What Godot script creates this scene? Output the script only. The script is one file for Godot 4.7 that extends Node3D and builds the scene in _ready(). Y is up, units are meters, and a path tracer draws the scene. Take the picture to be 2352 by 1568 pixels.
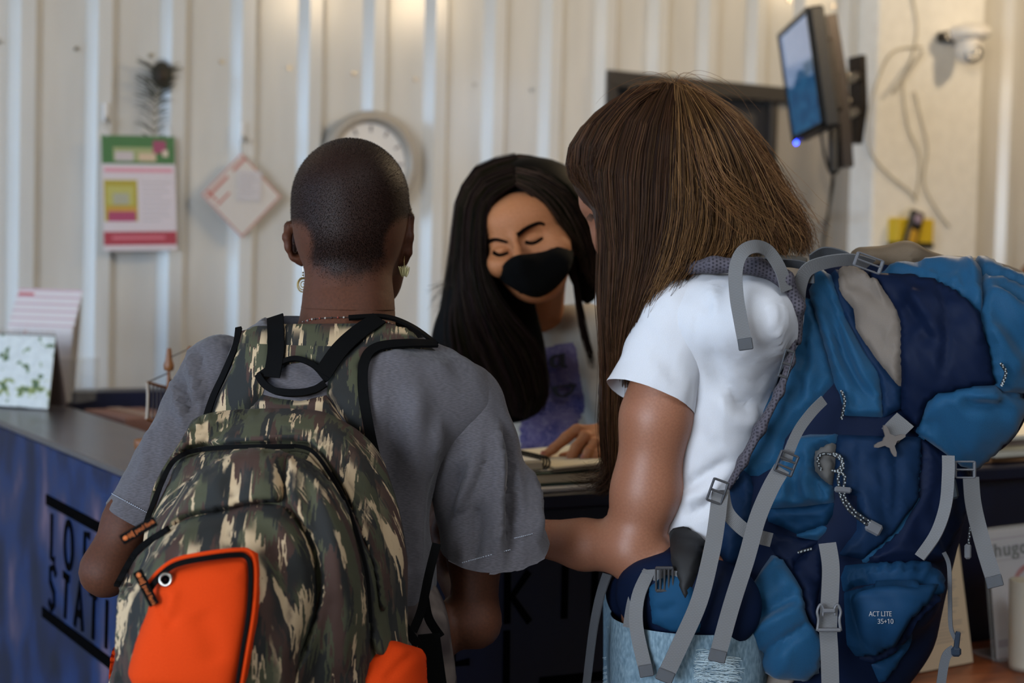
extends Node3D
# A hostel reception: two backpackers with their packs lean on a navy counter while a masked receptionist writes in a book.

func _ready() -> void:
	# ---- camera: eye height, turned 30.5 degrees to the right of the back wall's normal
	cam_t = Transform3D(Basis.from_euler(Vector3(deg_to_rad(-2.63), deg_to_rad(-30.5), deg_to_rad(1.43))), Vector3(0, 1.42, 0))
	var cam := Camera3D.new()
	cam.name = "camera"
	var lens := CameraAttributesPhysical.new()
	lens.frustum_focal_length = 56.6
	lens.exposure_aperture = 4.4
	lens.frustum_focus_distance = 1.86
	cam.attributes = lens
	cam.transform = cam_t
	cam.keep_aspect = Camera3D.KEEP_HEIGHT
	cam.fov = rad_to_deg(2.0 * atan(784.0 / FOCAL))
	cam.near = 0.05
	cam.current = true
	add_child(cam)
	# ---- sky outside the shop front
	var we := WorldEnvironment.new()
	we.name = "environment"
	var env := Environment.new()
	env.background_mode = Environment.BG_SKY
	var sky := Sky.new()
	var psm := ProceduralSkyMaterial.new()
	psm.sky_top_color = Color(0.42, 0.60, 0.86)
	psm.sky_horizon_color = Color(0.70, 0.83, 0.95)
	psm.ground_horizon_color = Color(0.45, 0.45, 0.44)
	psm.ground_bottom_color = Color(0.30, 0.29, 0.28)
	psm.sky_energy_multiplier = 1.7
	sky.sky_material = psm
	env.sky = sky
	env.background_energy_multiplier = 1.0
	env.tonemap_mode = Environment.TONE_MAPPER_LINEAR
	env.tonemap_exposure = 2.65
	env.sdfgi_enabled = true
	env.ssao_enabled = true
	env.ssil_enabled = true
	we.environment = env
	add_child(we)
	# ---- daylight through the shop window behind the camera, to its left
	var day := AreaLight3D.new()
	day.name = "window_daylight"
	day.area_size = Vector2(2.6, 1.9)
	day.light_color = Color(0.93, 0.965, 1.0)
	day.light_energy = 8.0
	day.shadow_enabled = true
	day.transform = Transform3D(Basis(Vector3.UP, deg_to_rad(-90.0)), Vector3(-2.93, 1.75, 0.6))
	add_child(day)
	# the second window in the same wall, close to the back corner
	var day2 := AreaLight3D.new()
	day2.name = "side_window_daylight"
	day2.area_size = Vector2(1.7, 1.7)
	day2.light_color = Color(0.70, 0.86, 1.0)
	day2.light_energy = 1.2
	day2.shadow_enabled = true
	day2.transform = Transform3D(Basis(Vector3.UP, deg_to_rad(-90.0)), Vector3(-2.93, 1.75, -3.2))
	add_child(day2)
	materials()
	room()
	lamps()
	counter()
	wall_things()
	counter_things()
	people()

var M := {}

func materials() -> void:
	M.steel = cloth(Color(0.78, 0.775, 0.76), Color(0.83, 0.825, 0.81), Vector3(1.5, 0.3, 1.5), 0.02, 0.22, 0.0, 5)
	M.plaster = cloth(Color(0.87, 0.865, 0.85), Color(0.91, 0.905, 0.89), Vector3(2, 2, 2), 0.03, 0.8, 0.02, 6)
	M.floor = cloth(Color(0.36, 0.33, 0.31), Color(0.45, 0.42, 0.39), Vector3(1, 1, 1), 0.03, 0.45, 0.02, 7)
	M.ceiling = mat(Color(0.62, 0.61, 0.59), 0.9)
	M.sidewall = cloth(Color(0.55, 0.53, 0.50), Color(0.60, 0.58, 0.55), Vector3(1, 1, 1), 0.02, 0.85, 0.0, 8)
	M.door = mat(Color(0.19, 0.19, 0.205), 0.5)
	M.doorframe = mat(Color(0.16, 0.145, 0.14), 0.5)
	M.panelgrey = mat(Color(0.58, 0.56, 0.535), 0.42)
	M.black = mat(Color(0.045, 0.043, 0.045), 0.5)
	M.blackgloss = mat(Color(0.03, 0.03, 0.032), 0.18)
	M.ink = mat(Color(0.018, 0.017, 0.02), 0.95, {"metallic_specular": 0.08})
	M.white = mat(Color(0.85, 0.84, 0.83), 0.4)
	M.metal = mat(Color(0.72, 0.70, 0.66), 0.28, {"metallic": 1.0})
	M.darkmetal = mat(Color(0.20, 0.18, 0.17), 0.4, {"metallic": 0.7})
	M.paper = mat(Color(0.88, 0.86, 0.80), 0.75)
	M.cream = mat(Color(0.87, 0.82, 0.70), 0.75)
	M.navy = cloth(Color(0.035, 0.06, 0.15), Color(0.05, 0.08, 0.19), Vector3(3, 1, 3), 0.02, 0.42, 0.02, 9)
	M.wood = cloth(Color(0.40, 0.20, 0.10), Color(0.56, 0.30, 0.15), Vector3(1.2, 9, 9), 0.02, 0.4, 0.02, 10)
	M.glasspane = mat(Color(0.9, 0.95, 1.0, 0.08), 0.05, {"transparency": BaseMaterial3D.TRANSPARENCY_ALPHA})
	M.sleeve = mat(Color(1, 1, 1, 0.03), 0.12, {"transparency": BaseMaterial3D.TRANSPARENCY_ALPHA, "metallic_specular": 0.2})
	M.acrylic = mat(Color(0.95, 0.97, 0.97, 0.12), 0.08, {"transparency": BaseMaterial3D.TRANSPARENCY_ALPHA})

# ------------------------------------------------------------------ the room
const WALL_Z := -4.3
const RIB_X0 := 1.081
const RIB_P := 0.2015

func room() -> void:
	# back wall: trapezoidal steel sheet, raised ribs every 0.2 m
	var wb := Node3D.new()
	wb.name = "wall_back"
	add_child(wb)
	structure(wb)
	var n0 := -20
	var n1 := 24
	var sheet := 5
	for a in range(n0, n1, sheet):
		var mb := MB.new()
		for k in range(a, mini(a + sheet, n1)):
			var x0 := RIB_X0 + RIB_P * k
			# the doorway cuts the sheet off above the lintel
			var lowest := 0.0
			if x0 - RIB_P * 0.5 > 2.80 and x0 - RIB_P * 0.5 < 4.0:
				lowest = 2.0
			var prof := [[-RIB_P, 0.0], [-0.086, 0.0], [-0.062, 0.030], [-0.024, 0.030], [0.0, 0.0]]
			for i in prof.size() - 1:
				var p0 := Vector3(x0 + prof[i][0], 0, WALL_Z + prof[i][1])
				var p1 := Vector3(x0 + prof[i + 1][0], 0, WALL_Z + prof[i + 1][1])
				var up := Vector3(0, 3.2, 0)
				var dn := Vector3(0, lowest, 0)
				mb.face(p0 + dn, p0 + up, p1 + up, p1 + dn)
		commit(wb, "sheet", mb, M.steel)
	var back := MB.new()
	back.block(Transform3D(Basis(), Vector3(-0.3, 1.6, WALL_Z - 0.07)), Vector3(6.2, 3.2, 0.1))
	back.block(Transform3D(Basis(), Vector3(5.3, 1.6, WALL_Z - 0.07)), Vector3(3.4, 3.2, 0.1))
	back.block(Transform3D(Basis(), Vector3(3.2, 2.6, WALL_Z - 0.07)), Vector3(0.9, 1.2, 0.1))
	commit(wb, "backing", back, M.sidewall)
	# flat panel between the doorway and the pillar
	var fp := MB.new()
	fp.block(Transform3D(Basis(), Vector3(3.77, 1.0, WALL_Z - 0.005)), Vector3(0.47, 2.0, 0.03), 0.002)
	commit(wb, "flat_panel", fp, M.panelgrey)
	# screws in the sheets
	var screw := CylinderMesh.new()
	screw.top_radius = 0.006
	screw.bottom_radius = 0.007
	screw.height = 0.006
	screw.radial_segments = 8
	screw.rings = 0
	screw.material = M.metal
	for k in range(0, 16):
		for y in [1.97, 2.35]:
			if k in [9, 10, 11, 12, 13] and y < 2.05:
				continue
			var sc := MeshInstance3D.new()
			sc.name = "screw"
			sc.mesh = screw
			sc.transform = Transform3D(Basis(Vector3.RIGHT, PI / 2), Vector3(RIB_X0 + RIB_P * k - 0.112, y, WALL_Z + 0.003))
			wb.add_child(sc, true)
	# the doorway: dark frame and a dark grey leaf set back in it
	var door := Node3D.new()
	door.name = "door_1"
	add_child(door)
	structure(door)
	var mb := MB.new()
	mb.block(Transform3D(Basis(), Vector3(3.235, 2.025, WALL_Z + 0.01)), Vector3(0.80, 0.05, 0.06))
	mb.block(Transform3D(Basis(), Vector3(2.855, 1.0, WALL_Z + 0.01)), Vector3(0.04, 2.0, 0.06))
	mb.block(Transform3D(Basis(), Vector3(3.53, 1.0, WALL_Z + 0.0)), Vector3(0.03, 2.0, 0.04))
	commit(door, "frame", mb, M.doorframe)
	mb = MB.new()
	mb.block(Transform3D(Basis(), Vector3(3.195, 1.0, WALL_Z - 0.035)), Vector3(0.66, 1.99, 0.035))
	var leaf := commit(door, "leaf", mb, M.door)
	mb = MB.new()
	for y in [0.55, 1.5]:
		mb.block(Transform3D(Basis(), Vector3(3.195, y, WALL_Z - 0.015)), Vector3(0.46, 0.72 if y < 1 else 0.8, 0.012), 0.005)
	commit(leaf, "panel", mb, M.door)
	mb = MB.new()
	mb.tube(PackedVector3Array([Vector3(2.93, 1.02, WALL_Z - 0.02), Vector3(2.93, 1.02, WALL_Z + 0.03), Vector3(3.03, 1.02, WALL_Z + 0.032)]), 0.009, 0.008)
	commit(leaf, "handle", mb, M.metal)
	# trim above the lintel running on behind the television
	mb = MB.new()
	mb.block(Transform3D(Basis(), Vector3(3.76, 2.012, WALL_Z + 0.012)), Vector3(0.26, 0.022, 0.05))
	structure(commit(self, "trim_1", mb, M.doorframe))
	# pillar
	mb = MB.new()
	mb.block(Transform3D(Basis(), Vector3(4.14, 1.6, WALL_Z + 0.06)), Vector3(0.51, 3.2, 0.13), 0.006)
	structure(commit(self, "pillar", mb, M.plaster))
	# floor, ceiling and the other walls; a wide shop window in the wall on the camera's side
	mb = MB.new()
	mb.block(Transform3D(Basis(), Vector3(2.0, -0.06, -0.2)), Vector3(10.2, 0.12, 8.6))
	structure(commit(self, "floor", mb, M.floor))
	mb = MB.new()
	mb.block(Transform3D(Basis(), Vector3(2.0, 3.26, -0.2)), Vector3(10.2, 0.12, 8.6))
	structure(commit(self, "ceiling", mb, M.ceiling))
	mb = MB.new()
	mb.block(Transform3D(Basis(), Vector3(7.0, 1.6, -0.2)), Vector3(0.12, 3.2, 8.6))
	structure(commit(self, "wall_right", mb, M.sidewall))
	mb = MB.new()
	mb.block(Transform3D(Basis(), Vector3(2.0, 1.6, 4.0)), Vector3(10.2, 3.2, 0.12))
	structure(commit(self, "wall_front", mb, M.sidewall))
	mb = MB.new()
	for q in [[0.4, 0.8, -0.2, 8.6], [2.95, 0.5, -0.2, 8.6]]:
		mb.block(Transform3D(Basis(), Vector3(-3.0, q[0], q[2])), Vector3(0.12, q[1], q[3]))
	for q in [[-4.2, 0.3], [-1.5, 1.6], [2.95, 2.1]]:
		mb.block(Transform3D(Basis(), Vector3(-3.0, 1.75, q[0])), Vector3(0.12, 1.9, q[1]))
	structure(commit(self, "wall_left", mb, M.sidewall))
	for w in [["window_1", 0.6, 2.6], ["window_2", -3.18, 1.76]]:
		var win := Node3D.new()
		win.name = w[0]
		add_child(win)
		structure(win)
		mb = MB.new()
		for z in [-0.5, 0.0, 0.5]:
			mb.block(Transform3D(Basis(), Vector3(-3.0, 1.75, w[1] + z * (w[2] - 0.05))), Vector3(0.06, 1.9, 0.05))
		for y in [0.82, 2.68]:
			mb.block(Transform3D(Basis(), Vector3(-3.0, y, w[1])), Vector3(0.06, 0.05, w[2]))
		commit(win, "window_frame", mb, M.white)
		for z in [-0.25, 0.25]:
			mb = MB.new()
			mb.block(Transform3D(Basis(), Vector3(-3.0, 1.75, w[1] + z * (w[2] - 0.05))), Vector3(0.006, 1.82, w[2] * 0.5 - 0.06), 0.001)
			commit(win, "pane", mb, M.glasspane)

# ceiling spots over the counter: each a can with a glowing face and its own light
func lamps() -> void:
	var k := 0
	for q in LAMPS:
		var at := Vector3(q[0], q[1], q[2])
		var o := thing("ceiling_spot", at, 0.0, "round ceiling spotlight hanging above the reception counter", "lamp", "ceiling spotlights")
		var mb := MB.new()
		mb.lathe(Transform3D(Basis(), at), PackedVector2Array([Vector2(0.001, 0.16), Vector2(0.035, 0.16), Vector2(0.05, 0.14), Vector2(0.05, 0.0), Vector2(0.046, 0.0), Vector2(0.044, 0.03)]))
		commit(o, "housing", mb, M.black)
		mb = MB.new()
		mb.tube(PackedVector3Array([at + Vector3(0, 0.16, 0), Vector3(at.x, 3.2, at.z)]), 0.006)
		commit(o, "stem", mb, M.black)
		mb = MB.new()
		mb.lathe(Transform3D(Basis(), at), PackedVector2Array([Vector2(0.0005, 0.008), Vector2(0.043, 0.012)]))
		commit(o, "lamp_face", mb, mat(Color.WHITE, 0.5, {"emission_enabled": true, "emission": Color(1.0, 0.80, 0.55), "emission_energy_multiplier": q[4]}))
		var l := OmniLight3D.new()
		l.name = "lamp_light"
		l.light_color = Color(1.0, 0.89, 0.72)
		l.light_energy = q[3]
		l.light_size = 0.04
		l.omni_range = 12.0
		l.omni_attenuation = 2.0
		l.shadow_enabled = true
		l.position = Vector3(0, -0.045, 0)
		o.add_child(l, true)
		k += 1
	# unseen panel added in the lobby ceiling for soft overall fill light
	var pt := Vector3(1.2, 3.185, 0.2)
	var o := thing("fill_panel", pt, 0.0, "unseen square ceiling panel added as fill light over the lobby floor", "lamp")
	var mb := MB.new()
	for q in [[0.0, 0.6, 1.22, 0.03], [0.0, -0.6, 1.22, 0.03], [0.6, 0.0, 0.03, 1.2], [-0.6, 0.0, 0.03, 1.2]]:
		mb.block(Transform3D(Basis(), pt + Vector3(q[0], 0, q[1])), Vector3(q[2], 0.03, q[3]), 0.003)
	commit(o, "frame", mb, M.white)
	mb = MB.new()
	mb.block(Transform3D(Basis(), pt), Vector3(1.17, 0.012, 1.17), 0.002)
	commit(o, "diffuser", mb, mat(Color.WHITE, 0.5, {"emission_enabled": true, "emission": Color(0.95, 0.97, 1.0), "emission_energy_multiplier": 0.9}))
	var al := AreaLight3D.new()
	al.name = "fill_panel_light"
	al.area_size = Vector2(1.15, 1.15)
	al.light_color = Color(0.94, 0.97, 1.0)
	al.light_energy = 0.85
	al.shadow_enabled = true
	al.transform = Transform3D(Basis(Vector3.RIGHT, -PI / 2), Vector3(0, -0.02, 0))
	o.add_child(al, true)

const LAMPS := [[2.55, 2.53, -2.55, 0.20, 25.0], [2.95, 2.53, -2.75, 0.20, 25.0], [4.55, 2.75, -3.25, 0.28, 25.0], [0.4, 2.62, -3.3, 0.05, 20.0]]
# ------------------------------------------------------------------ camera geometry
# Pixels of the photograph (2352 x 1568) give directions; the depth along the view axis comes from what a thing touches.
const FOCAL := 3700.0
var cam_t := Transform3D()

func P(px: float, py: float, d: float) -> Vector3:
	return cam_t * Vector3((px - 1176.0) / FOCAL * d, (784.0 - py) / FOCAL * d, -d)

func PA(a: Array) -> PackedVector3Array:
	var o := PackedVector3Array()
	for q in a:
		o.append(P(q[0], q[1], q[2]))
	return o

func on_wall(px: float, py: float, z: float) -> Vector3:
	var o := cam_t.origin
	var r := P(px, py, 1.0) - o
	return o + r * ((z - o.z) / r.z)

func on_level(px: float, py: float, y: float) -> Vector3:
	var o := cam_t.origin
	var r := P(px, py, 1.0) - o
	return o + r * ((y - o.y) / r.y)

func on_side(px: float, py: float, x: float) -> Vector3:
	var o := cam_t.origin
	var r := P(px, py, 1.0) - o
	return o + r * ((x - o.x) / r.x)

# ------------------------------------------------------------------ mesh building
class MB:
	var v := PackedVector3Array()
	var n := PackedVector3Array()
	var uv := PackedVector2Array()
	var col := PackedColorArray()
	var idx := PackedInt32Array()

	func add(p: Vector3, t := Vector2.ZERO) -> int:
		v.append(p)
		uv.append(t)
		return v.size() - 1

	func tri(a: int, b: int, c: int) -> void:
		idx.append(a)
		idx.append(b)
		idx.append(c)

	func quad(a: int, b: int, c: int, d: int) -> void:
		tri(a, b, c)
		tri(a, c, d)

	func face(a: Vector3, b: Vector3, c: Vector3, d: Vector3, ta := Vector2.ZERO, tb := Vector2.ZERO, tc := Vector2.ZERO, td := Vector2.ZERO) -> void:
		quad(add(a, ta), add(b, tb), add(c, tc), add(d, td))

	func tint(c: Color) -> void:
		while col.size() < v.size():
			col.append(c)

	func normals() -> void:
		n = PackedVector3Array()
		n.resize(v.size())
		for t in range(0, idx.size(), 3):
			var a := idx[t]
			var b := idx[t + 1]
			var c := idx[t + 2]
			var w := (v[c] - v[a]).cross(v[b] - v[a])
			n[a] += w
			n[b] += w
			n[c] += w
		for i in n.size():
			n[i] = n[i].normalized() if n[i].length_squared() > 1e-24 else Vector3.UP

	# rounded block: six faces, twelve bevels, eight corners
	func block(t: Transform3D, s: Vector3, bev := 0.002) -> void:
		var h := s * 0.5
		bev = minf(bev, minf(h.x, minf(h.y, h.z)) * 0.9)
		var ax := [Vector3.RIGHT, Vector3.UP, Vector3.BACK]
		for a in 3:
			for sg in [-1.0, 1.0]:
				var u := (a + 1) % 3
				var w := (a + 2) % 3
				var c: Vector3 = ax[a] * h[a] * sg
				var du: Vector3 = ax[u] * (h[u] - bev)
				var dw: Vector3 = ax[w] * (h[w] - bev)
				if sg > 0:
					face(t * (c - du - dw), t * (c - du + dw), t * (c + du + dw), t * (c + du - dw), Vector2(0, 1), Vector2(1, 1), Vector2(1, 0), Vector2(0, 0))
				else:
					face(t * (c - du - dw), t * (c + du - dw), t * (c + du + dw), t * (c - du + dw), Vector2(0, 1), Vector2(1, 1), Vector2(1, 0), Vector2(0, 0))
		for a in 3:
			var u := (a + 1) % 3
			var w := (a + 2) % 3
			for su in [-1.0, 1.0]:
				for sw in [-1.0, 1.0]:
					var e: Vector3 = ax[a] * (h[a] - bev)
					var pu: Vector3 = ax[u] * h[u] * su + ax[w] * (h[w] - bev) * sw
					var pw: Vector3 = ax[u] * (h[u] - bev) * su + ax[w] * h[w] * sw
					if su * sw > 0:
						face(t * (pu - e), t * (pu + e), t * (pw + e), t * (pw - e))
					else:
						face(t * (pu - e), t * (pw - e), t * (pw + e), t * (pu + e))
		for sx in [-1.0, 1.0]:
			for sy in [-1.0, 1.0]:
				for sz in [-1.0, 1.0]:
					var a := t * Vector3(h.x * sx, (h.y - bev) * sy, (h.z - bev) * sz)
					var b := t * Vector3((h.x - bev) * sx, h.y * sy, (h.z - bev) * sz)
					var c := t * Vector3((h.x - bev) * sx, (h.y - bev) * sy, h.z * sz)
					if sx * sy * sz > 0:
						tri(add(a), add(c), add(b))
					else:
						tri(add(a), add(b), add(c))

	func tube(path: PackedVector3Array, r0: float, r1 := -1.0, sides := 8, caps := true) -> void:
		if r1 < 0:
			r1 = r0
		var m := path.size()
		var up := Vector3.UP
		var first := v.size()
		var len := 0.0
		for i in m:
			var t := (path[mini(i + 1, m - 1)] - path[maxi(i - 1, 0)]).normalized()
			if absf(t.dot(up)) > 0.95:
				up = Vector3.RIGHT if absf(t.x) < 0.9 else Vector3.BACK
			var s := t.cross(up).normalized()
			up = s.cross(t).normalized()
			var r := lerpf(r0, r1, float(i) / maxi(m - 1, 1))
			if i:
				len += path[i].distance_to(path[i - 1])
			for k in sides:
				var a := TAU * k / sides
				add(path[i] + (s * cos(a) + up * sin(a)) * r, Vector2(float(k) / sides, len))
		for i in m - 1:
			for k in sides:
				var a := first + i * sides + k
				var b := first + i * sides + (k + 1) % sides
				quad(a, b, b + sides, a + sides)
		if caps:
			for e in [0, m - 1]:
				var c := add(path[e])
				for k in sides:
					var a: int = first + e * sides + k
					var b: int = first + e * sides + (k + 1) % sides
					if e == 0:
						tri(c, b, a)
					else:
						tri(c, a, b)

	# flat strap swept along a path; nor = which way its broad face looks at each point
	func strap(path: PackedVector3Array, nor: PackedVector3Array, w0: float, th: float, w1 := -1.0) -> void:
		if w1 < 0:
			w1 = w0
		var m := path.size()
		var rows := []
		var len := 0.0
		for i in m:
			var t := (path[mini(i + 1, m - 1)] - path[maxi(i - 1, 0)]).normalized()
			var nn := (nor[i] - t * nor[i].dot(t)).normalized()
			var s := t.cross(nn).normalized() * lerpf(w0, w1, float(i) / (m - 1)) * 0.5
			var hh := nn * th * 0.5
			if i:
				len += path[i].distance_to(path[i - 1])
			rows.append([path[i] - s + hh, path[i] + s + hh, path[i] + s - hh, path[i] - s - hh, len, s.length() * 2.0])
		for e in 4:
			var base := v.size()
			for r in rows:
				var u0 := 0.0 if e % 2 == 0 else 0.5
				add(r[e], Vector2(u0, r[4]))
				add(r[(e + 1) % 4], Vector2(r[5] if e % 2 == 0 else 0.5, r[4]))
			for i in m - 1:
				quad(base + i * 2, base + i * 2 + 2, base + i * 2 + 3, base + i * 2 + 1)
		face(rows[0][0], rows[0][1], rows[0][2], rows[0][3])
		var z: Array = rows[m - 1]
		face(z[3], z[2], z[1], z[0])

	func lathe(t: Transform3D, prof: PackedVector2Array, sides := 24) -> void:
		var first := v.size()
		for i in prof.size():
			for k in sides:
				var a := TAU * k / sides
				add(t * Vector3(cos(a) * prof[i].x, prof[i].y, sin(a) * prof[i].x), Vector2(float(k) / sides, float(i) / prof.size()))
		for i in prof.size() - 1:
			for k in sides:
				var a := first + i * sides + k
				var b := first + i * sides + (k + 1) % sides
				quad(a, a + sides, b + sides, b)

	func ellipsoid(t: Transform3D, r: Vector3, rings := 10, sides := 16) -> void:
		var prof := PackedVector2Array()
		for i in rings + 1:
			var a := PI * i / rings
			prof.append(Vector2(maxf(sin(a), 0.0005), -cos(a)))
		lathe(t * Transform3D(Basis.from_scale(r), Vector3.ZERO), prof, sides)

	# flat outline with thickness; outline in the XY plane of t
	func slab(t: Transform3D, poly: PackedVector2Array, th: float) -> void:
		var ids := Geometry2D.triangulate_polygon(poly)
		var top := v.size()
		for q in poly:
			add(t * Vector3(q.x, q.y, th * 0.5), q)
		var bot := v.size()
		for q in poly:
			add(t * Vector3(q.x, q.y, -th * 0.5), q)
		var cw := Geometry2D.is_polygon_clockwise(poly)
		for k in range(0, ids.size(), 3):
			var a := ids[k]
			var b := ids[k + 1]
			var c := ids[k + 2]
			var area := (poly[b] - poly[a]).cross(poly[c] - poly[a])
			if area > 0:
				tri(top + a, top + c, top + b)
				tri(bot + a, bot + b, bot + c)
			else:
				tri(top + a, top + b, top + c)
				tri(bot + a, bot + c, bot + b)
		for i in poly.size():
			var a := poly[i]
			var b := poly[(i + 1) % poly.size()]
			if not cw:
				var s := a
				a = b
				b = s
			face(t * Vector3(a.x, a.y, th * 0.5), t * Vector3(a.x, a.y, -th * 0.5), t * Vector3(b.x, b.y, -th * 0.5), t * Vector3(b.x, b.y, th * 0.5))

	func join(o: MB) -> void:
		var at := v.size()
		v.append_array(o.v)
		uv.append_array(o.uv)
		col.append_array(o.col)
		for i in o.idx:
			idx.append(i + at)

func commit(parent: Node3D, called: String, mb: MB, m: Material, keep_normals := false) -> MeshInstance3D:
	var o := MeshInstance3D.new()
	o.name = called
	if mb.v.size() > 0:
		if not keep_normals or mb.n.size() != mb.v.size():
			mb.normals()
		var inv := world_of(parent).affine_inverse()
		var vv := mb.v
		var nn := mb.n
		if not inv.is_equal_approx(Transform3D()):
			vv = inv * mb.v
			nn = Transform3D(inv.basis, Vector3.ZERO) * mb.n
		var a := []
		a.resize(Mesh.ARRAY_MAX)
		a[Mesh.ARRAY_VERTEX] = vv
		a[Mesh.ARRAY_NORMAL] = nn
		if mb.uv.size() == mb.v.size():
			a[Mesh.ARRAY_TEX_UV] = mb.uv
		if mb.col.size() == mb.v.size():
			a[Mesh.ARRAY_COLOR] = mb.col
		a[Mesh.ARRAY_INDEX] = mb.idx
		var am := ArrayMesh.new()
		am.add_surface_from_arrays(Mesh.PRIMITIVE_TRIANGLES, a)
		o.mesh = am
		am.surface_set_material(0, m)
	o.cast_shadow = GeometryInstance3D.SHADOW_CASTING_SETTING_ON
	parent.add_child(o, true)
	return o

func world_of(n: Node3D) -> Transform3D:
	var t := Transform3D()
	while n != null and n != self:
		t = n.transform * t
		n = n.get_parent() as Node3D
	return t

func tag(o: Node3D, label: String, category: String, group := "") -> Node3D:
	o.set_meta("label", label)
	o.set_meta("category", category)
	if group:
		o.set_meta("group", group)
	return o

func thing(called: String, at: Vector3, yaw: float, label: String, category: String, group := "") -> Node3D:
	var o := Node3D.new()
	o.name = called
	o.transform = Transform3D(Basis(Vector3.UP, yaw), at)
	add_child(o, true)
	return tag(o, label, category, group)

func structure(o: Node3D) -> Node3D:
	o.set_meta("kind", "structure")
	return o

func stuff(o: Node3D) -> Node3D:
	o.set_meta("kind", "stuff")
	return o

# ------------------------------------------------------------------ small maths
func spline(c: PackedVector3Array, per := 6) -> PackedVector3Array:
	var o := PackedVector3Array()
	var m := c.size()
	for i in m - 1:
		for k in per:
			o.append(c[i].cubic_interpolate(c[i + 1], c[maxi(i - 1, 0)], c[mini(i + 2, m - 1)], float(k) / per))
	o.append(c[m - 1])
	return o

func spline2(c: PackedVector2Array, per := 5, closed := true) -> PackedVector2Array:
	var o := PackedVector2Array()
	var m := c.size()
	for i in (m if closed else m - 1):
		for k in per:
			var a := c[(i - 1 + m) % m] if closed else c[maxi(i - 1, 0)]
			var d := c[(i + 2) % m] if closed else c[mini(i + 2, m - 1)]
			o.append(c[i].cubic_interpolate(c[(i + 1) % m], a, d, float(k) / per))
	if not closed:
		o.append(c[m - 1])
	return o

func poly2(a: Array) -> PackedVector2Array:
	var o := PackedVector2Array()
	for q in a:
		o.append(Vector2(q[0], q[1]))
	return o

func frame_of(at: Vector3, right: Vector3, up: Vector3) -> Transform3D:
	var x := right.normalized()
	var z := x.cross(up).normalized()
	var y := z.cross(x)
	return Transform3D(Basis(x, y, z), at)

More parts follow.
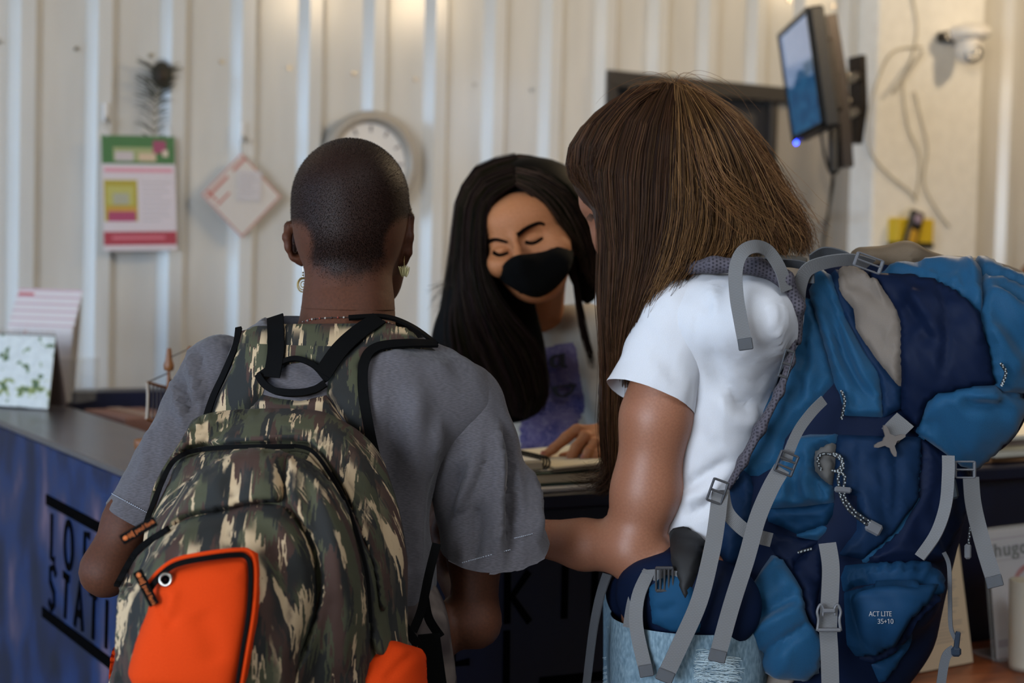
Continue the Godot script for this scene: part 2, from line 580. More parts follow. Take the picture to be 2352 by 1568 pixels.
# ------------------------------------------------------------------ distance fields
class Sdf:
	var n := 0
	var inv: Array[Transform3D] = []
	var kind := PackedInt32Array()
	var pa := PackedVector3Array()
	var rr := PackedFloat32Array()
	var kk := PackedFloat32Array()
	var sub := PackedByteArray()
	var bs := PackedVector3Array()
	var br := PackedFloat32Array()

	func put(t: Transform3D, kd: int, prm: Vector3, r: float, k: float, cut: bool, c: Vector3, rad: float) -> void:
		inv.append(t)
		kind.append(kd)
		pa.append(prm)
		rr.append(r)
		kk.append(k)
		sub.append(1 if cut else 0)
		bs.append(c)
		br.append(rad)
		n += 1

	# tapered capsule; flat < 1 squeezes it along the axis sq
	func cap(a: Vector3, b: Vector3, ra: float, rb: float, k := 0.02, flat := 1.0, sq := Vector3.BACK, cut := false) -> void:
		var y := b - a
		var l := y.length()
		if l < 1e-4:
			y = Vector3.UP * 1e-4
			l = 1e-4
		y /= l
		var z := (sq - y * sq.dot(y))
		z = z.normalized() if z.length() > 1e-3 else y.cross(Vector3.RIGHT).normalized()
		var x := y.cross(z)
		var bt := Basis(x, y, z)
		var t := Transform3D(Basis.from_scale(Vector3(1, 1, 1.0 / flat)) * bt.transposed(), Vector3.ZERO)
		t.origin = -(t.basis * a)
		put(t, 0, Vector3(l, ra, rb), minf(flat, 1.0), k, cut, (a + b) * 0.5, l * 0.5 + maxf(ra, rb) * maxf(1.0, flat))

	func ell(c: Vector3, bt: Basis, r: Vector3, k := 0.02, cut := false) -> void:
		var t := Transform3D(bt.transposed(), Vector3.ZERO)
		t.origin = -(t.basis * c)
		put(t, 1, r, 1.0, k, cut, c, maxf(r.x, maxf(r.y, r.z)))

	func box(c: Vector3, bt: Basis, h: Vector3, r: float, k := 0.02, cut := false) -> void:
		var t := Transform3D(bt.transposed(), Vector3.ZERO)
		t.origin = -(t.basis * c)
		put(t, 2, h - Vector3(r, r, r), r, k, cut, c, h.length())

	func d(p: Vector3) -> float:
		var m := 9.0
		for i in n:
			var k := kk[i]
			if p.distance_to(bs[i]) - br[i] > (m + k if sub[i] == 0 else k - m):
				continue
			var q := inv[i] * p
			var f := 0.0
			var w := pa[i]
			var ty := kind[i]
			if ty == 0:
				var h := clampf(q.y / w.x, 0.0, 1.0)
				q.y -= h * w.x
				f = (q.length() - w.y - (w.z - w.y) * h) * rr[i]
			elif ty == 1:
				var e := q / w
				var k0 := e.length()
				var k1 := (e / w).length()
				f = k0 * (k0 - 1.0) / maxf(k1, 1e-6)
			else:
				q = q.abs() - w
				f = q.max(Vector3.ZERO).length() + minf(maxf(q.x, maxf(q.y, q.z)), 0.0) - rr[i]
			if sub[i] == 0:
				var h := maxf(k - absf(m - f), 0.0)
				m = minf(m, f) - (h * h / (4.0 * k) if k > 0.0 else 0.0)
			else:
				var h := maxf(k - absf(m + f), 0.0)
				m = maxf(m, -f) + (h * h / (4.0 * k) if k > 0.0 else 0.0)
		return m

	# the same field with only what can matter inside a ball
	func near(c: Vector3, rad: float) -> Sdf:
		var o := Sdf.new()
		for i in n:
			if c.distance_to(bs[i]) - br[i] < rad + kk[i]:
				o.put(inv[i], kind[i], pa[i], rr[i], kk[i], sub[i] == 1, bs[i], br[i])
		return o

	func grad(p: Vector3) -> Vector3:
		var e := 0.0012
		var a := Vector3(1, -1, -1)
		var b := Vector3(-1, -1, 1)
		var c := Vector3(-1, 1, -1)
		var f := Vector3(1, 1, 1)
		return (a * d(p + a * e) + b * d(p + b * e) + c * d(p + c * e) + f * d(p + f * e)) / (4.0 * e)

	func bounds() -> AABB:
		var o := AABB()
		for i in n:
			if sub[i]:
				continue
			var one := AABB(bs[i] - Vector3.ONE * br[i], Vector3.ONE * br[i] * 2.0)
			o = one if o.size == Vector3.ZERO else o.merge(one)
		return o.grow(0.03)

	# distance along a ray where it meets the surface, else where it passes closest
	func march(o: Vector3, r: Vector3, t0: float, t1: float) -> float:
		var t := t0
		var best := 9.0
		var at := t0
		for i in 90:
			var e := d(o + r * t)
			if e < best:
				best = e
				at = t
			if e < 0.0004:
				return t
			t += e * 0.8 + 0.0003
			if t > t1:
				break
		return at

func nets(s: Sdf, c: float, box := AABB()) -> MB:
	var bb := s.bounds() if box.size == Vector3.ZERO else box
	var lo := bb.position
	var nx := int(ceil(bb.size.x / c / 4.0)) * 4 + 1
	var ny := int(ceil(bb.size.y / c / 4.0)) * 4 + 1
	var nz := int(ceil(bb.size.z / c / 4.0)) * 4 + 1
	var val := PackedFloat32Array()
	val.resize(nx * ny * nz)
	val.fill(9e9)
	var cell := PackedInt32Array()
	cell.resize(nx * ny * nz)
	cell.fill(-1)
	var blocks: Array[Vector3i] = []
	var fields: Array[Sdf] = []
	var reach := 4.0 * c * 0.87 * 1.1
	for sx in range(0, nx - 1, 16):
		for sy in range(0, ny - 1, 16):
			for sz in range(0, nz - 1, 16):
				var mid := lo + Vector3(sx + 8, sy + 8, sz + 8) * c
				if absf(s.d(mid)) > reach * 4.0:
					continue
				var f := s.near(mid, 14.0 * c + reach * 1.5)
				if f.n == 0:
					continue
				for bx in range(sx, mini(sx + 16, nx - 1), 4):
					for by in range(sy, mini(sy + 16, ny - 1), 4):
						for bz in range(sz, mini(sz + 16, nz - 1), 4):
							if absf(f.d(lo + Vector3(bx + 2, by + 2, bz + 2) * c)) <= reach:
								blocks.append(Vector3i(bx, by, bz))
								fields.append(f)
	for bi in blocks.size():
		var b := blocks[bi]
		var fl := fields[bi]
		for x in range(b.x, b.x + 5):
			for y in range(b.y, b.y + 5):
				for z in range(b.z, b.z + 5):
					var at := (x * ny + y) * nz + z
					if val[at] > 8e9:
						val[at] = fl.d(lo + Vector3(x, y, z) * c)
	var sx1 := ny * nz
	var mb := MB.new()
	var cells := PackedInt32Array()
	for bi in blocks.size():
		var b := blocks[bi]
		var fl := fields[bi]
		for x in range(b.x, b.x + 4):
			for y in range(b.y, b.y + 4):
				for z in range(b.z, b.z + 4):
					var at := (x * ny + y) * nz + z
					var sum := Vector3.ZERO
					var hits := 0
					var f := [val[at], val[at + sx1], val[at + nz], val[at + nz + sx1], val[at + 1], val[at + sx1 + 1], val[at + nz + 1], val[at + nz + sx1 + 1]]
					var neg := 0
					for q in f:
						if q < 0.0:
							neg += 1
					if neg == 0 or neg == 8:
						continue
					for e in 12:
						var i: int = EDGE_A[e]
						var j: int = EDGE_B[e]
						var fi: float = f[i]
						var fj: float = f[j]
						if (fi < 0.0) != (fj < 0.0):
							var pi := Vector3(i & 1, (i >> 1) & 1, (i >> 2) & 1)
							var pj := Vector3(j & 1, (j >> 1) & 1, (j >> 2) & 1)
							sum += pi.lerp(pj, fi / (fi - fj))
							hits += 1
					var p := lo + (Vector3(x, y, z) + sum / hits) * c
					var g := fl.grad(p)
					var gg := g.length_squared()
					if gg > 0.04:
						var mv := g * (fl.d(p) / gg)
						if mv.length() < c:
							p -= mv
					cell[at] = mb.v.size()
					mb.v.append(p)
					mb.n.append(g.normalized())
					cells.append(x)
					cells.append(y)
					cells.append(z)
	for i in range(0, cells.size(), 3):
		var x := cells[i]
		var y := cells[i + 1]
		var z := cells[i + 2]
		var at := (x * ny + y) * nz + z
		var in0 := val[at] < 0.0
		if y > 0 and z > 0 and in0 != (val[at + sx1] < 0.0):
			four(mb, cell[at], cell[at - nz], cell[at - nz - 1], cell[at - 1], in0)
		if x > 0 and z > 0 and in0 != (val[at + nz] < 0.0):
			four(mb, cell[at], cell[at - 1], cell[at - 1 - sx1], cell[at - sx1], in0)
		if x > 0 and y > 0 and in0 != (val[at + 1] < 0.0):
			four(mb, cell[at], cell[at - sx1], cell[at - sx1 - nz], cell[at - nz], in0)
	return mb

const EDGE_A := [0, 2, 4, 6, 0, 1, 4, 5, 0, 1, 2, 3]
const EDGE_B := [1, 3, 5, 7, 2, 3, 6, 7, 4, 5, 6, 7]

func four(mb: MB, a: int, b: int, c: int, d: int, flip: bool) -> void:
	if a < 0 or b < 0 or c < 0 or d < 0:
		return
	if flip:
		mb.quad(a, d, c, b)
	else:
		mb.quad(a, b, c, d)

# drop what lies beyond a plane and draw the cut edge straight
func clip(mb: MB, at: Vector3, out_dir: Vector3, reach := 9.0) -> void:
	var nd := out_dir.normalized()
	var keep := PackedInt32Array()
	var far := PackedByteArray()
	far.resize(mb.v.size())
	for i in mb.v.size():
		far[i] = 1 if (mb.v[i] - at).dot(nd) > 0.0 and mb.v[i].distance_to(at) < reach else 0
	var used := {}
	for t in range(0, mb.idx.size(), 3):
		var a := mb.idx[t]
		var b := mb.idx[t + 1]
		var c := mb.idx[t + 2]
		var k := far[a] + far[b] + far[c]
		if k == 3:
			continue
		if k > 0:
			for q in [a, b, c]:
				if far[q]:
					used[q] = true
		keep.append_array([a, b, c])
	for q in used:
		mb.v[q] -= nd * (mb.v[q] - at).dot(nd)
	mb.idx = keep

# push vertices along their normals near a drawn crease: amp < 0 is a furrow
func crease(mb: MB, path: PackedVector3Array, amp: float, rad: float) -> void:
	var bb := AABB(path[0], Vector3.ZERO)
	for q in path:
		bb = bb.expand(q)
	bb = bb.grow(rad * 2.5)
	for i in mb.v.size():
		var p := mb.v[i]
		if not bb.has_point(p):
			continue
		var best := 9.0
		var bt := 0.0
		for k in path.size() - 1:
			var q := Geometry3D.get_closest_point_to_segment(p, path[k], path[k + 1])
			var dd := p.distance_to(q)
			if dd < best:
				best = dd
				bt = (k + path[k].distance_to(q) / maxf(path[k].distance_to(path[k + 1]), 1e-5)) / (path.size() - 1)
		var e := best / rad
		if e < 2.5:
			var fade := minf(1.0, 4.0 * minf(bt, 1.0 - bt) + 0.15)
			mb.v[i] = p + mb.n[i] * amp * fade * exp(-e * e)

# small slack in worn cloth, longer down the fall than across it
func slack(mb: MB, amp: float, fx: float, fy: float, sd: int) -> void:
	var nz := FastNoiseLite.new()
	nz.seed = sd
	nz.frequency = 1.0
	nz.fractal_octaves = 2
	for i in mb.v.size():
		var p := mb.v[i]
		mb.v[i] = p + mb.n[i] * amp * nz.get_noise_3d(p.x * fx + p.y * fy * 0.6, p.y * fy, p.z * fx)

# points of a pixel polyline laid on a field's surface
func lay(s: Sdf, a: Array, d0: float, d1: float, lift := 0.0, per := 4, along := Vector3.ZERO) -> PackedVector3Array:
	var c := PackedVector3Array()
	for q in a:
		c.append(Vector3(q[0], q[1], 0))
	var o := PackedVector3Array()
	for q in (spline(c, per) if c.size() > 2 else spline(c, per)):
		var r := P(q.x, q.y, 1.0) - cam_t.origin
		var t := s.march(cam_t.origin, r, d0, d1)
		var p := cam_t.origin + r * t
		if lift != 0.0:
			p += (s.grad(p).normalized() if along == Vector3.ZERO else along) * lift
		o.append(p)
	return o

func facing(s: Sdf, pts: PackedVector3Array) -> PackedVector3Array:
	var o := PackedVector3Array()
	for p in pts:
		o.append(s.grad(p).normalized())
	return o

# a sewn panel: an outline laid on a field, padded, its rim tucked in; folds = [[[px..]..], amplitude, radius] in metres
func pad(s: Sdf, outline: Array, d0: float, d1: float, th: float, rim: float, step := 9.0, folds := [], smooth := true, sink := 0.002, bulge := 0.0, rumple := 0.0, along := Vector3.ZERO, grow_px := 0.0) -> MB:
	var rz := FastNoiseLite.new()
	rz.seed = outline.size() * 7 + int(outline[0][0])
	rz.frequency = 26.0
	rz.fractal_octaves = 2
	var poly := poly2(outline)
	if smooth:
		poly = spline2(poly, 5)
	if grow_px > 0.0:
		poly = Geometry2D.offset_polygon(poly, grow_px, Geometry2D.JOIN_ROUND)[0]
	var pts := PackedVector2Array()
	var edge := PackedVector2Array()
	for i in poly.size():
		var a := poly[i]
		var b := poly[(i + 1) % poly.size()]
		var m := maxi(1, int(round(a.distance_to(b) / step)))
		for k in m:
			edge.append(a.lerp(b, float(k) / m))
	pts.append_array(edge)
	var ne := edge.size()
	var lo := poly[0]
	var hi := poly[0]
	for q in poly:
		lo = lo.min(q)
		hi = hi.max(q)
	var y := lo.y + step * 0.5
	var row := 0
	while y < hi.y:
		var x := lo.x + (step * 0.5 if row % 2 else 0.0)
		while x < hi.x:
			var q := Vector2(x, y)
			if Geometry2D.is_point_in_polygon(q, edge):
				var best := 1e9
				for e in edge:
					best = minf(best, e.distance_squared_to(q))
				if best > step * step * 0.36:
					pts.append(q)
			x += step
		y += step * 0.87
		row += 1
	var ids := Geometry2D.triangulate_delaunay(pts)
	var mb := MB.new()
	for i in pts.size():
		var q := pts[i]
		var r := P(q.x, q.y, 1.0) - cam_t.origin
		var t := s.march(cam_t.origin, r, d0, d1)
		var p := cam_t.origin + r * t
		var nn := s.grad(p).normalized() if along == Vector3.ZERO else along
		var h := -sink
		if i >= ne:
			var best := 1e9
			for e in edge:
				best = minf(best, e.distance_squared_to(q))
			var em := sqrt(best) * t / FOCAL
			h = th * (1.0 - exp(-em / rim * 1.6)) + bulge * (1.0 - exp(-em / 0.05))
			if rumple > 0.0:
				h += rumple * rz.get_noise_3d(p.x * 1.0 + p.y * 0.6, p.y * 0.45, p.z) * minf(1.0, em / 0.012)
		mb.add(p + nn * h)
		mb.n.append(nn)
	for k in range(0, ids.size(), 3):
		var a := pts[ids[k]]
		var b := pts[ids[k + 1]]
		var c := pts[ids[k + 2]]
		if not Geometry2D.is_point_in_polygon((a + b + c) / 3.0, edge):
			continue
		if (b - a).cross(c - a) > 0:
			mb.tri(ids[k], ids[k + 1], ids[k + 2])
		else:
			mb.tri(ids[k], ids[k + 2], ids[k + 1])
	for f in folds:
		crease(mb, lay(s, f[0], d0, d1, th, 3, along), maxf(f[1], -0.7 * th), f[2])
	return mb

# ------------------------------------------------------------------ materials
func mat(c: Color, rough := 0.8, o := {}) -> StandardMaterial3D:
	var m := StandardMaterial3D.new()
	m.albedo_color = c
	m.roughness = rough
	for k in o:
		m.set(k, o[k])
	return m

func grain_tex(freq: float, lo: Color, hi: Color, sd := 1, octaves := 3, size := 256, kind := FastNoiseLite.TYPE_SIMPLEX_SMOOTH) -> NoiseTexture2D:
	var t := NoiseTexture2D.new()
	t.width = size
	t.height = size
	t.seamless = true
	var nz := FastNoiseLite.new()
	nz.seed = sd
	nz.noise_type = kind
	nz.frequency = freq
	nz.fractal_octaves = octaves
	t.noise = nz
	var g := Gradient.new()
	g.set_color(0, lo)
	g.set_color(1, hi)
	t.color_ramp = g
	return t

# cloth, paint or skin: two tones of one dye with a woven or mottled grain and fine relief
func cloth(lo: Color, hi: Color, tile: Vector3, freq := 0.06, rough := 0.85, relief := 0.03, sd := 1, o := {}) -> StandardMaterial3D:
	var m := StandardMaterial3D.new()
	m.albedo_texture = grain_tex(freq, lo, hi, sd)
	m.roughness = rough
	m.metallic_specular = 0.2 if rough > 0.5 else 0.5
	m.uv1_triplanar = true
	m.uv1_triplanar_sharpness = 4.0
	m.uv1_scale = tile
	if relief > 0.0:
		m.heightmap_enabled = true
		m.heightmap_scale = relief
		m.heightmap_texture = m.albedo_texture
	for k in o:
		m.set(k, o[k])
	return m
# ------------------------------------------------------------------ printed things
func print_tex(w: int, h: int, base: Color, rects: Array) -> ImageTexture:
	var im := Image.create(w, h, false, Image.FORMAT_RGB8)
	im.fill(base)
	for r in rects:
		im.fill_rect(Rect2i(int(r[0] * w), int(r[1] * h), maxi(1, int(r[2] * w)), maxi(1, int(r[3] * h))), r[4])
	return ImageTexture.create_from_image(im)

func printed(t: Texture2D, rough := 0.6) -> StandardMaterial3D:
	return mat(Color.WHITE, rough, {"albedo_texture": t, "texture_repeat": false})

# a sheet lying in the XY plane of t, its print on the +Z side, its thickness behind
func card(parent: Node3D, called: String, t: Transform3D, w: float, h: float, th: float, face_mat: Material, body_mat: Material) -> MeshInstance3D:
	var mb := MB.new()
	mb.block(t * Transform3D(Basis(), Vector3(0, 0, -th * 0.5)), Vector3(w, h, th), minf(0.001, th * 0.3))
	var o := commit(parent, called, mb, body_mat)
	mb = MB.new()
	var z := 0.0004
	mb.face(t * Vector3(-w / 2, h / 2, z), t * Vector3(w / 2, h / 2, z), t * Vector3(w / 2, -h / 2, z), t * Vector3(-w / 2, -h / 2, z), Vector2(0, 0), Vector2(1, 0), Vector2(1, 1), Vector2(0, 1))
	commit(o, "print", mb, face_mat)
	return o

func lines(x: float, y: float, w: float, n: int, dy: float, c: Color, rng: RandomNumberGenerator, th := 0.3) -> Array:
	var o := []
	for i in n:
		o.append([x, y + i * dy, w * rng.randf_range(0.6, 1.0), dy * th, c])
	return o

# ------------------------------------------------------------------ the counter
const TOP_Y := 1.087
const FRONT_Z := -2.03
const WING_X := 0.755

func strokes(parent: Node3D, called: String, segs: Array, nor: Vector3, w: float) -> void:
	var mb := MB.new()
	for s in segs:
		var pts: PackedVector3Array = s
		var nn := PackedVector3Array()
		for i in pts.size():
			nn.append(nor)
		mb.strap(pts, nn, w, 0.002)
	commit(parent, called, mb, M.ink)

func counter() -> void:
	var c := thing("reception_counter", Vector3(1.6, 0, -2.3), 0.0, "navy blue painted reception counter with black lettering on its faces", "counter")
	# wing on the camera's left: face painted in cloudy blues
	var paint := grain_tex(0.018, Color(0.02, 0.10, 0.24), Color(0.07, 0.24, 0.46), 23, 4)
	var g := Gradient.new()
	g.offsets = PackedFloat32Array([0.0, 0.35, 0.55, 0.72, 1.0])
	g.colors = PackedColorArray([Color(0.012, 0.05, 0.13), Color(0.02, 0.085, 0.22), Color(0.035, 0.15, 0.32), Color(0.16, 0.17, 0.29), Color(0.42, 0.33, 0.38)])
	paint.color_ramp = g
	M.wingpaint = mat(Color.WHITE, 0.5, {"metallic_specular": 0.3, "albedo_texture": paint, "uv1_triplanar": true, "uv1_scale": Vector3(1.1, 0.7, 1.1)})
	var mb := MB.new()
	mb.block(Transform3D(Basis(), Vector3(WING_X + 0.02, (TOP_Y - 0.012) / 2, (FRONT_Z - 3.95) / 2)), Vector3(0.04, TOP_Y - 0.012, 3.95 + FRONT_Z), 0.003)
	commit(c, "wing_panel", mb, M.wingpaint)
	mb = MB.new()
	mb.block(Transform3D(Basis(), Vector3(WING_X + 0.105, TOP_Y - 0.006, (FRONT_Z - 3.95) / 2)), Vector3(0.215, 0.012, 3.95 + FRONT_Z + 0.004), 0.003)
	M.ledge = cloth(Color(0.20, 0.19, 0.20), Color(0.27, 0.25, 0.255), Vector3(4, 4, 0.8), 0.02, 0.30, 0.015, 22)
	commit(c, "wing_top", mb, M.ledge)
	mb = MB.new()
	mb.block(Transform3D(Basis(), Vector3(WING_X + 0.2, 0.5, (FRONT_Z - 3.95) / 2 - 0.02)), Vector3(0.02, 1.0, 3.9 + FRONT_Z), 0.002)
	commit(c, "inner_panel", mb, M.navy)
	# front run
	mb = MB.new()
	mb.block(Transform3D(Basis(), Vector3((WING_X + 5.4) / 2 + 0.02, (TOP_Y - 0.025) / 2, FRONT_Z - 0.02)), Vector3(5.4 - WING_X - 0.04, TOP_Y - 0.025, 0.04), 0.003)
	commit(c, "front_panel", mb, M.navy)
	mb = MB.new()
	mb.block(Transform3D(Basis(), Vector3((WING_X + 5.4) / 2, TOP_Y - 0.0125, FRONT_Z - 0.20)), Vector3(5.4 - WING_X, 0.025, 0.43), 0.004)
	commit(c, "counter_top", mb, M.navy)
	# rear run by the wall and the working desk inside
	mb = MB.new()
	mb.block(Transform3D(Basis(), Vector3(1.5, 0.555, -3.72)), Vector3(1.05, 1.11, 0.10), 0.003)
	commit(c, "rear_panel", mb, M.navy)
	mb = MB.new()
	mb.block(Transform3D(Basis(), Vector3(1.22, 0.74, -3.0)), Vector3(0.42, 0.025, 1.3), 0.003)
	commit(c, "inner_desk", mb, M.wood)
	# lettering on the wing: bars and strokes painted black
	var sx := WING_X - 0.001
	var side := func(a: Array) -> PackedVector3Array:
		var o := PackedVector3Array()
		for q in a:
			o.append(on_side(q[0], q[1], sx))
		return o
	var nrm := Vector3(-1, 0, 0)
	strokes(c, "lettering_bar", [side.call([[106, 1146], [250, 1224]]), side.call([[97, 1404], [258, 1527]])], nrm, 0.019)
	strokes(c, "letter_l", [side.call([[119, 1180], [117, 1281], [125, 1286]])], nrm, 0.0135)
	var ring := []
	for k in 17:
		var a := TAU * k / 16.0
		ring.append([157.5 + 9.0 * sin(a) - 3.0 * cos(a) * 0.0, 1252 + 52 * cos(a) + 6 * sin(a) * 0.6])
	strokes(c, "letter_o", [side.call(ring)], nrm, 0.0125)
	strokes(c, "letter_d", [side.call([[206, 1231], [195, 1224], [192, 1330]])], nrm, 0.0125)
	strokes(c, "letter_s", [side.call([[128, 1322], [124, 1302], [115, 1306], [115, 1334], [124, 1362], [124, 1388], [118, 1398], [112, 1380]])], nrm, 0.0125)
	strokes(c, "letter_t", [side.call([[145, 1318], [159, 1330]]), side.call([[153, 1322], [149, 1419]])], nrm, 0.0135)
	strokes(c, "letter_a", [side.call([[171, 1436], [183, 1340], [189, 1450]]), side.call([[176, 1405], [187, 1414]])], nrm, 0.0125)
	strokes(c, "letter_t", [side.call([[206, 1358], [222, 1370]]), side.call([[216, 1362], [213, 1467]])], nrm, 0.0125)
	strokes(c, "letter_i", [side.call([[246, 1378], [243, 1488]])], nrm, 0.0125)
	# lettering on the front
	var front := func(a: Array) -> PackedVector3Array:
		var o := PackedVector3Array()
		for q in a:
			o.append(on_wall(q[0], q[1], FRONT_Z + 0.001))
		return o
	var nz := Vector3(0, 0, 1)
	strokes(c, "letter_k", [front.call([[1166, 1313], [1165, 1432]]), front.call([[1215, 1312], [1176, 1370], [1216, 1428]])], nz, 0.0105)
	strokes(c, "letter_i", [front.call([[1299, 1298], [1296, 1420]])], nz, 0.0105)
	strokes(c, "letter_i", [front.call([[1368, 1300], [1364, 1415]])], nz, 0.0105)
	strokes(c, "letter_l", [front.call([[1042, 1462], [1039, 1525], [1078, 1519]])], nz, 0.0105)
	strokes(c, "letter_i", [front.call([[1164, 1448], [1162, 1640]])], nz, 0.0105)
	strokes(c, "lettering_bar", [front.call([[1240, 1566], [1420, 1548]])], nz, 0.014)
	# wooden shelf fixed along the front at the far end
	var sh := thing("leaflet_shelf", Vector3(2.35, 0.0, FRONT_Z + 0.14), 0.0, "brown wooden shelf for leaflets in front of the navy counter", "shelf")
	mb = MB.new()
	mb.block(Transform3D(Basis(), Vector3(2.55, SHELF_Y - 0.014, FRONT_Z + 0.152)), Vector3(1.7, 0.028, 0.30), 0.004)
	commit(sh, "board", mb, M.wood)
	for x in [1.78, 2.6, 3.35]:
		mb = MB.new()
		mb.block(Transform3D(Basis(), Vector3(x, (SHELF_Y - 0.028) / 2, FRONT_Z + 0.16)), Vector3(0.03, SHELF_Y - 0.028, 0.26), 0.003)
		commit(sh, "leg", mb, M.wood)

const SHELF_Y := 0.775

# ------------------------------------------------------------------ things on the back wall and the pillar
func wall_things() -> void:
	var rng := RandomNumberGenerator.new()
	rng.seed = 5
	var wz := WALL_Z + 0.055
	var pink := Color(0.76, 0.33, 0.42)
	var grey := Color(0.66, 0.64, 0.64)
	# leaflet poster in a clear sleeve
	var tl := on_wall(238, 310, wz)
	var tr := on_wall(406, 314, wz)
	var bl := on_wall(233, 576, wz)
	var t := frame_of((tr + bl) * 0.5, tr - tl, tl - bl)
	var pw := tr.distance_to(tl)
	var ph := tl.distance_to(bl)
	var o := thing("leaflet_poster", Vector3(t.origin.x, t.origin.y - ph / 2, wz), 0.0, "poster with green heading and crimson foot band hanging on the ribbed wall", "poster")
	var rc := [[0, 0, 1, 0.245, Color(0.15, 0.42, 0.13)], [0.16, 0.10, 0.55, 0.12, Color(0.60, 0.64, 0.42)], [0.18, 0.14, 0.25, 0.08, Color(0.78, 0.73, 0.74)], [0.50, 0.15, 0.24, 0.07, Color(0.82, 0.72, 0.60)], [0.70, 0.04, 0.18, 0.11, Color(0.60, 0.18, 0.36)], [0.83, 0.12, 0.08, 0.06, Color(0.85, 0.78, 0.70)],
		[0.03, 0.285, 0.94, 0.035, Color(0.88, 0.62, 0.68)], [0.03, 0.30, 0.94, 0.012, Color(0.80, 0.45, 0.55)],
		[0.02, 0.385, 0.455, 0.36, Color(0.68, 0.62, 0.08)], [0.06, 0.44, 0.36, 0.16, Color(0.72, 0.70, 0.34)], [0.14, 0.50, 0.22, 0.10, Color(0.66, 0.66, 0.58)], [0.06, 0.62, 0.4, 0.06, Color(0.78, 0.58, 0.16)], [0.07, 0.66, 0.38, 0.085, Color(0.66, 0.16, 0.38)],
		[0.52, 0.40, 0.44, 0.008, grey], [0.0, 0.835, 1, 0.118, Color(0.66, 0.07, 0.20)], [0.12, 0.875, 0.72, 0.025, Color(0.85, 0.45, 0.52)]]
	rc.append_array(lines(0.53, 0.44, 0.42, 8, 0.042, Color(0.74, 0.72, 0.74), rng))
	card(o, "sheet", t, pw, ph, 0.003, printed(print_tex(256, 400, Color(0.84, 0.80, 0.83), rc), 0.35), M.paper)
	var mb := MB.new()
	mb.block(t * Transform3D(Basis(), Vector3(0, 0, 0.004)), Vector3(pw * 1.03, ph * 1.02, 0.001), 0.0003)
	commit(o, "clear_sleeve", mb, M.sleeve)
	for x in [-0.42, 0.42]:
		mb = MB.new()
		mb.tube(PackedVector3Array([t * Vector3(x * pw, ph * 0.49, 0.002), t * Vector3(x * pw * 1.05, ph * 0.56, -0.01), t * Vector3(x * pw, ph * 0.62, -0.03)]), 0.0015)
		commit(o, "string", mb, M.white)
	# hooks in the sheet
	for q in [[241, 268, "small white plastic wall hook above the green-headed poster"], [556, 312, "small metal hook holding the diamond-hung plaque"]]:
		var at := on_wall(q[0], q[1], WALL_Z + 0.03)
		var hk := thing("wall_hook", at, 0.0, q[2], "hook")
		mb = MB.new()
		mb.block(Transform3D(Basis(), at + Vector3(0, 0.012, 0.006)), Vector3(0.016, 0.05, 0.008), 0.003)
		commit(hk, "plate", mb, M.white)
		mb = MB.new()
		mb.tube(PackedVector3Array([at + Vector3(0, 0, 0.01), at + Vector3(0, -0.012, 0.022), at + Vector3(0, -0.02, 0.03), at + Vector3(0, -0.012, 0.036)]), 0.003)
		commit(hk, "prong", mb, M.metal)
	# peacock feather tucked behind the poster
	feather()
	# square plaque hung by a corner
	var a := on_wall(556, 352, wz)
	var b := on_wall(640, 438, wz)
	var c := on_wall(557, 555, wz)
	var d := on_wall(466, 452, wz)
	var side := (a.distance_to(b) + b.distance_to(c) + c.distance_to(d) + d.distance_to(a)) / 4.0
	t = frame_of((a + c + b + d) / 4.0, (b - a) + (c - d), (a - d) + (b - c))
	var pq := thing("wall_plaque", c, 0.0, "white square plaque with red lines hung by one corner like a diamond", "plaque")
	var red := Color(0.72, 0.42, 0.38)
	rc = [[0, 0, 1, 0.025, red], [0, 0.975, 1, 0.025, red], [0, 0, 0.025, 1, red], [0.975, 0, 0.025, 1, red], [0.08, 0.0, 0.05, 0.32, red], [0.08, 0.45, 0.05, 0.5, red], [0.02, 0.86, 0.25, 0.04, red], [0.30, 0.62, 0.04, 0.30, red]]
	card(pq, "board", t, side, side, 0.006, printed(print_tex(192, 192, Color(0.80, 0.78, 0.76), rc), 0.35), M.white)
	mb = MB.new()
	var note := t * Transform3D(Basis(Vector3.BACK, deg_to_rad(43)), Vector3(-0.005, 0.035, 0.004))
	card(pq, "note", note, side * 0.42, side * 0.5, 0.001, printed(print_tex(96, 96, Color(0.78, 0.76, 0.77), lines(0.1, 0.12, 0.8, 8, 0.1, Color(0.62, 0.60, 0.62), rng))), M.paper)
	mb = MB.new()
	mb.tube(PackedVector3Array([t * Vector3(-side / 2 + 0.01, side / 2 - 0.01, 0.0), a + Vector3(0, 0.03, -0.01), on_wall(556, 322, WALL_Z + 0.05)]), 0.001)
	commit(pq, "string", mb, M.black)
	# round clock behind the shaved head
	var cc := on_wall(846, 374, WALL_Z + 0.035)
	var ck := thing("wall_clock", cc - Vector3(0, 0.15, 0), 0.0, "round wall clock with brushed grey rim behind the shaved head", "clock")
	var face := Transform3D(Basis(Vector3.RIGHT, PI / 2), cc)
	mb = MB.new()
	mb.lathe(face, PackedVector2Array([Vector2(0.148, -0.01), Vector2(0.150, 0.02), Vector2(0.143, 0.032), Vector2(0.128, 0.034), Vector2(0.118, 0.026), Vector2(0.114, 0.012)]), 48)
	commit(ck, "rim", mb, mat(Color(0.62, 0.59, 0.55), 0.35))
	mb = MB.new()
	mb.lathe(face, PackedVector2Array([Vector2(0.001, 0.012), Vector2(0.116, 0.012)]), 48)
	commit(ck, "dial", mb, M.white)
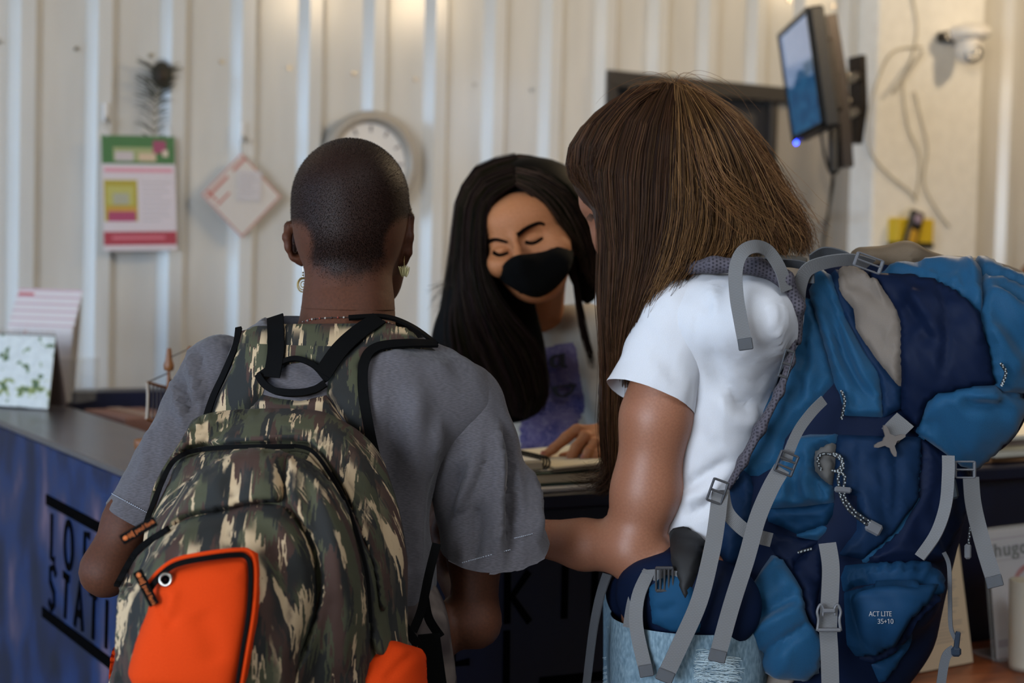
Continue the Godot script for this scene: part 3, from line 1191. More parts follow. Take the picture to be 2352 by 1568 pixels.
	for k in 12:
		var ang := TAU * k / 12.0
		mb = MB.new()
		mb.block(Transform3D(Basis(Vector3.BACK, -ang), cc + Vector3(sin(ang), cos(ang), 0) * 0.098 + Vector3(0, 0, 0.014)), Vector3(0.006, 0.018, 0.002), 0.0005)
		commit(ck, "hour_mark", mb, mat(Color(0.42, 0.40, 0.42), 0.6))
	for q in [[0.07, 2.4, 0.006], [0.095, 4.1, 0.004]]:
		mb = MB.new()
		mb.strap(PackedVector3Array([cc + Vector3(0, 0, 0.018), cc + Vector3(sin(q[1]), cos(q[1]), 0) * q[0] + Vector3(0, 0, 0.018)]), PackedVector3Array([Vector3.BACK, Vector3.BACK]), q[2], 0.002)
		commit(ck, "hand", mb, M.black)
	television()
	pillar_things()

func feather() -> void:
	var wz := WALL_Z + 0.04
	var base := on_wall(352, 305, wz)
	var top := on_wall(374, 165, wz)
	var o := thing("peacock_feather", base, 0.0, "peacock feather with dark eye standing behind the green-headed poster", "feather")
	var path := spline(PackedVector3Array([base - Vector3(0, 0.06, 0), on_wall(356, 250, wz), on_wall(365, 205, wz), top]), 6)
	var mb := MB.new()
	mb.tube(path, 0.0022, 0.0012, 6)
	commit(o, "shaft", mb, mat(Color(0.62, 0.58, 0.50), 0.5))
	var r := RandomNumberGenerator.new()
	r.seed = 3
	mb = MB.new()
	for k in 46:
		var f := k / 46.0
		var p := path[int(f * (path.size() - 1))]
		for s in [-1.0, 1.0]:
			var ln: float = r.randf_range(0.05, 0.085) * (0.7 + 0.5 * f) * (1.0 if s < 0 else 0.75)
			var tip := p + Vector3(s * ln * 0.8, ln * r.randf_range(0.25, 0.75), r.randf_range(-0.005, 0.012))
			mb.tube(PackedVector3Array([p, p.lerp(tip, 0.5) + Vector3(0, 0.006, 0), tip]), 0.0016, 0.0009, 4, false)
	commit(o, "barbs", stuff_mesh(mb), mat(Color(0.25, 0.26, 0.22), 0.6))
	var eye := on_wall(372, 172, wz + 0.004)
	mb = MB.new()
	mb.ellipsoid(Transform3D(Basis(), eye), Vector3(0.028, 0.036, 0.004))
	var e := commit(o, "eye", mb, mat(Color(0.09, 0.09, 0.05), 0.6))
	mb = MB.new()
	mb.ellipsoid(Transform3D(Basis(), eye + Vector3(-0.001, -0.002, 0.003)), Vector3(0.013, 0.017, 0.003))
	commit(e, "eye_centre", mb, mat(Color(0.12, 0.07, 0.03), 0.5))
	for k in 40:
		var an := TAU * k / 40.0
		mb = MB.new() if k == 0 else mb
		mb.tube(PackedVector3Array([eye + Vector3(cos(an) * 0.018, sin(an) * 0.024, 0), eye + Vector3(cos(an) * 0.032, sin(an) * 0.042 + 0.004, 0)]), 0.0016, 0.0008, 4, false)
	commit(e, "eye_fringe", mb, mat(Color(0.12, 0.12, 0.08), 0.6))

func stuff_mesh(mb: MB) -> MB:
	return mb

func television() -> void:
	# flat television on a swivel bracket beside the pillar, its screen turned away from the camera
	var tlp := P(1790, 78, 4.62)
	var trp := P(1852, 16, 4.16)
	var brp := P(1898, 292, 4.16)
	var blp := P(1822, 328, 4.62)
	var t := frame_of((tlp + trp + brp + blp) / 4.0, trp - tlp + brp - blp, tlp - blp + trp - brp)
	var w := ((trp - tlp).length() + (brp - blp).length()) * 0.5
	var h := ((tlp - blp).length() + (trp - brp).length()) * 0.5
	var o := thing("television", t.origin - Vector3(0, h * 0.5, 0), 0.0, "black flat television on swivel bracket showing a blue sea picture", "television")
	var mb := MB.new()
	mb.block(t * Transform3D(Basis(), Vector3(0, 0, -0.022)), Vector3(w, h, 0.04), 0.006)
	commit(o, "housing", mb, M.black)
	var im := Image.create(96, 64, false, Image.FORMAT_RGB8)
	var nz := FastNoiseLite.new()
	nz.seed = 8
	nz.frequency = 0.06
	for y in 64:
		for x in 96:
			var v := nz.get_noise_2d(x, y * 1.5) * 0.5 + 0.5
			var c := Color(0.50, 0.56, 0.68).lerp(Color(0.42, 0.50, 0.62), v)
			if y > 30 + 4 * sin(x * 0.1):
				c = Color(0.07, 0.20, 0.34).lerp(Color(0.16, 0.38, 0.52), v)
			if y > 24 and y < 33 and x > 60:
				c = c.lerp(Color(0.18, 0.28, 0.36), 0.6)
			im.set_pixel(x, y, c)
	var st := ImageTexture.create_from_image(im)
	var sm := mat(Color(0.02, 0.02, 0.02), 0.15, {"emission_enabled": true, "emission_texture": st, "emission": Color.WHITE, "emission_operator": BaseMaterial3D.EMISSION_OP_MULTIPLY, "emission_energy_multiplier": 0.36})
	mb = MB.new()
	var x := w / 2 - 0.014
	var yy := h / 2 - 0.014
	mb.face(t * Vector3(-x, yy, 0.0), t * Vector3(x, yy, 0.0), t * Vector3(x, -yy, 0.0), t * Vector3(-x, -yy, 0.0), Vector2(0, 0), Vector2(1, 0), Vector2(1, 1), Vector2(0, 1))
	commit(o, "screen", mb, sm)
	mb = MB.new()
	for q in [[0, h / 2 - 0.007, w, 0.014], [0, -h / 2 + 0.009, w, 0.018], [w / 2 - 0.007, 0, 0.014, h], [-w / 2 + 0.007, 0, 0.014, h]]:
		mb.block(t * Transform3D(Basis(), Vector3(q[0], q[1], 0.002)), Vector3(q[2], q[3], 0.008), 0.002)
	commit(o, "bezel", mb, M.blackgloss)
	mb = MB.new()
	mb.ellipsoid(Transform3D(Basis(), blp + (brp - blp) * 0.10 + Vector3(0, -0.004, 0)), Vector3.ONE * 0.0045)
	commit(o, "power_led", mb, mat(Color(0.1, 0.15, 0.8), 0.4, {"emission_enabled": true, "emission": Color(0.16, 0.25, 1.0), "emission_energy_multiplier": 9.0}))
	mb = MB.new()
	mb.block(t * Transform3D(Basis(), Vector3(0.03, -0.02, -0.055)), Vector3(w * 0.62, h * 0.62, 0.03), 0.01)
	commit(o, "back_cover", mb, mat(Color(0.13, 0.10, 0.085), 0.45))
	# the glowing screen lights what is near it
	var sl := AreaLight3D.new()
	sl.name = "screen_light"
	sl.area_size = Vector2(w - 0.03, h - 0.03)
	sl.light_color = Color(0.55, 0.72, 0.9)
	sl.light_energy = 0.03
	sl.shadow_enabled = true
	sl.transform = Transform3D(Basis(t.basis.x, t.basis.y, t.basis.z) , t * Vector3(0, 0, 0.012))
	sl.transform.basis = Basis(-t.basis.x, t.basis.y, -t.basis.z)
	sl.position -= o.position
	o.add_child(sl, true)
	# bracket
	var br := thing("tv_bracket", Vector3(3.9, 1.5, -4.2), 0.0, "dark steel swivel bracket holding the television to the pillar", "bracket")
	mb = MB.new()
	var m0 := P(1905, 40, 4.35)
	var m1 := P(1945, 370, 4.75)
	mb.strap(PackedVector3Array([P(1906, 36, 4.5), P(1930, 180, 4.5), P(1945, 385, 4.5)]), PackedVector3Array([t.basis.x, t.basis.x, t.basis.x]), 0.03, 0.05)
	commit(br, "upright", mb, M.darkmetal)
	mb = MB.new()
	mb.strap(PackedVector3Array([P(1968, 130, 4.95), P(1972, 250, 4.95), P(1960, 330, 4.95)]), PackedVector3Array([Vector3.LEFT, Vector3.LEFT, Vector3.LEFT]), 0.06, 0.02)
	commit(br, "wall_plate", mb, M.darkmetal)
	for y in [185.0, 265.0]:
		mb = MB.new()
		mb.tube(PackedVector3Array([P(1905, y - 20, 4.42), P(1938, y, 4.6), P(1968, y - 10, 4.94)]), 0.016, 0.016, 8)
		commit(br, "arm", mb, M.darkmetal)
	for q in [[1942, 174, 0.012], [1948, 232, 0.010]]:
		mb = MB.new()
		mb.ellipsoid(Transform3D(Basis(), P(q[0], q[1], 4.50)), Vector3.ONE * q[2])
		commit(br, "bolt", mb, M.metal)
	# adapter and cable below the set
	mb = MB.new()
	mb.block(frame_of(P(1915, 346, 4.5), P(1930, 346, 4.5) - P(1915, 346, 4.5), P(1912, 300, 4.5) - P(1918, 395, 4.5)), Vector3(0.028, 0.13, 0.03), 0.006)
	commit(o, "power_adapter", mb, M.black)
	mb = MB.new()
	mb.tube(spline(PackedVector3Array([P(1885, 300, 4.45), P(1893, 350, 4.45), P(1905, 392, 4.5), P(1914, 400, 4.52)])), 0.004)
	mb.tube(spline(PackedVector3Array([P(1914, 395, 4.5), P(1910, 440, 4.6), on_wall(1903, 490, WALL_Z + 0.07), on_wall(1892, 560, WALL_Z + 0.045), on_wall(1886, 640, WALL_Z + 0.045)])), 0.006)
	commit(o, "power_cable", mb, mat(Color(0.11, 0.10, 0.09), 0.5))

func pillar_things() -> void:
	var pz := WALL_Z + 0.125
	# dome security camera
	var at := on_wall(2182, 90, pz)
	var o := thing("security_camera", at, 0.0, "white swivel security camera fixed high on the pillar", "camera")
	var hub := at + Vector3(0.02, 0.0, 0.07)
	var mb := MB.new()
	mb.ellipsoid(Transform3D(Basis(Vector3.BACK, 0.12), hub + Vector3(0.0, 0.015, 0.0)), Vector3(0.085, 0.036, 0.07), 14, 24)
	commit(o, "body", mb, M.white)
	mb = MB.new()
	mb.ellipsoid(Transform3D(Basis(), hub + Vector3(-0.012, -0.045, 0.01)), Vector3(0.046, 0.05, 0.05), 14, 20)
	var hd := commit(o, "head", mb, M.white)
	var eye := hub + Vector3(-0.022, -0.062, 0.045)
	var dirv := (cam_t.origin - eye).normalized() + Vector3(0.0, -0.1, 0)
	var ft := frame_of(eye, dirv.cross(Vector3.UP) * -1.0, Vector3.UP)
	mb = MB.new()
	mb.lathe(Transform3D(Basis(ft.basis.x, ft.basis.z, -ft.basis.y), eye), PackedVector2Array([Vector2(0.031, -0.02), Vector2(0.031, 0.008), Vector2(0.026, 0.012), Vector2(0.014, 0.009), Vector2(0.001, 0.013)]), 24)
	commit(hd, "lens", mb, M.blackgloss)
	mb = MB.new()
	mb.block(Transform3D(Basis(), at + Vector3(-0.045, 0.0, 0.03)), Vector3(0.05, 0.035, 0.06), 0.006)
	commit(o, "mount", mb, M.blackgloss)
	mb = MB.new()
	mb.tube(spline(PackedVector3Array([on_wall(2118, 118, pz + 0.03), on_wall(2085, 165, pz + 0.03), on_wall(2050, 212, pz + 0.03)])), 0.006)
	commit(o, "antenna", mb, mat(Color(0.68, 0.66, 0.62), 0.5))
	# cables
	var runs := [
		[[[2092, -20], [2106, 60], [2095, 130], [2074, 190], [2085, 290], [2110, 350], [2112, 400], [2102, 460]], "thin white cable hanging down from the ceiling along the pillar"],
		[[[2118, 108], [2050, 120], [2010, 200], [1994, 280], [2000, 350], [2040, 400], [2090, 440], [2104, 462]], "white cable looping from the security camera to the black charger"],
		[[[2100, 210], [2115, 270], [2130, 340], [2122, 420], [2150, 480], [2180, 520]], "faint cream cable drooping beside the charger"],
	]
	for r in runs:
		var pts := PackedVector3Array()
		for q in r[0]:
			pts.append(on_wall(q[0], q[1], pz + 0.008))
		mb = MB.new()
		mb.tube(spline(pts, 5), 0.0035)
		tag(commit(self, "cable", mb, mat(Color(0.72, 0.69, 0.62), 0.5)), r[1], "cable")
	# yellow box with a black device hooked over it
	var b0 := on_wall(2037, 566, pz)
	var b1 := on_wall(2120, 566, pz)
	var bw := b0.distance_to(b1)
	var yb := thing("yellow_carton", (b0 + b1) * 0.5, 0.0, "yellow carton with black foot fixed to the pillar", "box")
	mb = MB.new()
	mb.block(Transform3D(Basis(), (b0 + b1) * 0.5 + Vector3(0, 0.055, 0.025)), Vector3(bw, 0.085, 0.05), 0.003)
	commit(yb, "body", mb, mat(Color(0.80, 0.68, 0.14), 0.5))
	mb = MB.new()
	mb.block(Transform3D(Basis(), (b0 + b1) * 0.5 + Vector3(0, 0.004, 0.026)), Vector3(bw * 1.01, 0.02, 0.052), 0.003)
	commit(yb, "foot", mb, M.black)
	mb = MB.new()
	mb.slab(Transform3D(Basis(Vector3.RIGHT, -0.5), (b0 + b1) * 0.5 + Vector3(-0.01, 0.115, 0.02)), PackedVector2Array([Vector2(-0.06, -0.02), Vector2(0.01, -0.02), Vector2(0.03, 0.03), Vector2(-0.045, 0.0)]), 0.002)
	commit(yb, "flap", mb, mat(Color(0.72, 0.71, 0.66), 0.5))
	var dt := frame_of(on_wall(2098, 525, pz + 0.065), on_wall(2120, 530, pz) - on_wall(2090, 516, pz), on_wall(2126, 476, pz) - on_wall(2083, 545, pz))
	var dv := thing("wall_device", on_wall(2098, 565, pz), 0.0, "black handheld device with yellow front leaning across the carton", "device")
	mb = MB.new()
	mb.block(dt, Vector3(0.058, 0.125, 0.022), 0.006)
	commit(dv, "body", mb, M.black)
	mb = MB.new()
	mb.ellipsoid(dt * Transform3D(Basis(), Vector3(0.0, 0.035, 0.011)), Vector3(0.017, 0.017, 0.004))
	commit(dv, "round_label", mb, mat(Color(0.62, 0.55, 0.62), 0.5))
	mb = MB.new()
	mb.block(dt * Transform3D(Basis(), Vector3(-0.002, -0.03, 0.011)), Vector3(0.034, 0.05, 0.004), 0.001)
	commit(dv, "yellow_front", mb, mat(Color(0.75, 0.58, 0.16), 0.5))
	# rattan ring at the far side of the pillar
	var rp := on_wall(2372, 668, WALL_Z + 0.07)
	var rg := thing("rattan_ring", rp - Vector3(0, 0.1, 0), 0.0, "brown rattan ring hanging on the ribbed wall beyond the pillar", "ring")
	mb = MB.new()
	var cp := PackedVector3Array()
	for k in 33:
		var an := TAU * k / 32.0
		cp.append(rp + Vector3(cos(an) * 0.075, sin(an) * 0.095, 0))
	mb.tube(cp, 0.014, 0.014, 10, false)
	commit(rg, "hoop", mb, cloth(Color(0.34, 0.19, 0.10), Color(0.50, 0.31, 0.18), Vector3(12, 12, 12), 0.05, 0.6, 0.05, 31))

# ------------------------------------------------------------------ things on the counter and the shelf
func counter_things() -> void:
	var rng := RandomNumberGenerator.new()
	rng.seed = 11
	# tent calendar with a picture of white blossom
	var br := on_level(110, 940, TOP_Y + 0.002)
	var bl := on_level(-70, 930, TOP_Y + 0.002)
	var right := (br - bl).normalized()
	var o := thing("desk_calendar", (br + bl) * 0.5, 0.0, "tent desk calendar with white blossom picture standing on the counter wing", "calendar")
	var w := br.distance_to(bl)
	var h := 0.160
	var lean := 0.17
	var into := right.cross(Vector3.UP) * -1.0
	if into.dot(cam_t.origin - br) > 0:
		into = -into
	var top_mid := (br + bl) * 0.5 + Vector3(0, h, 0) + into * h * tan(lean)
	var im := Image.create(160, 140, false, Image.FORMAT_RGB8)
	var nz := FastNoiseLite.new()
	nz.seed = 4
	nz.frequency = 0.035
	nz.fractal_octaves = 2
	var n2 := FastNoiseLite.new()
	n2.seed = 9
	n2.frequency = 0.05
	for y in 140:
		for x in 160:
			var v := nz.get_noise_2d(x, y) * 0.5 + 0.5
			var e := n2.get_noise_2d(x, y) * 0.5 + 0.5
			var c := Color(0.83, 0.83, 0.80).lerp(Color(0.72, 0.72, 0.70), e)
			var gr := smoothstep(0.60, 0.72, v + (0.10 if y > 85 and y < 120 else -0.05))
			c = c.lerp(Color(0.48, 0.50, 0.16).lerp(Color(0.22, 0.30, 0.08), smoothstep(0.68, 0.85, v + 0.08)), gr)
			im.set_pixel(x, y, c)
	var t := frame_of((br + bl) * 0.25 + top_mid * 0.5, right, top_mid - (br + bl) * 0.5)
	card(o, "picture_sheet", t, w, h, 0.002, printed(ImageTexture.create_from_image(im), 0.5), M.paper)
	var foot := (br + bl) * 0.5 + into * 0.075
	var t2 := frame_of((foot + top_mid) * 0.5, right, top_mid - foot)
	var mb := MB.new()
	mb.block(t2, Vector3(w, (top_mid - foot).length(), 0.003), 0.001)
	commit(o, "back_sheet", mb, mat(Color(0.33, 0.27, 0.25), 0.7))
	mb = MB.new()
	mb.block(frame_of((br + foot) * 0.5 - right * w * 0.25 + Vector3(0, 0.001, 0), right, into), Vector3(w * 0.5, 0.08, 0.003), 0.001)
	commit(o, "base_sheet", mb, M.black)
	mb = MB.new()
	for k in 14:
		var f := (k + 0.5) / 14.0 - 0.5
		var q := top_mid + right * w * f
		var loop := PackedVector3Array()
		for s in 9:
			var an := TAU * s / 8.0
			loop.append(q + Vector3(0, cos(an) * 0.007, 0) + into * sin(an) * 0.007)
		mb.tube(loop, 0.0008, 0.0008, 4, false)
	commit(o, "ring_binding", mb, M.metal)
	# cards standing in a tray behind the calendar
	var cards := thing("card_tray", br + into * 0.16 - Vector3(0, 0.0, 0), 0.0, "clear tray of pale cards standing behind the blossom calendar", "card holder")
	var tray := frame_of((br + bl) * 0.5 + into * 0.20 + Vector3(0, 0.05, 0) - right * 0.015, right, Vector3.UP)
	mb = MB.new()
	mb.block(tray, Vector3(w * 0.92, 0.1, 0.10), 0.003)
	commit(cards, "tray", mb, M.acrylic)
	for k in 6:
		var hh := 0.175 + 0.016 * k
		var ct := tray * Transform3D(Basis(Vector3.RIGHT, -0.12), Vector3(-0.004 * k - 0.02, hh * 0.5 - 0.05, 0.035 - 0.013 * k))
		var cm := printed(print_tex(64, 48, Color(0.80, 0.76, 0.74), [[0, 0.10, 0.3, 0.06, Color(0.78, 0.60, 0.56)], [0, 0.02, 1, 0.02, Color(0.74, 0.60, 0.62)], [0.0, 0.05, 0.25, 0.15, Color(0.70, 0.25, 0.22) if k == 5 else Color(0.80, 0.76, 0.74)]]))
		card(cards, "card", ct, w * 0.86, hh, 0.001, cm, M.paper)
	# carton on the inner desk
	var bx := on_level(190, 908, 1.10)
	var cb := thing("brown_carton", Vector3(1.08, 0.7525, -3.30), 0.0, "plain brown cardboard box behind the counter wing", "box")
	mb = MB.new()
	mb.block(Transform3D(Basis(Vector3.UP, 0.12), Vector3(1.075, 0.7525 + 0.165, -3.45)), Vector3(0.14, 0.33, 0.22), 0.003)
	commit(cb, "body", mb, mat(Color(0.46, 0.32, 0.27), 0.8))
	mb = MB.new()
	mb.block(Transform3D(Basis(Vector3.UP, 0.12), Vector3(1.075, 0.7525 + 0.331, -3.45)), Vector3(0.03, 0.002, 0.222), 0.0005)
	commit(cb, "tape", mb, mat(Color(0.52, 0.40, 0.30), 0.4))
	ship()
	books(rng)
	shelf_things(rng)

func ship() -> void:
	var wood := mat(Color(0.46, 0.27, 0.11), 0.45)
	var dark := mat(Color(0.16, 0.09, 0.05), 0.5)
	var at := Vector3(0.87, TOP_Y, -2.54)
	var o := thing("model_ship", at, 0.0, "small wooden model sailing ship with rope ladders on the counter wing", "model ship")
	var fwd := Vector3(cos(0.5), 0, -sin(0.5) * -1.0).normalized()
	fwd = (P(460, 1000, 2.6) - P(380, 1000, 2.6)).normalized()
	fwd.y = 0
	fwd = fwd.normalized()
	var sd := fwd.cross(Vector3.UP)
	var s := Sdf.new()
	s.cap(at + Vector3(0, 0.03, 0) - fwd * 0.05, at + Vector3(0, 0.03, 0) + fwd * 0.07, 0.026, 0.012, 0.01, 0.6, sd)
	s.box(at + Vector3(0, 0.06, 0), Basis(fwd, Vector3.UP, sd), Vector3(0.12, 0.022, 0.06), 0.002, 0.004, true)
	commit(o, "hull", nets(s, 0.004), wood)
	var mb := MB.new()
	mb.block(Transform3D(Basis(fwd, Vector3.UP, sd), at + Vector3(0, 0.005, 0)), Vector3(0.09, 0.01, 0.04), 0.002)
	commit(o, "stand", mb, dark)
	var m1t := P(388, 812, 2.63)
	var base := m1t
	base.y = at.y + 0.035
	mb = MB.new()
	mb.tube(PackedVector3Array([base, m1t.lerp(base, 0.3), m1t]), 0.0035, 0.0022)
	commit(o, "mast", mb, wood)
	mb = MB.new()
	mb.lathe(Transform3D(Basis(), m1t.lerp(base, 0.16)), PackedVector2Array([Vector2(0.001, -0.006), Vector2(0.008, -0.004), Vector2(0.009, 0.004), Vector2(0.006, 0.012), Vector2(0.004, 0.03), Vector2(0.003, 0.032)]), 10)
	commit(o, "crow_nest", mb, wood)
	var ext := [P(338, 878, 2.6), P(382, 890, 2.66), P(436, 800, 2.6), P(336, 962, 2.58), P(380, 975, 2.66)]
	mb = MB.new()
	mb.tube(PackedVector3Array([ext[0], ext[1]]), 0.0025)
	commit(o, "yard", mb, wood)
	mb = MB.new()
	mb.tube(PackedVector3Array([ext[3], ext[4]]), 0.0025)
	commit(o, "yard", mb, wood)
	mb = MB.new()
	mb.tube(PackedVector3Array([m1t.lerp(base, 0.05), ext[2]]), 0.0009, 0.0009, 5)
	mb.tube(PackedVector3Array([m1t.lerp(base, 0.22), ext[0]]), 0.001, 0.001, 5)
	mb.tube(PackedVector3Array([m1t.lerp(base, 0.22), ext[1]]), 0.001, 0.001, 5)
	for k in 5:
		var f := 0.12 + 0.2 * k
		mb.tube(PackedVector3Array([ext[0].lerp(ext[1], f), ext[3].lerp(ext[4], f)]), 0.0012, 0.0012, 5)
	for k in 3:
		mb.tube(PackedVector3Array([m1t.lerp(base, 0.25), base + fwd * (0.03 + 0.02 * k)]), 0.0008, 0.0008, 5)
	commit(o, "rigging", mb, dark)
	mb = MB.new()
	var sail := PackedVector3Array([ext[0], ext[0].lerp(ext[3], 0.35) - sd * 0.006, ext[0].lerp(ext[3], 0.7) - sd * 0.006, ext[3]])
	mb.tube(sail, 0.002, 0.002, 6)
	commit(o, "sail_edge", mb, mat(Color(0.62, 0.57, 0.52), 0.7))
	mb = MB.new()
	mb.ellipsoid(Transform3D(Basis(), ext[2]), Vector3.ONE * 0.004)
	commit(o, "mast_cap", mb, wood)

# a bound block of paper with covers; t = centre of the bottom
func book(o: Node3D, t: Transform3D, s: Vector3, cover: Material, pages: Material) -> void:
	var mb := MB.new()
	mb.block(t * Transform3D(Basis(), Vector3(0, 0.0015, 0)), Vector3(s.x, 0.003, s.z), 0.001)
	mb.block(t * Transform3D(Basis(), Vector3(0, s.y - 0.0015, 0)), Vector3(s.x, 0.003, s.z), 0.001)
	commit(o, "cover", mb, cover)
	mb = MB.new()
	mb.block(t * Transform3D(Basis(), Vector3(0, s.y * 0.5, -0.001)), Vector3(s.x - 0.008, s.y - 0.006, s.z - 0.006), 0.001)
	commit(o, "pages", mb, pages)

func books(rng: RandomNumberGenerator) -> void:
	var y := TOP_Y
	var z := FRONT_Z - 0.115
	var t := Transform3D(Basis(Vector3.UP, 0.01), Vector3(1.20, y, z))
	var o := thing("ledger", t.origin, 0.0, "pale board lying lowest of the stack on the navy counter", "book")
	var mb := MB.new()
	mb.block(t * Transform3D(Basis(), Vector3(0, 0.004, 0)), Vector3(0.62, 0.008, 0.25), 0.002)
	commit(o, "board", mb, mat(Color(0.78, 0.77, 0.75), 0.5))
	y += 0.008
	t = Transform3D(Basis(Vector3.UP, 0.0), Vector3(1.22, y, z - 0.006))
	o = thing("register_book", t.origin, 0.0, "closed register with green cover edge under the open notebook", "book")
	book(o, t, Vector3(0.56, 0.020, 0.23), mat(Color(0.10, 0.25, 0.20), 0.5), M.cream)
	mb = MB.new()
	mb.block(t * Transform3D(Basis(), Vector3(0, 0.0215, -0.004)), Vector3(0.56, 0.003, 0.22), 0.001)
	commit(o, "loose_sheets", mb, M.paper)
	y += 0.0232
	# open notebook: left block, ring binding, right block turned a little
	var n0 := on_level(1196, 1075, y + 0.012)
	t = Transform3D(Basis(Vector3.UP, -0.03), Vector3(1.165, y, z + 0.0))
	o = thing("open_notebook", Vector3(1.2, y, z), 0.0, "open ring-bound notebook with blank cream pages under the receptionist's hand", "notebook")
	mb = MB.new()
	mb.block(t * Transform3D(Basis(), Vector3(0, 0.007, 0)), Vector3(0.20, 0.014, 0.20), 0.002)
	commit(o, "page_block", mb, M.cream)
	mb = MB.new()
	mb.block(t * Transform3D(Basis(), Vector3(0, 0.0146, 0)), Vector3(0.196, 0.001, 0.196), 0.0003)
	commit(o, "top_page", mb, M.paper)
	var t2 := t * Transform3D(Basis(Vector3.BACK, 0.05), Vector3(0.218, 0.0, 0.0))
	mb = MB.new()
	mb.block(t2 * Transform3D(Basis(), Vector3(0, 0.006, 0.0)), Vector3(0.20, 0.006, 0.20), 0.002)
	commit(o, "page_block", mb, M.cream)
	mb = MB.new()
	mb.block(t2 * Transform3D(Basis(), Vector3(0, 0.0015, 0.0)), Vector3(0.21, 0.003, 0.212), 0.001)
	commit(o, "cover", mb, M.black)
	for k in 22:
		var zz := -0.092 + 0.0088 * k
		var lp := PackedVector3Array()
		for s in 11:
			var an := TAU * s / 10.0
			lp.append(t * Vector3(0.106 + cos(an) * 0.010, 0.010 + sin(an) * 0.010, zz))
		mb = MB.new()
		mb.tube(lp, 0.0017, 0.0017, 5, false)
		commit(o, "ring", mb, M.black)
	# pen
	mb = MB.new()
	var pn := thing("pen", t * Vector3(0.12, 0.02, 0.03), 0.0, "white ballpoint pen in the receptionist's hand", "pen")
	mb.tube(PackedVector3Array([P(1290, 1062, 2.52), P(1345, 1046, 2.53), P(1372, 1030, 2.56)]), 0.004, 0.004)
	commit(pn, "barrel", mb, M.white)
	mb = MB.new()
	mb.tube(PackedVector3Array([P(1290, 1062, 2.52), P(1278, 1066, 2.515)]), 0.003, 0.0008)
	commit(pn, "tip", mb, M.metal)
	# pile of paper and a tray further along
	o = thing("paper_pile", Vector3(2.35, TOP_Y, FRONT_Z - 0.13), 0.0, "pile of cream paper at the far end of the counter top", "paper")
	var q := on_level(2330, 1060, TOP_Y)
	for k in 5:
		mb = MB.new()
		mb.block(Transform3D(Basis(Vector3.UP, 0.1 * sin(k * 2.1)), Vector3(q.x + 0.08 + 0.01 * sin(k * 1.7), TOP_Y + 0.006 + 0.010 * k, FRONT_Z - 0.14)), Vector3(0.34, 0.009, 0.22), 0.001)
		commit(o, "sheaf", mb, [mat(Color(0.70, 0.52, 0.36), 0.7), M.paper, M.cream, mat(Color(0.62, 0.55, 0.52), 0.7), M.paper][k])
	o = thing("wicker_tray", Vector3(q.x + 0.1, TOP_Y, FRONT_Z - 0.36), 0.0, "shallow brown tray behind the paper pile", "tray")
	mb = MB.new()
	mb.block(Transform3D(Basis(), Vector3(q.x + 0.16, TOP_Y + 0.01, FRONT_Z - 0.345)), Vector3(0.4, 0.02, 0.12), 0.004)
	commit(o, "bottom", mb, mat(Color(0.45, 0.33, 0.22), 0.6))
	mb = MB.new()
	for e in [-1.0, 1.0]:
		mb.block(Transform3D(Basis(), Vector3(q.x + 0.16, TOP_Y + 0.05, FRONT_Z - 0.345 + e * 0.055)), Vector3(0.4, 0.06, 0.01), 0.003)
	commit(o, "rim", mb, mat(Color(0.50, 0.38, 0.25), 0.6))

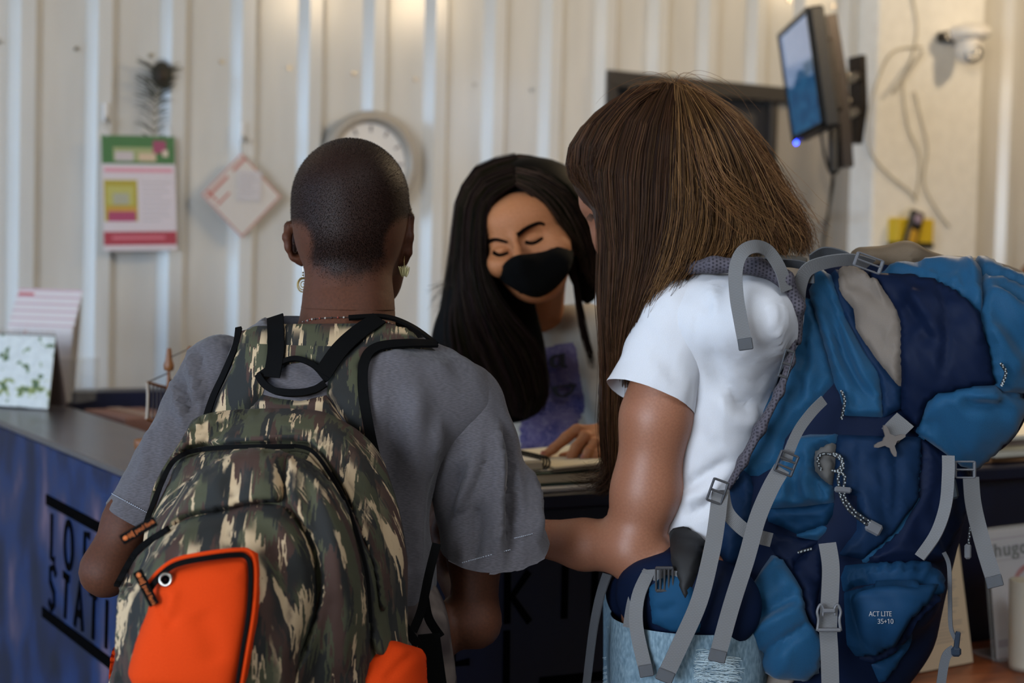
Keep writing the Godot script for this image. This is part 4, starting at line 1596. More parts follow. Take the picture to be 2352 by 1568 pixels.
func shelf_things(rng: RandomNumberGenerator) -> void:
	var grey := Color(0.62, 0.57, 0.52)
	# standing leaflets
	var specs := [
		[[2098, 1560], [2232, 1555], [2176, 1245], 0, "tall cream leaflet with orange tab standing on the wooden shelf", 0.12],
		[[1990, 1600], [2096, 1596], [2070, 1300], 1, "white leaflet with red and violet marks standing beside the tall cream one", 0.16],
	]
	for s in specs:
		var b1 := on_wall(s[1][0], s[1][1], FRONT_Z + s[5])
		b1.y = SHELF_Y
		var up := on_wall(s[2][0], s[2][1], FRONT_Z + s[5] - 0.05)
		var b0 := on_wall(s[0][0], s[0][1], FRONT_Z + s[5] + 0.015)
		b0.y = SHELF_Y
		var hh := up.y - SHELF_Y
		var ww := (b1 - b0).length()
		var o := thing("leaflet", (b0 + b1) * 0.5, 0.0, s[4], "leaflet")
		var t := frame_of((b0 + b1) * 0.5 + Vector3(0, hh * 0.5, -0.02), b1 - b0, Vector3(0, hh, -0.04))
		var rc := []
		if s[3] == 0:
			rc = [[0.0, 0.0, 0.10, 1.0, Color(0.60, 0.55, 0.52)], [0.12, 0.30, 0.20, 0.45, Color(0.80, 0.40, 0.18)], [0.60, 0.86, 0.2, 0.06, Color(0.52, 0.45, 0.45)]]
			rc.append_array(lines(0.42, 0.14, 0.5, 26, 0.026, grey, rng, 0.35))
		else:
			rc = [[0.2, 0.75, 0.15, 0.12, Color(0.72, 0.32, 0.25)], [0.42, 0.72, 0.14, 0.13, Color(0.28, 0.22, 0.42)]]
			rc.append_array(lines(0.2, 0.2, 0.6, 9, 0.05, grey, rng, 0.25))
		card(o, "front_sheet", t, ww, hh, 0.0025, printed(print_tex(128, 256, Color(0.85, 0.76, 0.63), rc)), M.cream)
		var mb := MB.new()
		mb.block(frame_of((b0 + b1) * 0.5 + Vector3(-0.012, hh * 0.5, -0.045), b1 - b0, Vector3(0, hh, 0.0)), Vector3(ww, hh, 0.0025), 0.0008)
		commit(o, "back_sheet", mb, mat(Color(0.58, 0.54, 0.52), 0.7))
	# no-smoking card in a clear stand
	var p0 := on_wall(2294, 1538, FRONT_Z + 0.13)
	p0.y = SHELF_Y
	var p1 := p0 + Vector3(0.21, 0, -0.02)
	var hh := 0.215
	var o := thing("no_smoking_sign", (p0 + p1) * 0.5, 0.0, "clear stand with a red ringed no-smoking card on the wooden shelf", "sign")
	var up := Vector3(-0.018, hh, -0.03)
	var t := frame_of((p0 + p1) * 0.5 + up * 0.5 + Vector3(0, 0.004, 0), p1 - p0, up)
	var im := Image.create(300, 300, false, Image.FORMAT_RGB8)
	im.fill(Color(0.83, 0.81, 0.82))
	for y in 300:
		for x in 300:
			var q := Vector2(x - 152, y - 172)
			var r := q.length()
			if r > 70 and r < 84 or (r < 72 and absf(q.x * 0.5 - q.y * 0.62) < 6 and q.x * 0.5 + q.y > -200 and false):
				im.set_pixel(x, y, Color(0.70, 0.12, 0.12))
			elif r < 74 and absf(q.y - q.x) < 9:
				im.set_pixel(x, y, Color(0.70, 0.12, 0.12))
			elif absf(q.y - 8) < 6 and q.x > -44 and q.x < 40:
				im.set_pixel(x, y, Color(0.12, 0.11, 0.12))
			elif q.x > 30 and q.x < 36 and q.y < -6 and q.y > -50 and absf(fmod(q.y * 0.2, 2.0)) < 1.4:
				im.set_pixel(x, y, Color(0.2, 0.2, 0.22))
	for q in [[8, 20, 284, 3], [8, 72, 284, 2], [8, 258, 60, 18], [110, 262, 80, 14]]:
		im.fill_rect(Rect2i(q[0], q[1], q[2], q[3]), Color(0.66, 0.60, 0.64))
	card(o, "card", t, 0.205, hh, 0.002, printed(ImageTexture.create_from_image(im), 0.4), M.white)
	var tm := TextMesh.new()
	tm.text = "'hugo"
	tm.font = sysfont("Droid Sans", 700)
	tm.font_size = 40
	tm.pixel_size = 0.001
	tm.depth = 0.001
	tm.material = M.black
	put_text(o, "lettering", tm, t * Transform3D(Basis(), Vector3(-0.05, hh * 0.5 - 0.038, 0.001)), 0.030, 0.10)
	var mb := MB.new()
	mb.block(t * Transform3D(Basis(), Vector3(0, 0, 0.004)), Vector3(0.216, hh + 0.01, 0.003), 0.001)
	mb.block(t * Transform3D(Basis(), Vector3(0, 0, -0.006)), Vector3(0.216, hh + 0.01, 0.003), 0.001)
	mb.block(Transform3D(Basis(), (p0 + p1) * 0.5 + Vector3(0, 0.002, -0.02)), Vector3(0.216, 0.004, 0.08), 0.001)
	commit(o, "clear_stand", mb, M.acrylic)
	# frosted cup beside it
	var cp := on_wall(2352, 1560, FRONT_Z + 0.19)
	cp.y = SHELF_Y
	o = thing("frosted_cup", cp, 0.0, "frosted pale cup in front of the no-smoking sign", "cup")
	mb = MB.new()
	mb.lathe(Transform3D(Basis(), cp), PackedVector2Array([Vector2(0.001, 0.001), Vector2(0.024, 0.001), Vector2(0.026, 0.01), Vector2(0.030, 0.15), Vector2(0.028, 0.15), Vector2(0.024, 0.012), Vector2(0.001, 0.008)]), 24)
	commit(o, "wall", mb, mat(Color(0.80, 0.76, 0.68), 0.4, {"backlight_enabled": true, "backlight": Color(0.5, 0.5, 0.45)}))
	# coin-like bell knob on the counter face
	var kn := on_wall(2346, 1238, FRONT_Z + 0.006)
	mb = MB.new()
	mb.ellipsoid(Transform3D(Basis(), kn), Vector3(0.012, 0.009, 0.009))
	tag(commit(self, "cabinet_knob", mb, M.metal), "small shiny metal knob on the navy counter face", "knob")

func sysfont(n: String, weight := 400) -> SystemFont:
	var f := SystemFont.new()
	f.font_names = PackedStringArray([n])
	f.font_weight = weight
	return f

# lettering as wide and tall as asked, centred on t
func put_text(parent: Node3D, called: String, tm: TextMesh, t: Transform3D, tall: float, wide: float) -> void:
	var bb := tm.get_aabb()
	var o := MeshInstance3D.new()
	o.name = called
	o.mesh = tm
	var sc := Vector3(wide / maxf(bb.size.x, 1e-4), tall / maxf(bb.size.y, 1e-4), 1.0)
	var loc := t * Transform3D(Basis.from_scale(sc), -bb.get_center() * sc)
	o.transform = world_of(parent).affine_inverse() * loc
	parent.add_child(o, true)
# ------------------------------------------------------------------ people
func job(parent: Node3D, called: String, m: Material, fn: Callable, kind := "") -> void:
	var t0 := Time.get_ticks_msec()
	var mb: MB = fn.call()
	var o := commit(parent, called, mb, m, true)
	if kind:
		o.set_meta("kind", kind)
	if TIMES and Time.get_ticks_msec() - t0 > 400:
		print(called, " ", Time.get_ticks_msec() - t0, " ms ", mb.idx.size() / 3)

const TIMES := false

# measures traced on the photograph: [px, py, depth, radius in px]
func R(q: Array) -> float:
	return q[3] * q[2] / FOCAL

func capx(s: Sdf, a: Array, b: Array, k := 0.02, flat := 1.0, cut := false) -> void:
	s.cap(P(a[0], a[1], a[2]), P(b[0], b[1], b[2]), R(a), R(b), k, flat, cam_t.basis.z, cut)

func chain(s: Sdf, pts: Array, k := 0.015, flat := 1.0) -> void:
	for i in pts.size() - 1:
		capx(s, pts[i], pts[i + 1], k, flat)

func ellx(s: Sdf, c: Array, rx: float, ry: float, rz: float, roll := 0.0, k := 0.02, yaw := 0.0, cut := false) -> void:
	var b := cam_t.basis * Basis(Vector3.BACK, deg_to_rad(roll)) * Basis(Vector3.UP, deg_to_rad(yaw))
	s.ell(P(c[0], c[1], c[2]), b, Vector3(rx * c[2] / FOCAL, ry * c[2] / FOCAL, rz), k, cut)

# palm and five fingers at a wrist; dir = where the fingers point, back = where the back of the hand looks
func hand(s: Sdf, wrist: Vector3, dir: Vector3, back: Vector3, thumb_side: float, curl := 0.5, sc := 1.0) -> void:
	dir = dir.normalized()
	var side := dir.cross(back).normalized() * thumb_side
	back = side.cross(dir).normalized() * thumb_side
	var kn := wrist + dir * 0.085 * sc
	s.cap(wrist, kn - side * 0.018 * sc, 0.020 * sc, 0.018 * sc, 0.012, 0.6, back)
	s.cap(wrist, kn + side * 0.018 * sc, 0.020 * sc, 0.018 * sc, 0.012, 0.6, back)
	var lens := [0.072, 0.080, 0.074, 0.058]
	for i in 4:
		var b: Vector3 = kn + side * (0.030 - 0.020 * i) * sc
		var l: float = lens[i] * sc
		var d1 := (dir - back * curl * 0.5).normalized()
		var d2 := (dir - back * curl * 1.4).normalized()
		var m := b + d1 * l * 0.5
		s.cap(b, m, 0.0095 * sc, 0.0085 * sc, 0.004)
		s.cap(m, m + d2 * l * 0.5, 0.0085 * sc, 0.0070 * sc, 0.003)
	var tb := wrist + dir * 0.025 * sc + side * 0.024 * sc
	var tm := tb + (dir * 0.6 + side * 0.8 - back * 0.2).normalized() * 0.038 * sc
	s.cap(tb, tm, 0.013 * sc, 0.010 * sc, 0.008)
	s.cap(tm, tm + (dir * 0.95 + side * 0.2).normalized() * 0.032 * sc, 0.010 * sc, 0.008 * sc, 0.003)

# strands combed between neighbouring guide locks
func strands(guides: Array, count: int, pts: int, r: float, jit: float, wave: float, lo: Color, hi: Color, sd: int, cut := 0.25, rise := 0.0) -> MB:
	var g := []
	for q in guides:
		var c := PA(q)
		var fine := spline(c, 8)
		var row := PackedVector3Array()
		for i in pts:
			var f := float(i) / (pts - 1) * (fine.size() - 1)
			var j := mini(int(f), fine.size() - 2)
			row.append(fine[j].lerp(fine[j + 1], f - j))
		g.append(row)
	var rng := RandomNumberGenerator.new()
	rng.seed = sd
	var n := g.size()
	var mb := MB.new()
	var near := cam_t.basis.z
	var clump := FastNoiseLite.new()
	clump.seed = sd
	clump.frequency = 1.0
	for k in count:
		var u := rng.randf() * (n - 1)
		var a := mini(int(u), n - 2)
		var f := u - a
		var off := Vector3(rng.randfn(), rng.randfn(), rng.randfn()) * jit
		off += near * absf(rng.randfn()) * rise
		var ph := rng.randf() * TAU
		var fr := rng.randf_range(0.6, 1.6)
		var w := wave * rng.randf_range(0.3, 1.3)
		var last := int(pts * (1.0 - rng.randf() * cut))
		var tone := clampf(0.26 + 0.85 * clump.get_noise_2d(u * 9.0, sd) + 0.22 * rng.randfn(), 0.0, 1.0)
		var c := lo.lerp(hi, tone)
		var base := mb.v.size()
		var wd := Vector3(rng.randfn(), rng.randfn() * 0.4, rng.randfn()).normalized()
		var ga: PackedVector3Array = g[a]
		var gb: PackedVector3Array = g[a + 1]
		for i in last:
			var t := float(i) / (pts - 1)
			var p := ga[i].lerp(gb[i], f) + off * (0.35 + 0.65 * sin(minf(t * 2.2, 1.57))) + wd * w * sin(ph + t * fr * 9.0) * t
			var rr := r * (1.0 - 0.65 * t)
			var i1 := mini(i + 1, pts - 1)
			var i0 := maxi(i - 1, 0)
			var tg := (ga[i1].lerp(gb[i1], f) - ga[i0].lerp(gb[i0], f)).normalized()
			var s := tg.cross(near)
			s = s.normalized() if s.length() > 0.05 else Vector3.RIGHT
			var up := s.cross(tg)
			mb.v.append(p + s * rr)
			mb.v.append(p - s * rr * 0.5 + up * rr * 0.87)
			mb.v.append(p - s * rr * 0.5 - up * rr * 0.87)
			mb.n.append(s)
			mb.n.append((-s * 0.5 + up * 0.87))
			mb.n.append((-s * 0.5 - up * 0.87))
			for e in 3:
				mb.col.append(c)
		for i in last - 1:
			var q := base + i * 3
			mb.quad(q, q + 1, q + 4, q + 3)
			mb.quad(q + 1, q + 2, q + 5, q + 4)
			mb.quad(q + 2, q, q + 3, q + 5)
	mb.uv = PackedVector2Array()
	return mb

func hair_mat(rough := 0.38) -> StandardMaterial3D:
	return mat(Color.WHITE, rough, {"vertex_color_use_as_albedo": true, "metallic_specular": 0.28})

# short stitches along a line on a cloth
func stitches(path: PackedVector3Array, nor: PackedVector3Array, len: float, gap: float, r: float) -> MB:
	var mb := MB.new()
	for i in path.size() - 1:
		var a := path[i]
		var b := path[i + 1]
		var m := int(a.distance_to(b) / (len + gap)) + 1
		for k in m:
			var p := a.lerp(b, (k + 0.2) / m)
			var q := a.lerp(b, (k + 0.2 + len / (len + gap) * 0.8) / m)
			var off := nor[i] * r * 0.6
			mb.tube(PackedVector3Array([p + off, q + off]), r, r, 4, false)
	return mb

func webbing(c: Color) -> StandardMaterial3D:
	var im := Image.create(8, 64, false, Image.FORMAT_RGB8)
	for y in 64:
		for x in 8:
			var v := 0.78 + 0.22 * absf(sin(PI * y / 4.0)) - (0.05 if (x + y / 4) % 2 == 0 else 0.0)
			im.set_pixel(x, y, Color(c.r * v, c.g * v, c.b * v))
	return mat(Color.WHITE, 0.75, {"albedo_texture": ImageTexture.create_from_image(im), "uv1_scale": Vector3(40.0, 38.0, 1.0)})

# webbing laid on a field
func band(s: Sdf, a: Array, w: float, lift: float, th: float, d0: float, d1: float, w1 := -1.0, per := 4, along := Vector3.ZERO) -> MB:
	var p := lay(s, a, d0, d1, lift, per, along)
	var nn := PackedVector3Array()
	for q in p:
		nn.append(s.grad(q).normalized() if along == Vector3.ZERO else along)
	var mb := MB.new()
	mb.strap(p, nn, w, th, w1)
	return mb

# webbing that hangs free: [px, py, depth]; tw = how far its face turns from the camera, in degrees, start and end
func loose(a: Array, w: float, th := 0.0018, tw0 := 0.0, tw1 := 0.0, per := 6, w1 := -1.0) -> MB:
	var p := spline(PA(a), per)
	var nn := PackedVector3Array()
	for i in p.size():
		var t := (p[mini(i + 1, p.size() - 1)] - p[maxi(i - 1, 0)]).normalized()
		nn.append(cam_t.basis.z.rotated(t, deg_to_rad(lerpf(tw0, tw1, float(i) / (p.size() - 1)))))
	var mb := MB.new()
	mb.strap(p, nn, w, th, w1)
	return mb

func zoomed(a: Array, ox: float, oy: float, sc: float) -> Array:
	var o := []
	for q in a:
		o.append([ox + q[0] / sc, oy + q[1] / sc])
	return o

func people() -> void:
	backpacker_grey()
	backpacker_white()
	receptionist()
# ------------------------------------------------------------------ the backpacker in the grey T-shirt
var camo_mat: StandardMaterial3D

func camo_texture() -> ImageTexture:
	var n := 768
	var im := Image.create(n, n, false, Image.FORMAT_RGB8)
	var a := FastNoiseLite.new()
	a.seed = 41
	a.frequency = 0.0115
	a.fractal_octaves = 2
	var j := FastNoiseLite.new()
	j.seed = 7
	j.frequency = 0.06
	j.fractal_octaves = 2
	var olive := Color(0.235, 0.235, 0.150)
	var brown := Color(0.225, 0.140, 0.100)
	var dark := Color(0.085, 0.085, 0.072)
	var tan := Color(0.70, 0.60, 0.47)
	for y in n:
		for x in n:
			var jag := j.get_noise_2d(x * 1.5, y * 0.22)
			var sx := x + 5.0 * jag
			var sy := y * 0.36 + 24.0 * jag
			var c := olive
			if a.get_noise_2d(sx * 0.9 + 300, sy * 0.9) > 0.06:
				c = brown
			if a.get_noise_2d(sx * 1.0 + 900, sy + 500) > 0.09:
				c = dark
			if a.get_noise_2d(sx * 1.25 + 2000, sy * 1.0 + 90) > 0.36:
				c = tan
			im.set_pixel(x, y, c)
	return ImageTexture.create_from_image(im)

# which = 0 all, 1 trunk, 2 and 3 the sleeves
func man_shirt_sdf(which := 0) -> Sdf:
	var s := Sdf.new()
	if which < 2:
		capx(s, [735, 930, 1.925, 215], [740, 1330, 1.88, 262], 0.03, 0.72)
		capx(s, [600, 835, 1.935, 62], [1010, 895, 1.935, 75], 0.05, 1.1)
		capx(s, [730, 800, 1.95, 85], [880, 800, 1.95, 80], 0.05, 0.9)
		ellx(s, [930, 960, 1.93], 120, 150, 0.085, 0.0, 0.05)
		ellx(s, [1055, 935, 1.932], 96, 92, 0.050, 0.0, 0.04)
	if which == 0 or which == 2:
		capx(s, [505, 852, 1.935, 84], [318, 1192, 1.895, 74], 0.045, 0.9)
		capx(s, [318, 1192, 1.895, 74], [280, 1262, 1.89, 76], 0.01, 0.9)
	if which == 0 or which == 3:
		capx(s, [1062, 942, 1.93, 103], [1138, 1270, 1.905, 118], 0.05, 0.85)
		capx(s, [1138, 1270, 1.905, 118], [1150, 1340, 1.90, 124], 0.01, 0.85)
	return s

func backpacker_grey() -> void:
	var yaw := deg_to_rad(-30.5)
	var foot := P(770, 784, 1.93)
	foot.y = 0.0
	var skin := cloth(Color(0.27, 0.148, 0.088), Color(0.335, 0.19, 0.118), Vector3(14, 14, 14), 0.06, 0.62, 0.006, 51, {"metallic_specular": 0.35, "subsurf_scatter_enabled": true, "subsurf_scatter_strength": 0.08, "vertex_color_use_as_albedo": true})
	var man := thing("person", foot, yaw, "person with shaved head in grey T-shirt and spiral earring, seen from behind", "person")
	# --- body
	var b := Sdf.new()
	ellx(b, [805, 462, 2.0], 134, 142, 0.096, -3.0, 0.02)
	ellx(b, [800, 545, 1.985], 112, 95, 0.078, 0.0, 0.03)
	capx(b, [802, 590, 1.985, 88], [800, 700, 1.965, 92], 0.03)
	capx(b, [800, 700, 1.965, 92], [800, 790, 1.945, 110], 0.03)
	# face, turned a little to the right and down, away from the camera
	ellx(b, [838, 560, 2.055], 104, 118, 0.062, 4.0, 0.025)
	ellx(b, [860, 655, 2.075], 56, 52, 0.04, 0.0, 0.025)
	ellx(b, [860, 560, 2.118], 18, 34, 0.018, 8.0, 0.012)
	ellx(b, [862, 640, 2.110], 30, 11, 0.012, 4.0, 0.008)
	ellx(b, [830, 492, 2.098], 70, 20, 0.016, 4.0, 0.015)
	# ears: rim, bowl and lobe
	chain(b, [[694, 522, 2.028, 7], [678, 511, 2.018, 9], [664, 520, 2.008, 10], [659, 545, 2.004, 10], [664, 568, 2.006, 10], [676, 588, 2.010, 11], [692, 600, 2.016, 12]], 0.004)
	ellx(b, [688, 556, 2.026], 22, 44, 0.009, -14.0, 0.006)
	ellx(b, [684, 566, 2.006], 11, 24, 0.010, -14.0, 0.005, 0.0, true)
	chain(b, [[920, 486, 2.03, 7], [934, 479, 2.022, 9], [942, 500, 2.014, 9], [941, 545, 2.012, 9], [936, 580, 2.016, 10], [926, 600, 2.022, 12]], 0.004)
	ellx(b, [926, 545, 2.028], 17, 50, 0.010, 6.0, 0.006)
	# arms
	capx(b, [505, 860, 1.935, 52], [296, 1190, 1.895, 52], 0.02)
	capx(b, [296, 1190, 1.895, 54], [243, 1310, 1.878, 53], 0.015)
	capx(b, [243, 1312, 1.878, 50], [395, 1215, 2.10, 30], 0.02)
	capx(b, [1065, 940, 1.93, 70], [1090, 1270, 1.915, 60], 0.02)
	capx(b, [1090, 1270, 1.915, 60], [1093, 1420, 1.905, 50], 0.015)
	capx(b, [1093, 1424, 1.905, 47], [1018, 1290, 2.05, 28], 0.02)
	ellx(b, [1094, 1440, 1.90], 40, 40, 0.022, 0.0, 0.02)
	hand(b, P(395, 1215, 2.10), P(470, 1150, 2.2) - P(395, 1215, 2.10), Vector3.UP, 1.0, 0.4)
	hand(b, P(1018, 1280, 2.02), P(1000, 1190, 2.08) - P(1018, 1280, 2.02), -cam_t.basis.x, 1.0, 0.4)
	# trunk under the clothes, legs and feet
	capx(b, [770, 900, 1.94, 150], [745, 1380, 1.89, 190], 0.03, 0.7)
	var hip := P(745, 1480, 1.89)
	for sd: float in [-1.0, 1.0]:
		var top: Vector3 = hip + cam_t.basis.x * 0.075 * sd
		var kn := Vector3(top.x, 0.50, top.z) + cam_t.basis.x * 0.02 * sd
		var an := Vector3(kn.x, 0.085, kn.z) + cam_t.basis.z * 0.02
		b.cap(top, kn, 0.075, 0.052, 0.03)
		b.cap(kn, an, 0.052, 0.036, 0.02)
		var fw := -Vector3(cam_t.basis.z.x, 0, cam_t.basis.z.z).normalized()
		b.cap(Vector3(an.x, 0.035, an.z) - fw * 0.02, Vector3(an.x, 0.028, an.z) + fw * 0.15, 0.034, 0.026, 0.02)
	var hc := P(800, 470, 2.0)
	var scalp := MB.new()
	job(man, "body", skin, func() -> MB:
		var hi := nets(b, 0.0045, AABB(P(800, 540, 2.02) - Vector3(0.14, 0.19, 0.17), Vector3(0.28, 0.38, 0.34)))
		var lowb := b.bounds()
		lowb.size.y = P(800, 720, 1.97).y - lowb.position.y
		var lo := nets(b, 0.011)
		# the coarse mesh gives way to the fine one above the collar
		var cut := P(800, 700, 1.97).y
		clip(lo, Vector3(hc.x, cut, hc.z), Vector3.UP)
		clip(hi, Vector3(hc.x, cut - 0.004, hc.z), Vector3.DOWN)
		scalp.v = hi.v.duplicate()
		scalp.n = hi.n.duplicate()
		scalp.idx = hi.idx.duplicate()
		var nn := lo.n
		nn.append_array(hi.n)
		lo.uv = PackedVector2Array()
		lo.join(hi)
		lo.n = nn
		lo.uv = PackedVector2Array()
		var lz := FastNoiseLite.new()
		lz.seed = 2
		lz.frequency = 60.0
		# dye of the skin: cropped hair darkens the scalp, with a ragged hairline at the nape and behind the ears
		for p in lo.v:
			var q := cam_t.affine_inverse() * p
			var px := 1176.0 + q.x / -q.z * FOCAL
			var py := 784.0 - q.y / -q.z * FOCAL
			var line := 640.0 - pow(absf(px - 800.0) / 130.0, 2.0) * 95.0
			if -q.z > 2.075:
				line = 470.0
			var f := smoothstep(26.0, -26.0, py - line + 26.0 * lz.get_noise_3dv(p))
			f *= smoothstep(0.0, 22.0, Vector2((px - 676.0) * 1.3, py - 562.0).length() - 44.0) * smoothstep(0.0, 18.0, Vector2((px - 936.0) * 1.3, py - 568.0).length() - 62.0)
			lo.col.append(Color(1, 1, 1).lerp(Color(0.21, 0.20, 0.20), f))
		return lo)
	# cropped hair: thousands of two-millimetre bristles on the scalp
	job(man, "cropped_hair", mat(Color.WHITE, 0.9, {"vertex_color_use_as_albedo": true}), func() -> MB:
		var mb := MB.new()
		var rng := RandomNumberGenerator.new()
		rng.seed = 77
		var inv := cam_t.affine_inverse()
		for t in range(0, scalp.idx.size(), 3):
			var va := scalp.v[scalp.idx[t]]
			var vb := scalp.v[scalp.idx[t + 1]]
			var vc := scalp.v[scalp.idx[t + 2]]
			var want := (vb - va).cross(vc - va).length() * 0.5 * 620000.0
			var m := int(want) + (1 if rng.randf() < want - int(want) else 0)
			for k in m:
				var u := rng.randf()
				var w := rng.randf()
				if u + w > 1.0:
					u = 1.0 - u
					w = 1.0 - w
				var p := va + (vb - va) * u + (vc - va) * w
				var q := inv * p
				var px := 1176.0 + q.x / -q.z * FOCAL
				var py := 784.0 - q.y / -q.z * FOCAL
				var line := 640.0 - pow(absf(px - 800.0) / 130.0, 2.0) * 95.0
				if -q.z > 2.075:
					line = 470.0
				if py > line + rng.randfn() * 16.0 or Vector2((px - 676.0) * 1.3, py - 562.0).length() < 52.0 + rng.randfn() * 6.0 or Vector2((px - 936.0) * 1.3, py - 568.0).length() < 68.0 + rng.randfn() * 6.0:
					continue
				var nn := scalp.n[scalp.idx[t]]
				var down := (Vector3.DOWN - nn * nn.dot(Vector3.DOWN))
				var dir := (nn * 0.75 + down * 0.5 + Vector3(rng.randfn(), rng.randfn(), rng.randfn()) * 0.22).normalized()
				var sd := dir.cross(nn + Vector3(0.1, 0.2, 0.05)).normalized() * 0.00021
				var tip := p + dir * rng.randf_range(0.0014, 0.0028)
				var c := Color(0.018, 0.010, 0.006).lerp(Color(0.13, 0.078, 0.045), pow(rng.randf(), 1.5))
				var a := mb.v.size()
				mb.v.append(p - sd)
				mb.v.append(p + sd)
				mb.v.append(tip)
				for e in 3:
					mb.n.append(nn)
					mb.col.append(c)
				mb.tri(a, a + 1, a + 2)
		return mb, "stuff")
	# --- T-shirt
	var s := man_shirt_sdf()
	var tee := cloth(Color(0.275, 0.262, 0.275), Color(0.385, 0.37, 0.38), Vector3(5, 34, 5), 0.10, 0.92, 0.02, 52, {"rim_enabled": true, "rim": 0.25, "rim_tint": 0.6})
	job(man, "t_shirt", tee, func() -> MB:
		var mb := nets(man_shirt_sdf(1), 0.0075)
		clip(mb, P(760, 1396, 1.88), Vector3.DOWN + cam_t.basis.x * 0.06, 0.4)
		clip(mb, P(800, 748, 1.95), Vector3.UP + cam_t.basis.z * 0.35, 0.10)
		var l := nets(man_shirt_sdf(2), 0.0075)
		clip(l, P(316, 1194, 1.895), P(269, 1282, 1.895) - P(316, 1194, 1.895))
		var r := nets(man_shirt_sdf(3), 0.0075)
		clip(r, P(1136, 1250, 1.905), -cam_t.basis.y - cam_t.basis.z * 0.45 + cam_t.basis.x * 0.04)
		var nn := mb.n
		nn.append_array(l.n)
		nn.append_array(r.n)
		mb.join(l)
		mb.join(r)
		mb.n = nn
		for f in MAN_FOLDS:
			crease(mb, lay(s, f[0], 1.6, 2.3, 0.0, 3), f[1] * 2.3, f[2] * 0.85)
		slack(mb, 0.0045, 22.0, 9.0, 5)
		mb.uv = PackedVector2Array()
		mb.n = PackedVector3Array()
		return mb)
	# hem stitching
	job(man, "hem_stitching", mat(Color(0.66, 0.68, 0.72), 0.8), func() -> MB:
		var a := lay(s, [[258, 1134], [300, 1157], [340, 1178]], 1.6, 2.3, 0.0008, 10)
		var mb := stitches(a, facing(s, a), 0.0022, 0.0012, 0.0006)
		for q in [[[1062, 1292], [1120, 1276], [1172, 1262]], [[1180, 1236], [1215, 1228], [1248, 1217]]]:
			a = lay(s, q, 1.6, 2.3, 0.001, 10)
			mb.join(stitches(a, facing(s, a), 0.0022, 0.0012, 0.0006))
		return mb, "stuff")
	# --- loose trousers
	var t := Sdf.new()
	capx(t, [750, 1400, 1.88, 225], [755, 1500, 1.88, 235], 0.03, 0.75)
	for sd: float in [-1.0, 1.0]:
		var top: Vector3 = hip + cam_t.basis.x * 0.062 * sd
		var kn := Vector3(top.x, 0.50, top.z) + cam_t.basis.x * 0.05 * sd
		t.cap(top, kn, 0.085, 0.10, 0.05)
		t.cap(kn, Vector3(kn.x, 0.06, kn.z), 0.10, 0.10, 0.02)
	var dye := cloth(Color(0.20, 0.17, 0.17), Color(0.52, 0.47, 0.43), Vector3(2.2, 2.2, 2.2), 0.035, 0.9, 0.02, 53)
	job(man, "trousers", dye, func() -> MB:
		var mb := nets(t, 0.014)
		for k in 6:
			crease(mb, lay(t, [[930 + 22 * k, 1410], [945 + 20 * k, 1480], [975 + 18 * k, 1600]], 1.6, 2.3), -0.006 if k % 2 else 0.006, 0.010)
		mb.n = PackedVector3Array()
		return mb)
	jewellery(man)
	camo_pack(s)

const MAN_FOLDS := [
	[[[452, 800], [458, 860], [468, 925]], -0.0050, 0.005], [[[436, 800], [444, 870], [452, 930]], 0.0045, 0.006], [[[405, 850], [428, 915], [442, 960]], -0.0045, 0.006], [[[392, 872], [412, 930], [430, 975]], 0.0040, 0.006],
	[[[512, 790], [506, 860], [500, 915]], 0.0030, 0.006], [[[350, 980], [330, 1060], [300, 1130]], 0.0025, 0.010],
	[[[1002, 1235], [1020, 1150], [1058, 1060]], -0.012, 0.011], [[[985, 1200], [990, 1080], [1010, 960]], 0.0060, 0.011], [[[1040, 1190], [1080, 1080], [1105, 960]], 0.0060, 0.010], [[[1105, 900], [1092, 980], [1075, 1050]], -0.0035, 0.007],
	[[[1020, 1225], [1080, 1140], [1140, 1010], [1160, 930]], -0.0030, 0.004], [[[1172, 980], [1176, 1120], [1178, 1290]], -0.012, 0.008], [[[1150, 960], [1152, 1120], [1150, 1290]], 0.0060, 0.010], [[[1080, 1300], [1092, 1220], [1100, 1150]], -0.0060, 0.009], [[[1215, 1060], [1225, 1150], [1235, 1240]], 0.0060, 0.011],
	[[[905, 900], [900, 1050], [905, 1250], [910, 1390]], -0.0060, 0.014], [[[960, 880], [955, 1050], [960, 1300]], 0.0050, 0.014], [[[930, 1150], [940, 1280], [950, 1380]], -0.0040, 0.010],
	[[[880, 820], [960, 830], [1040, 850]], 0.0030, 0.012],
]

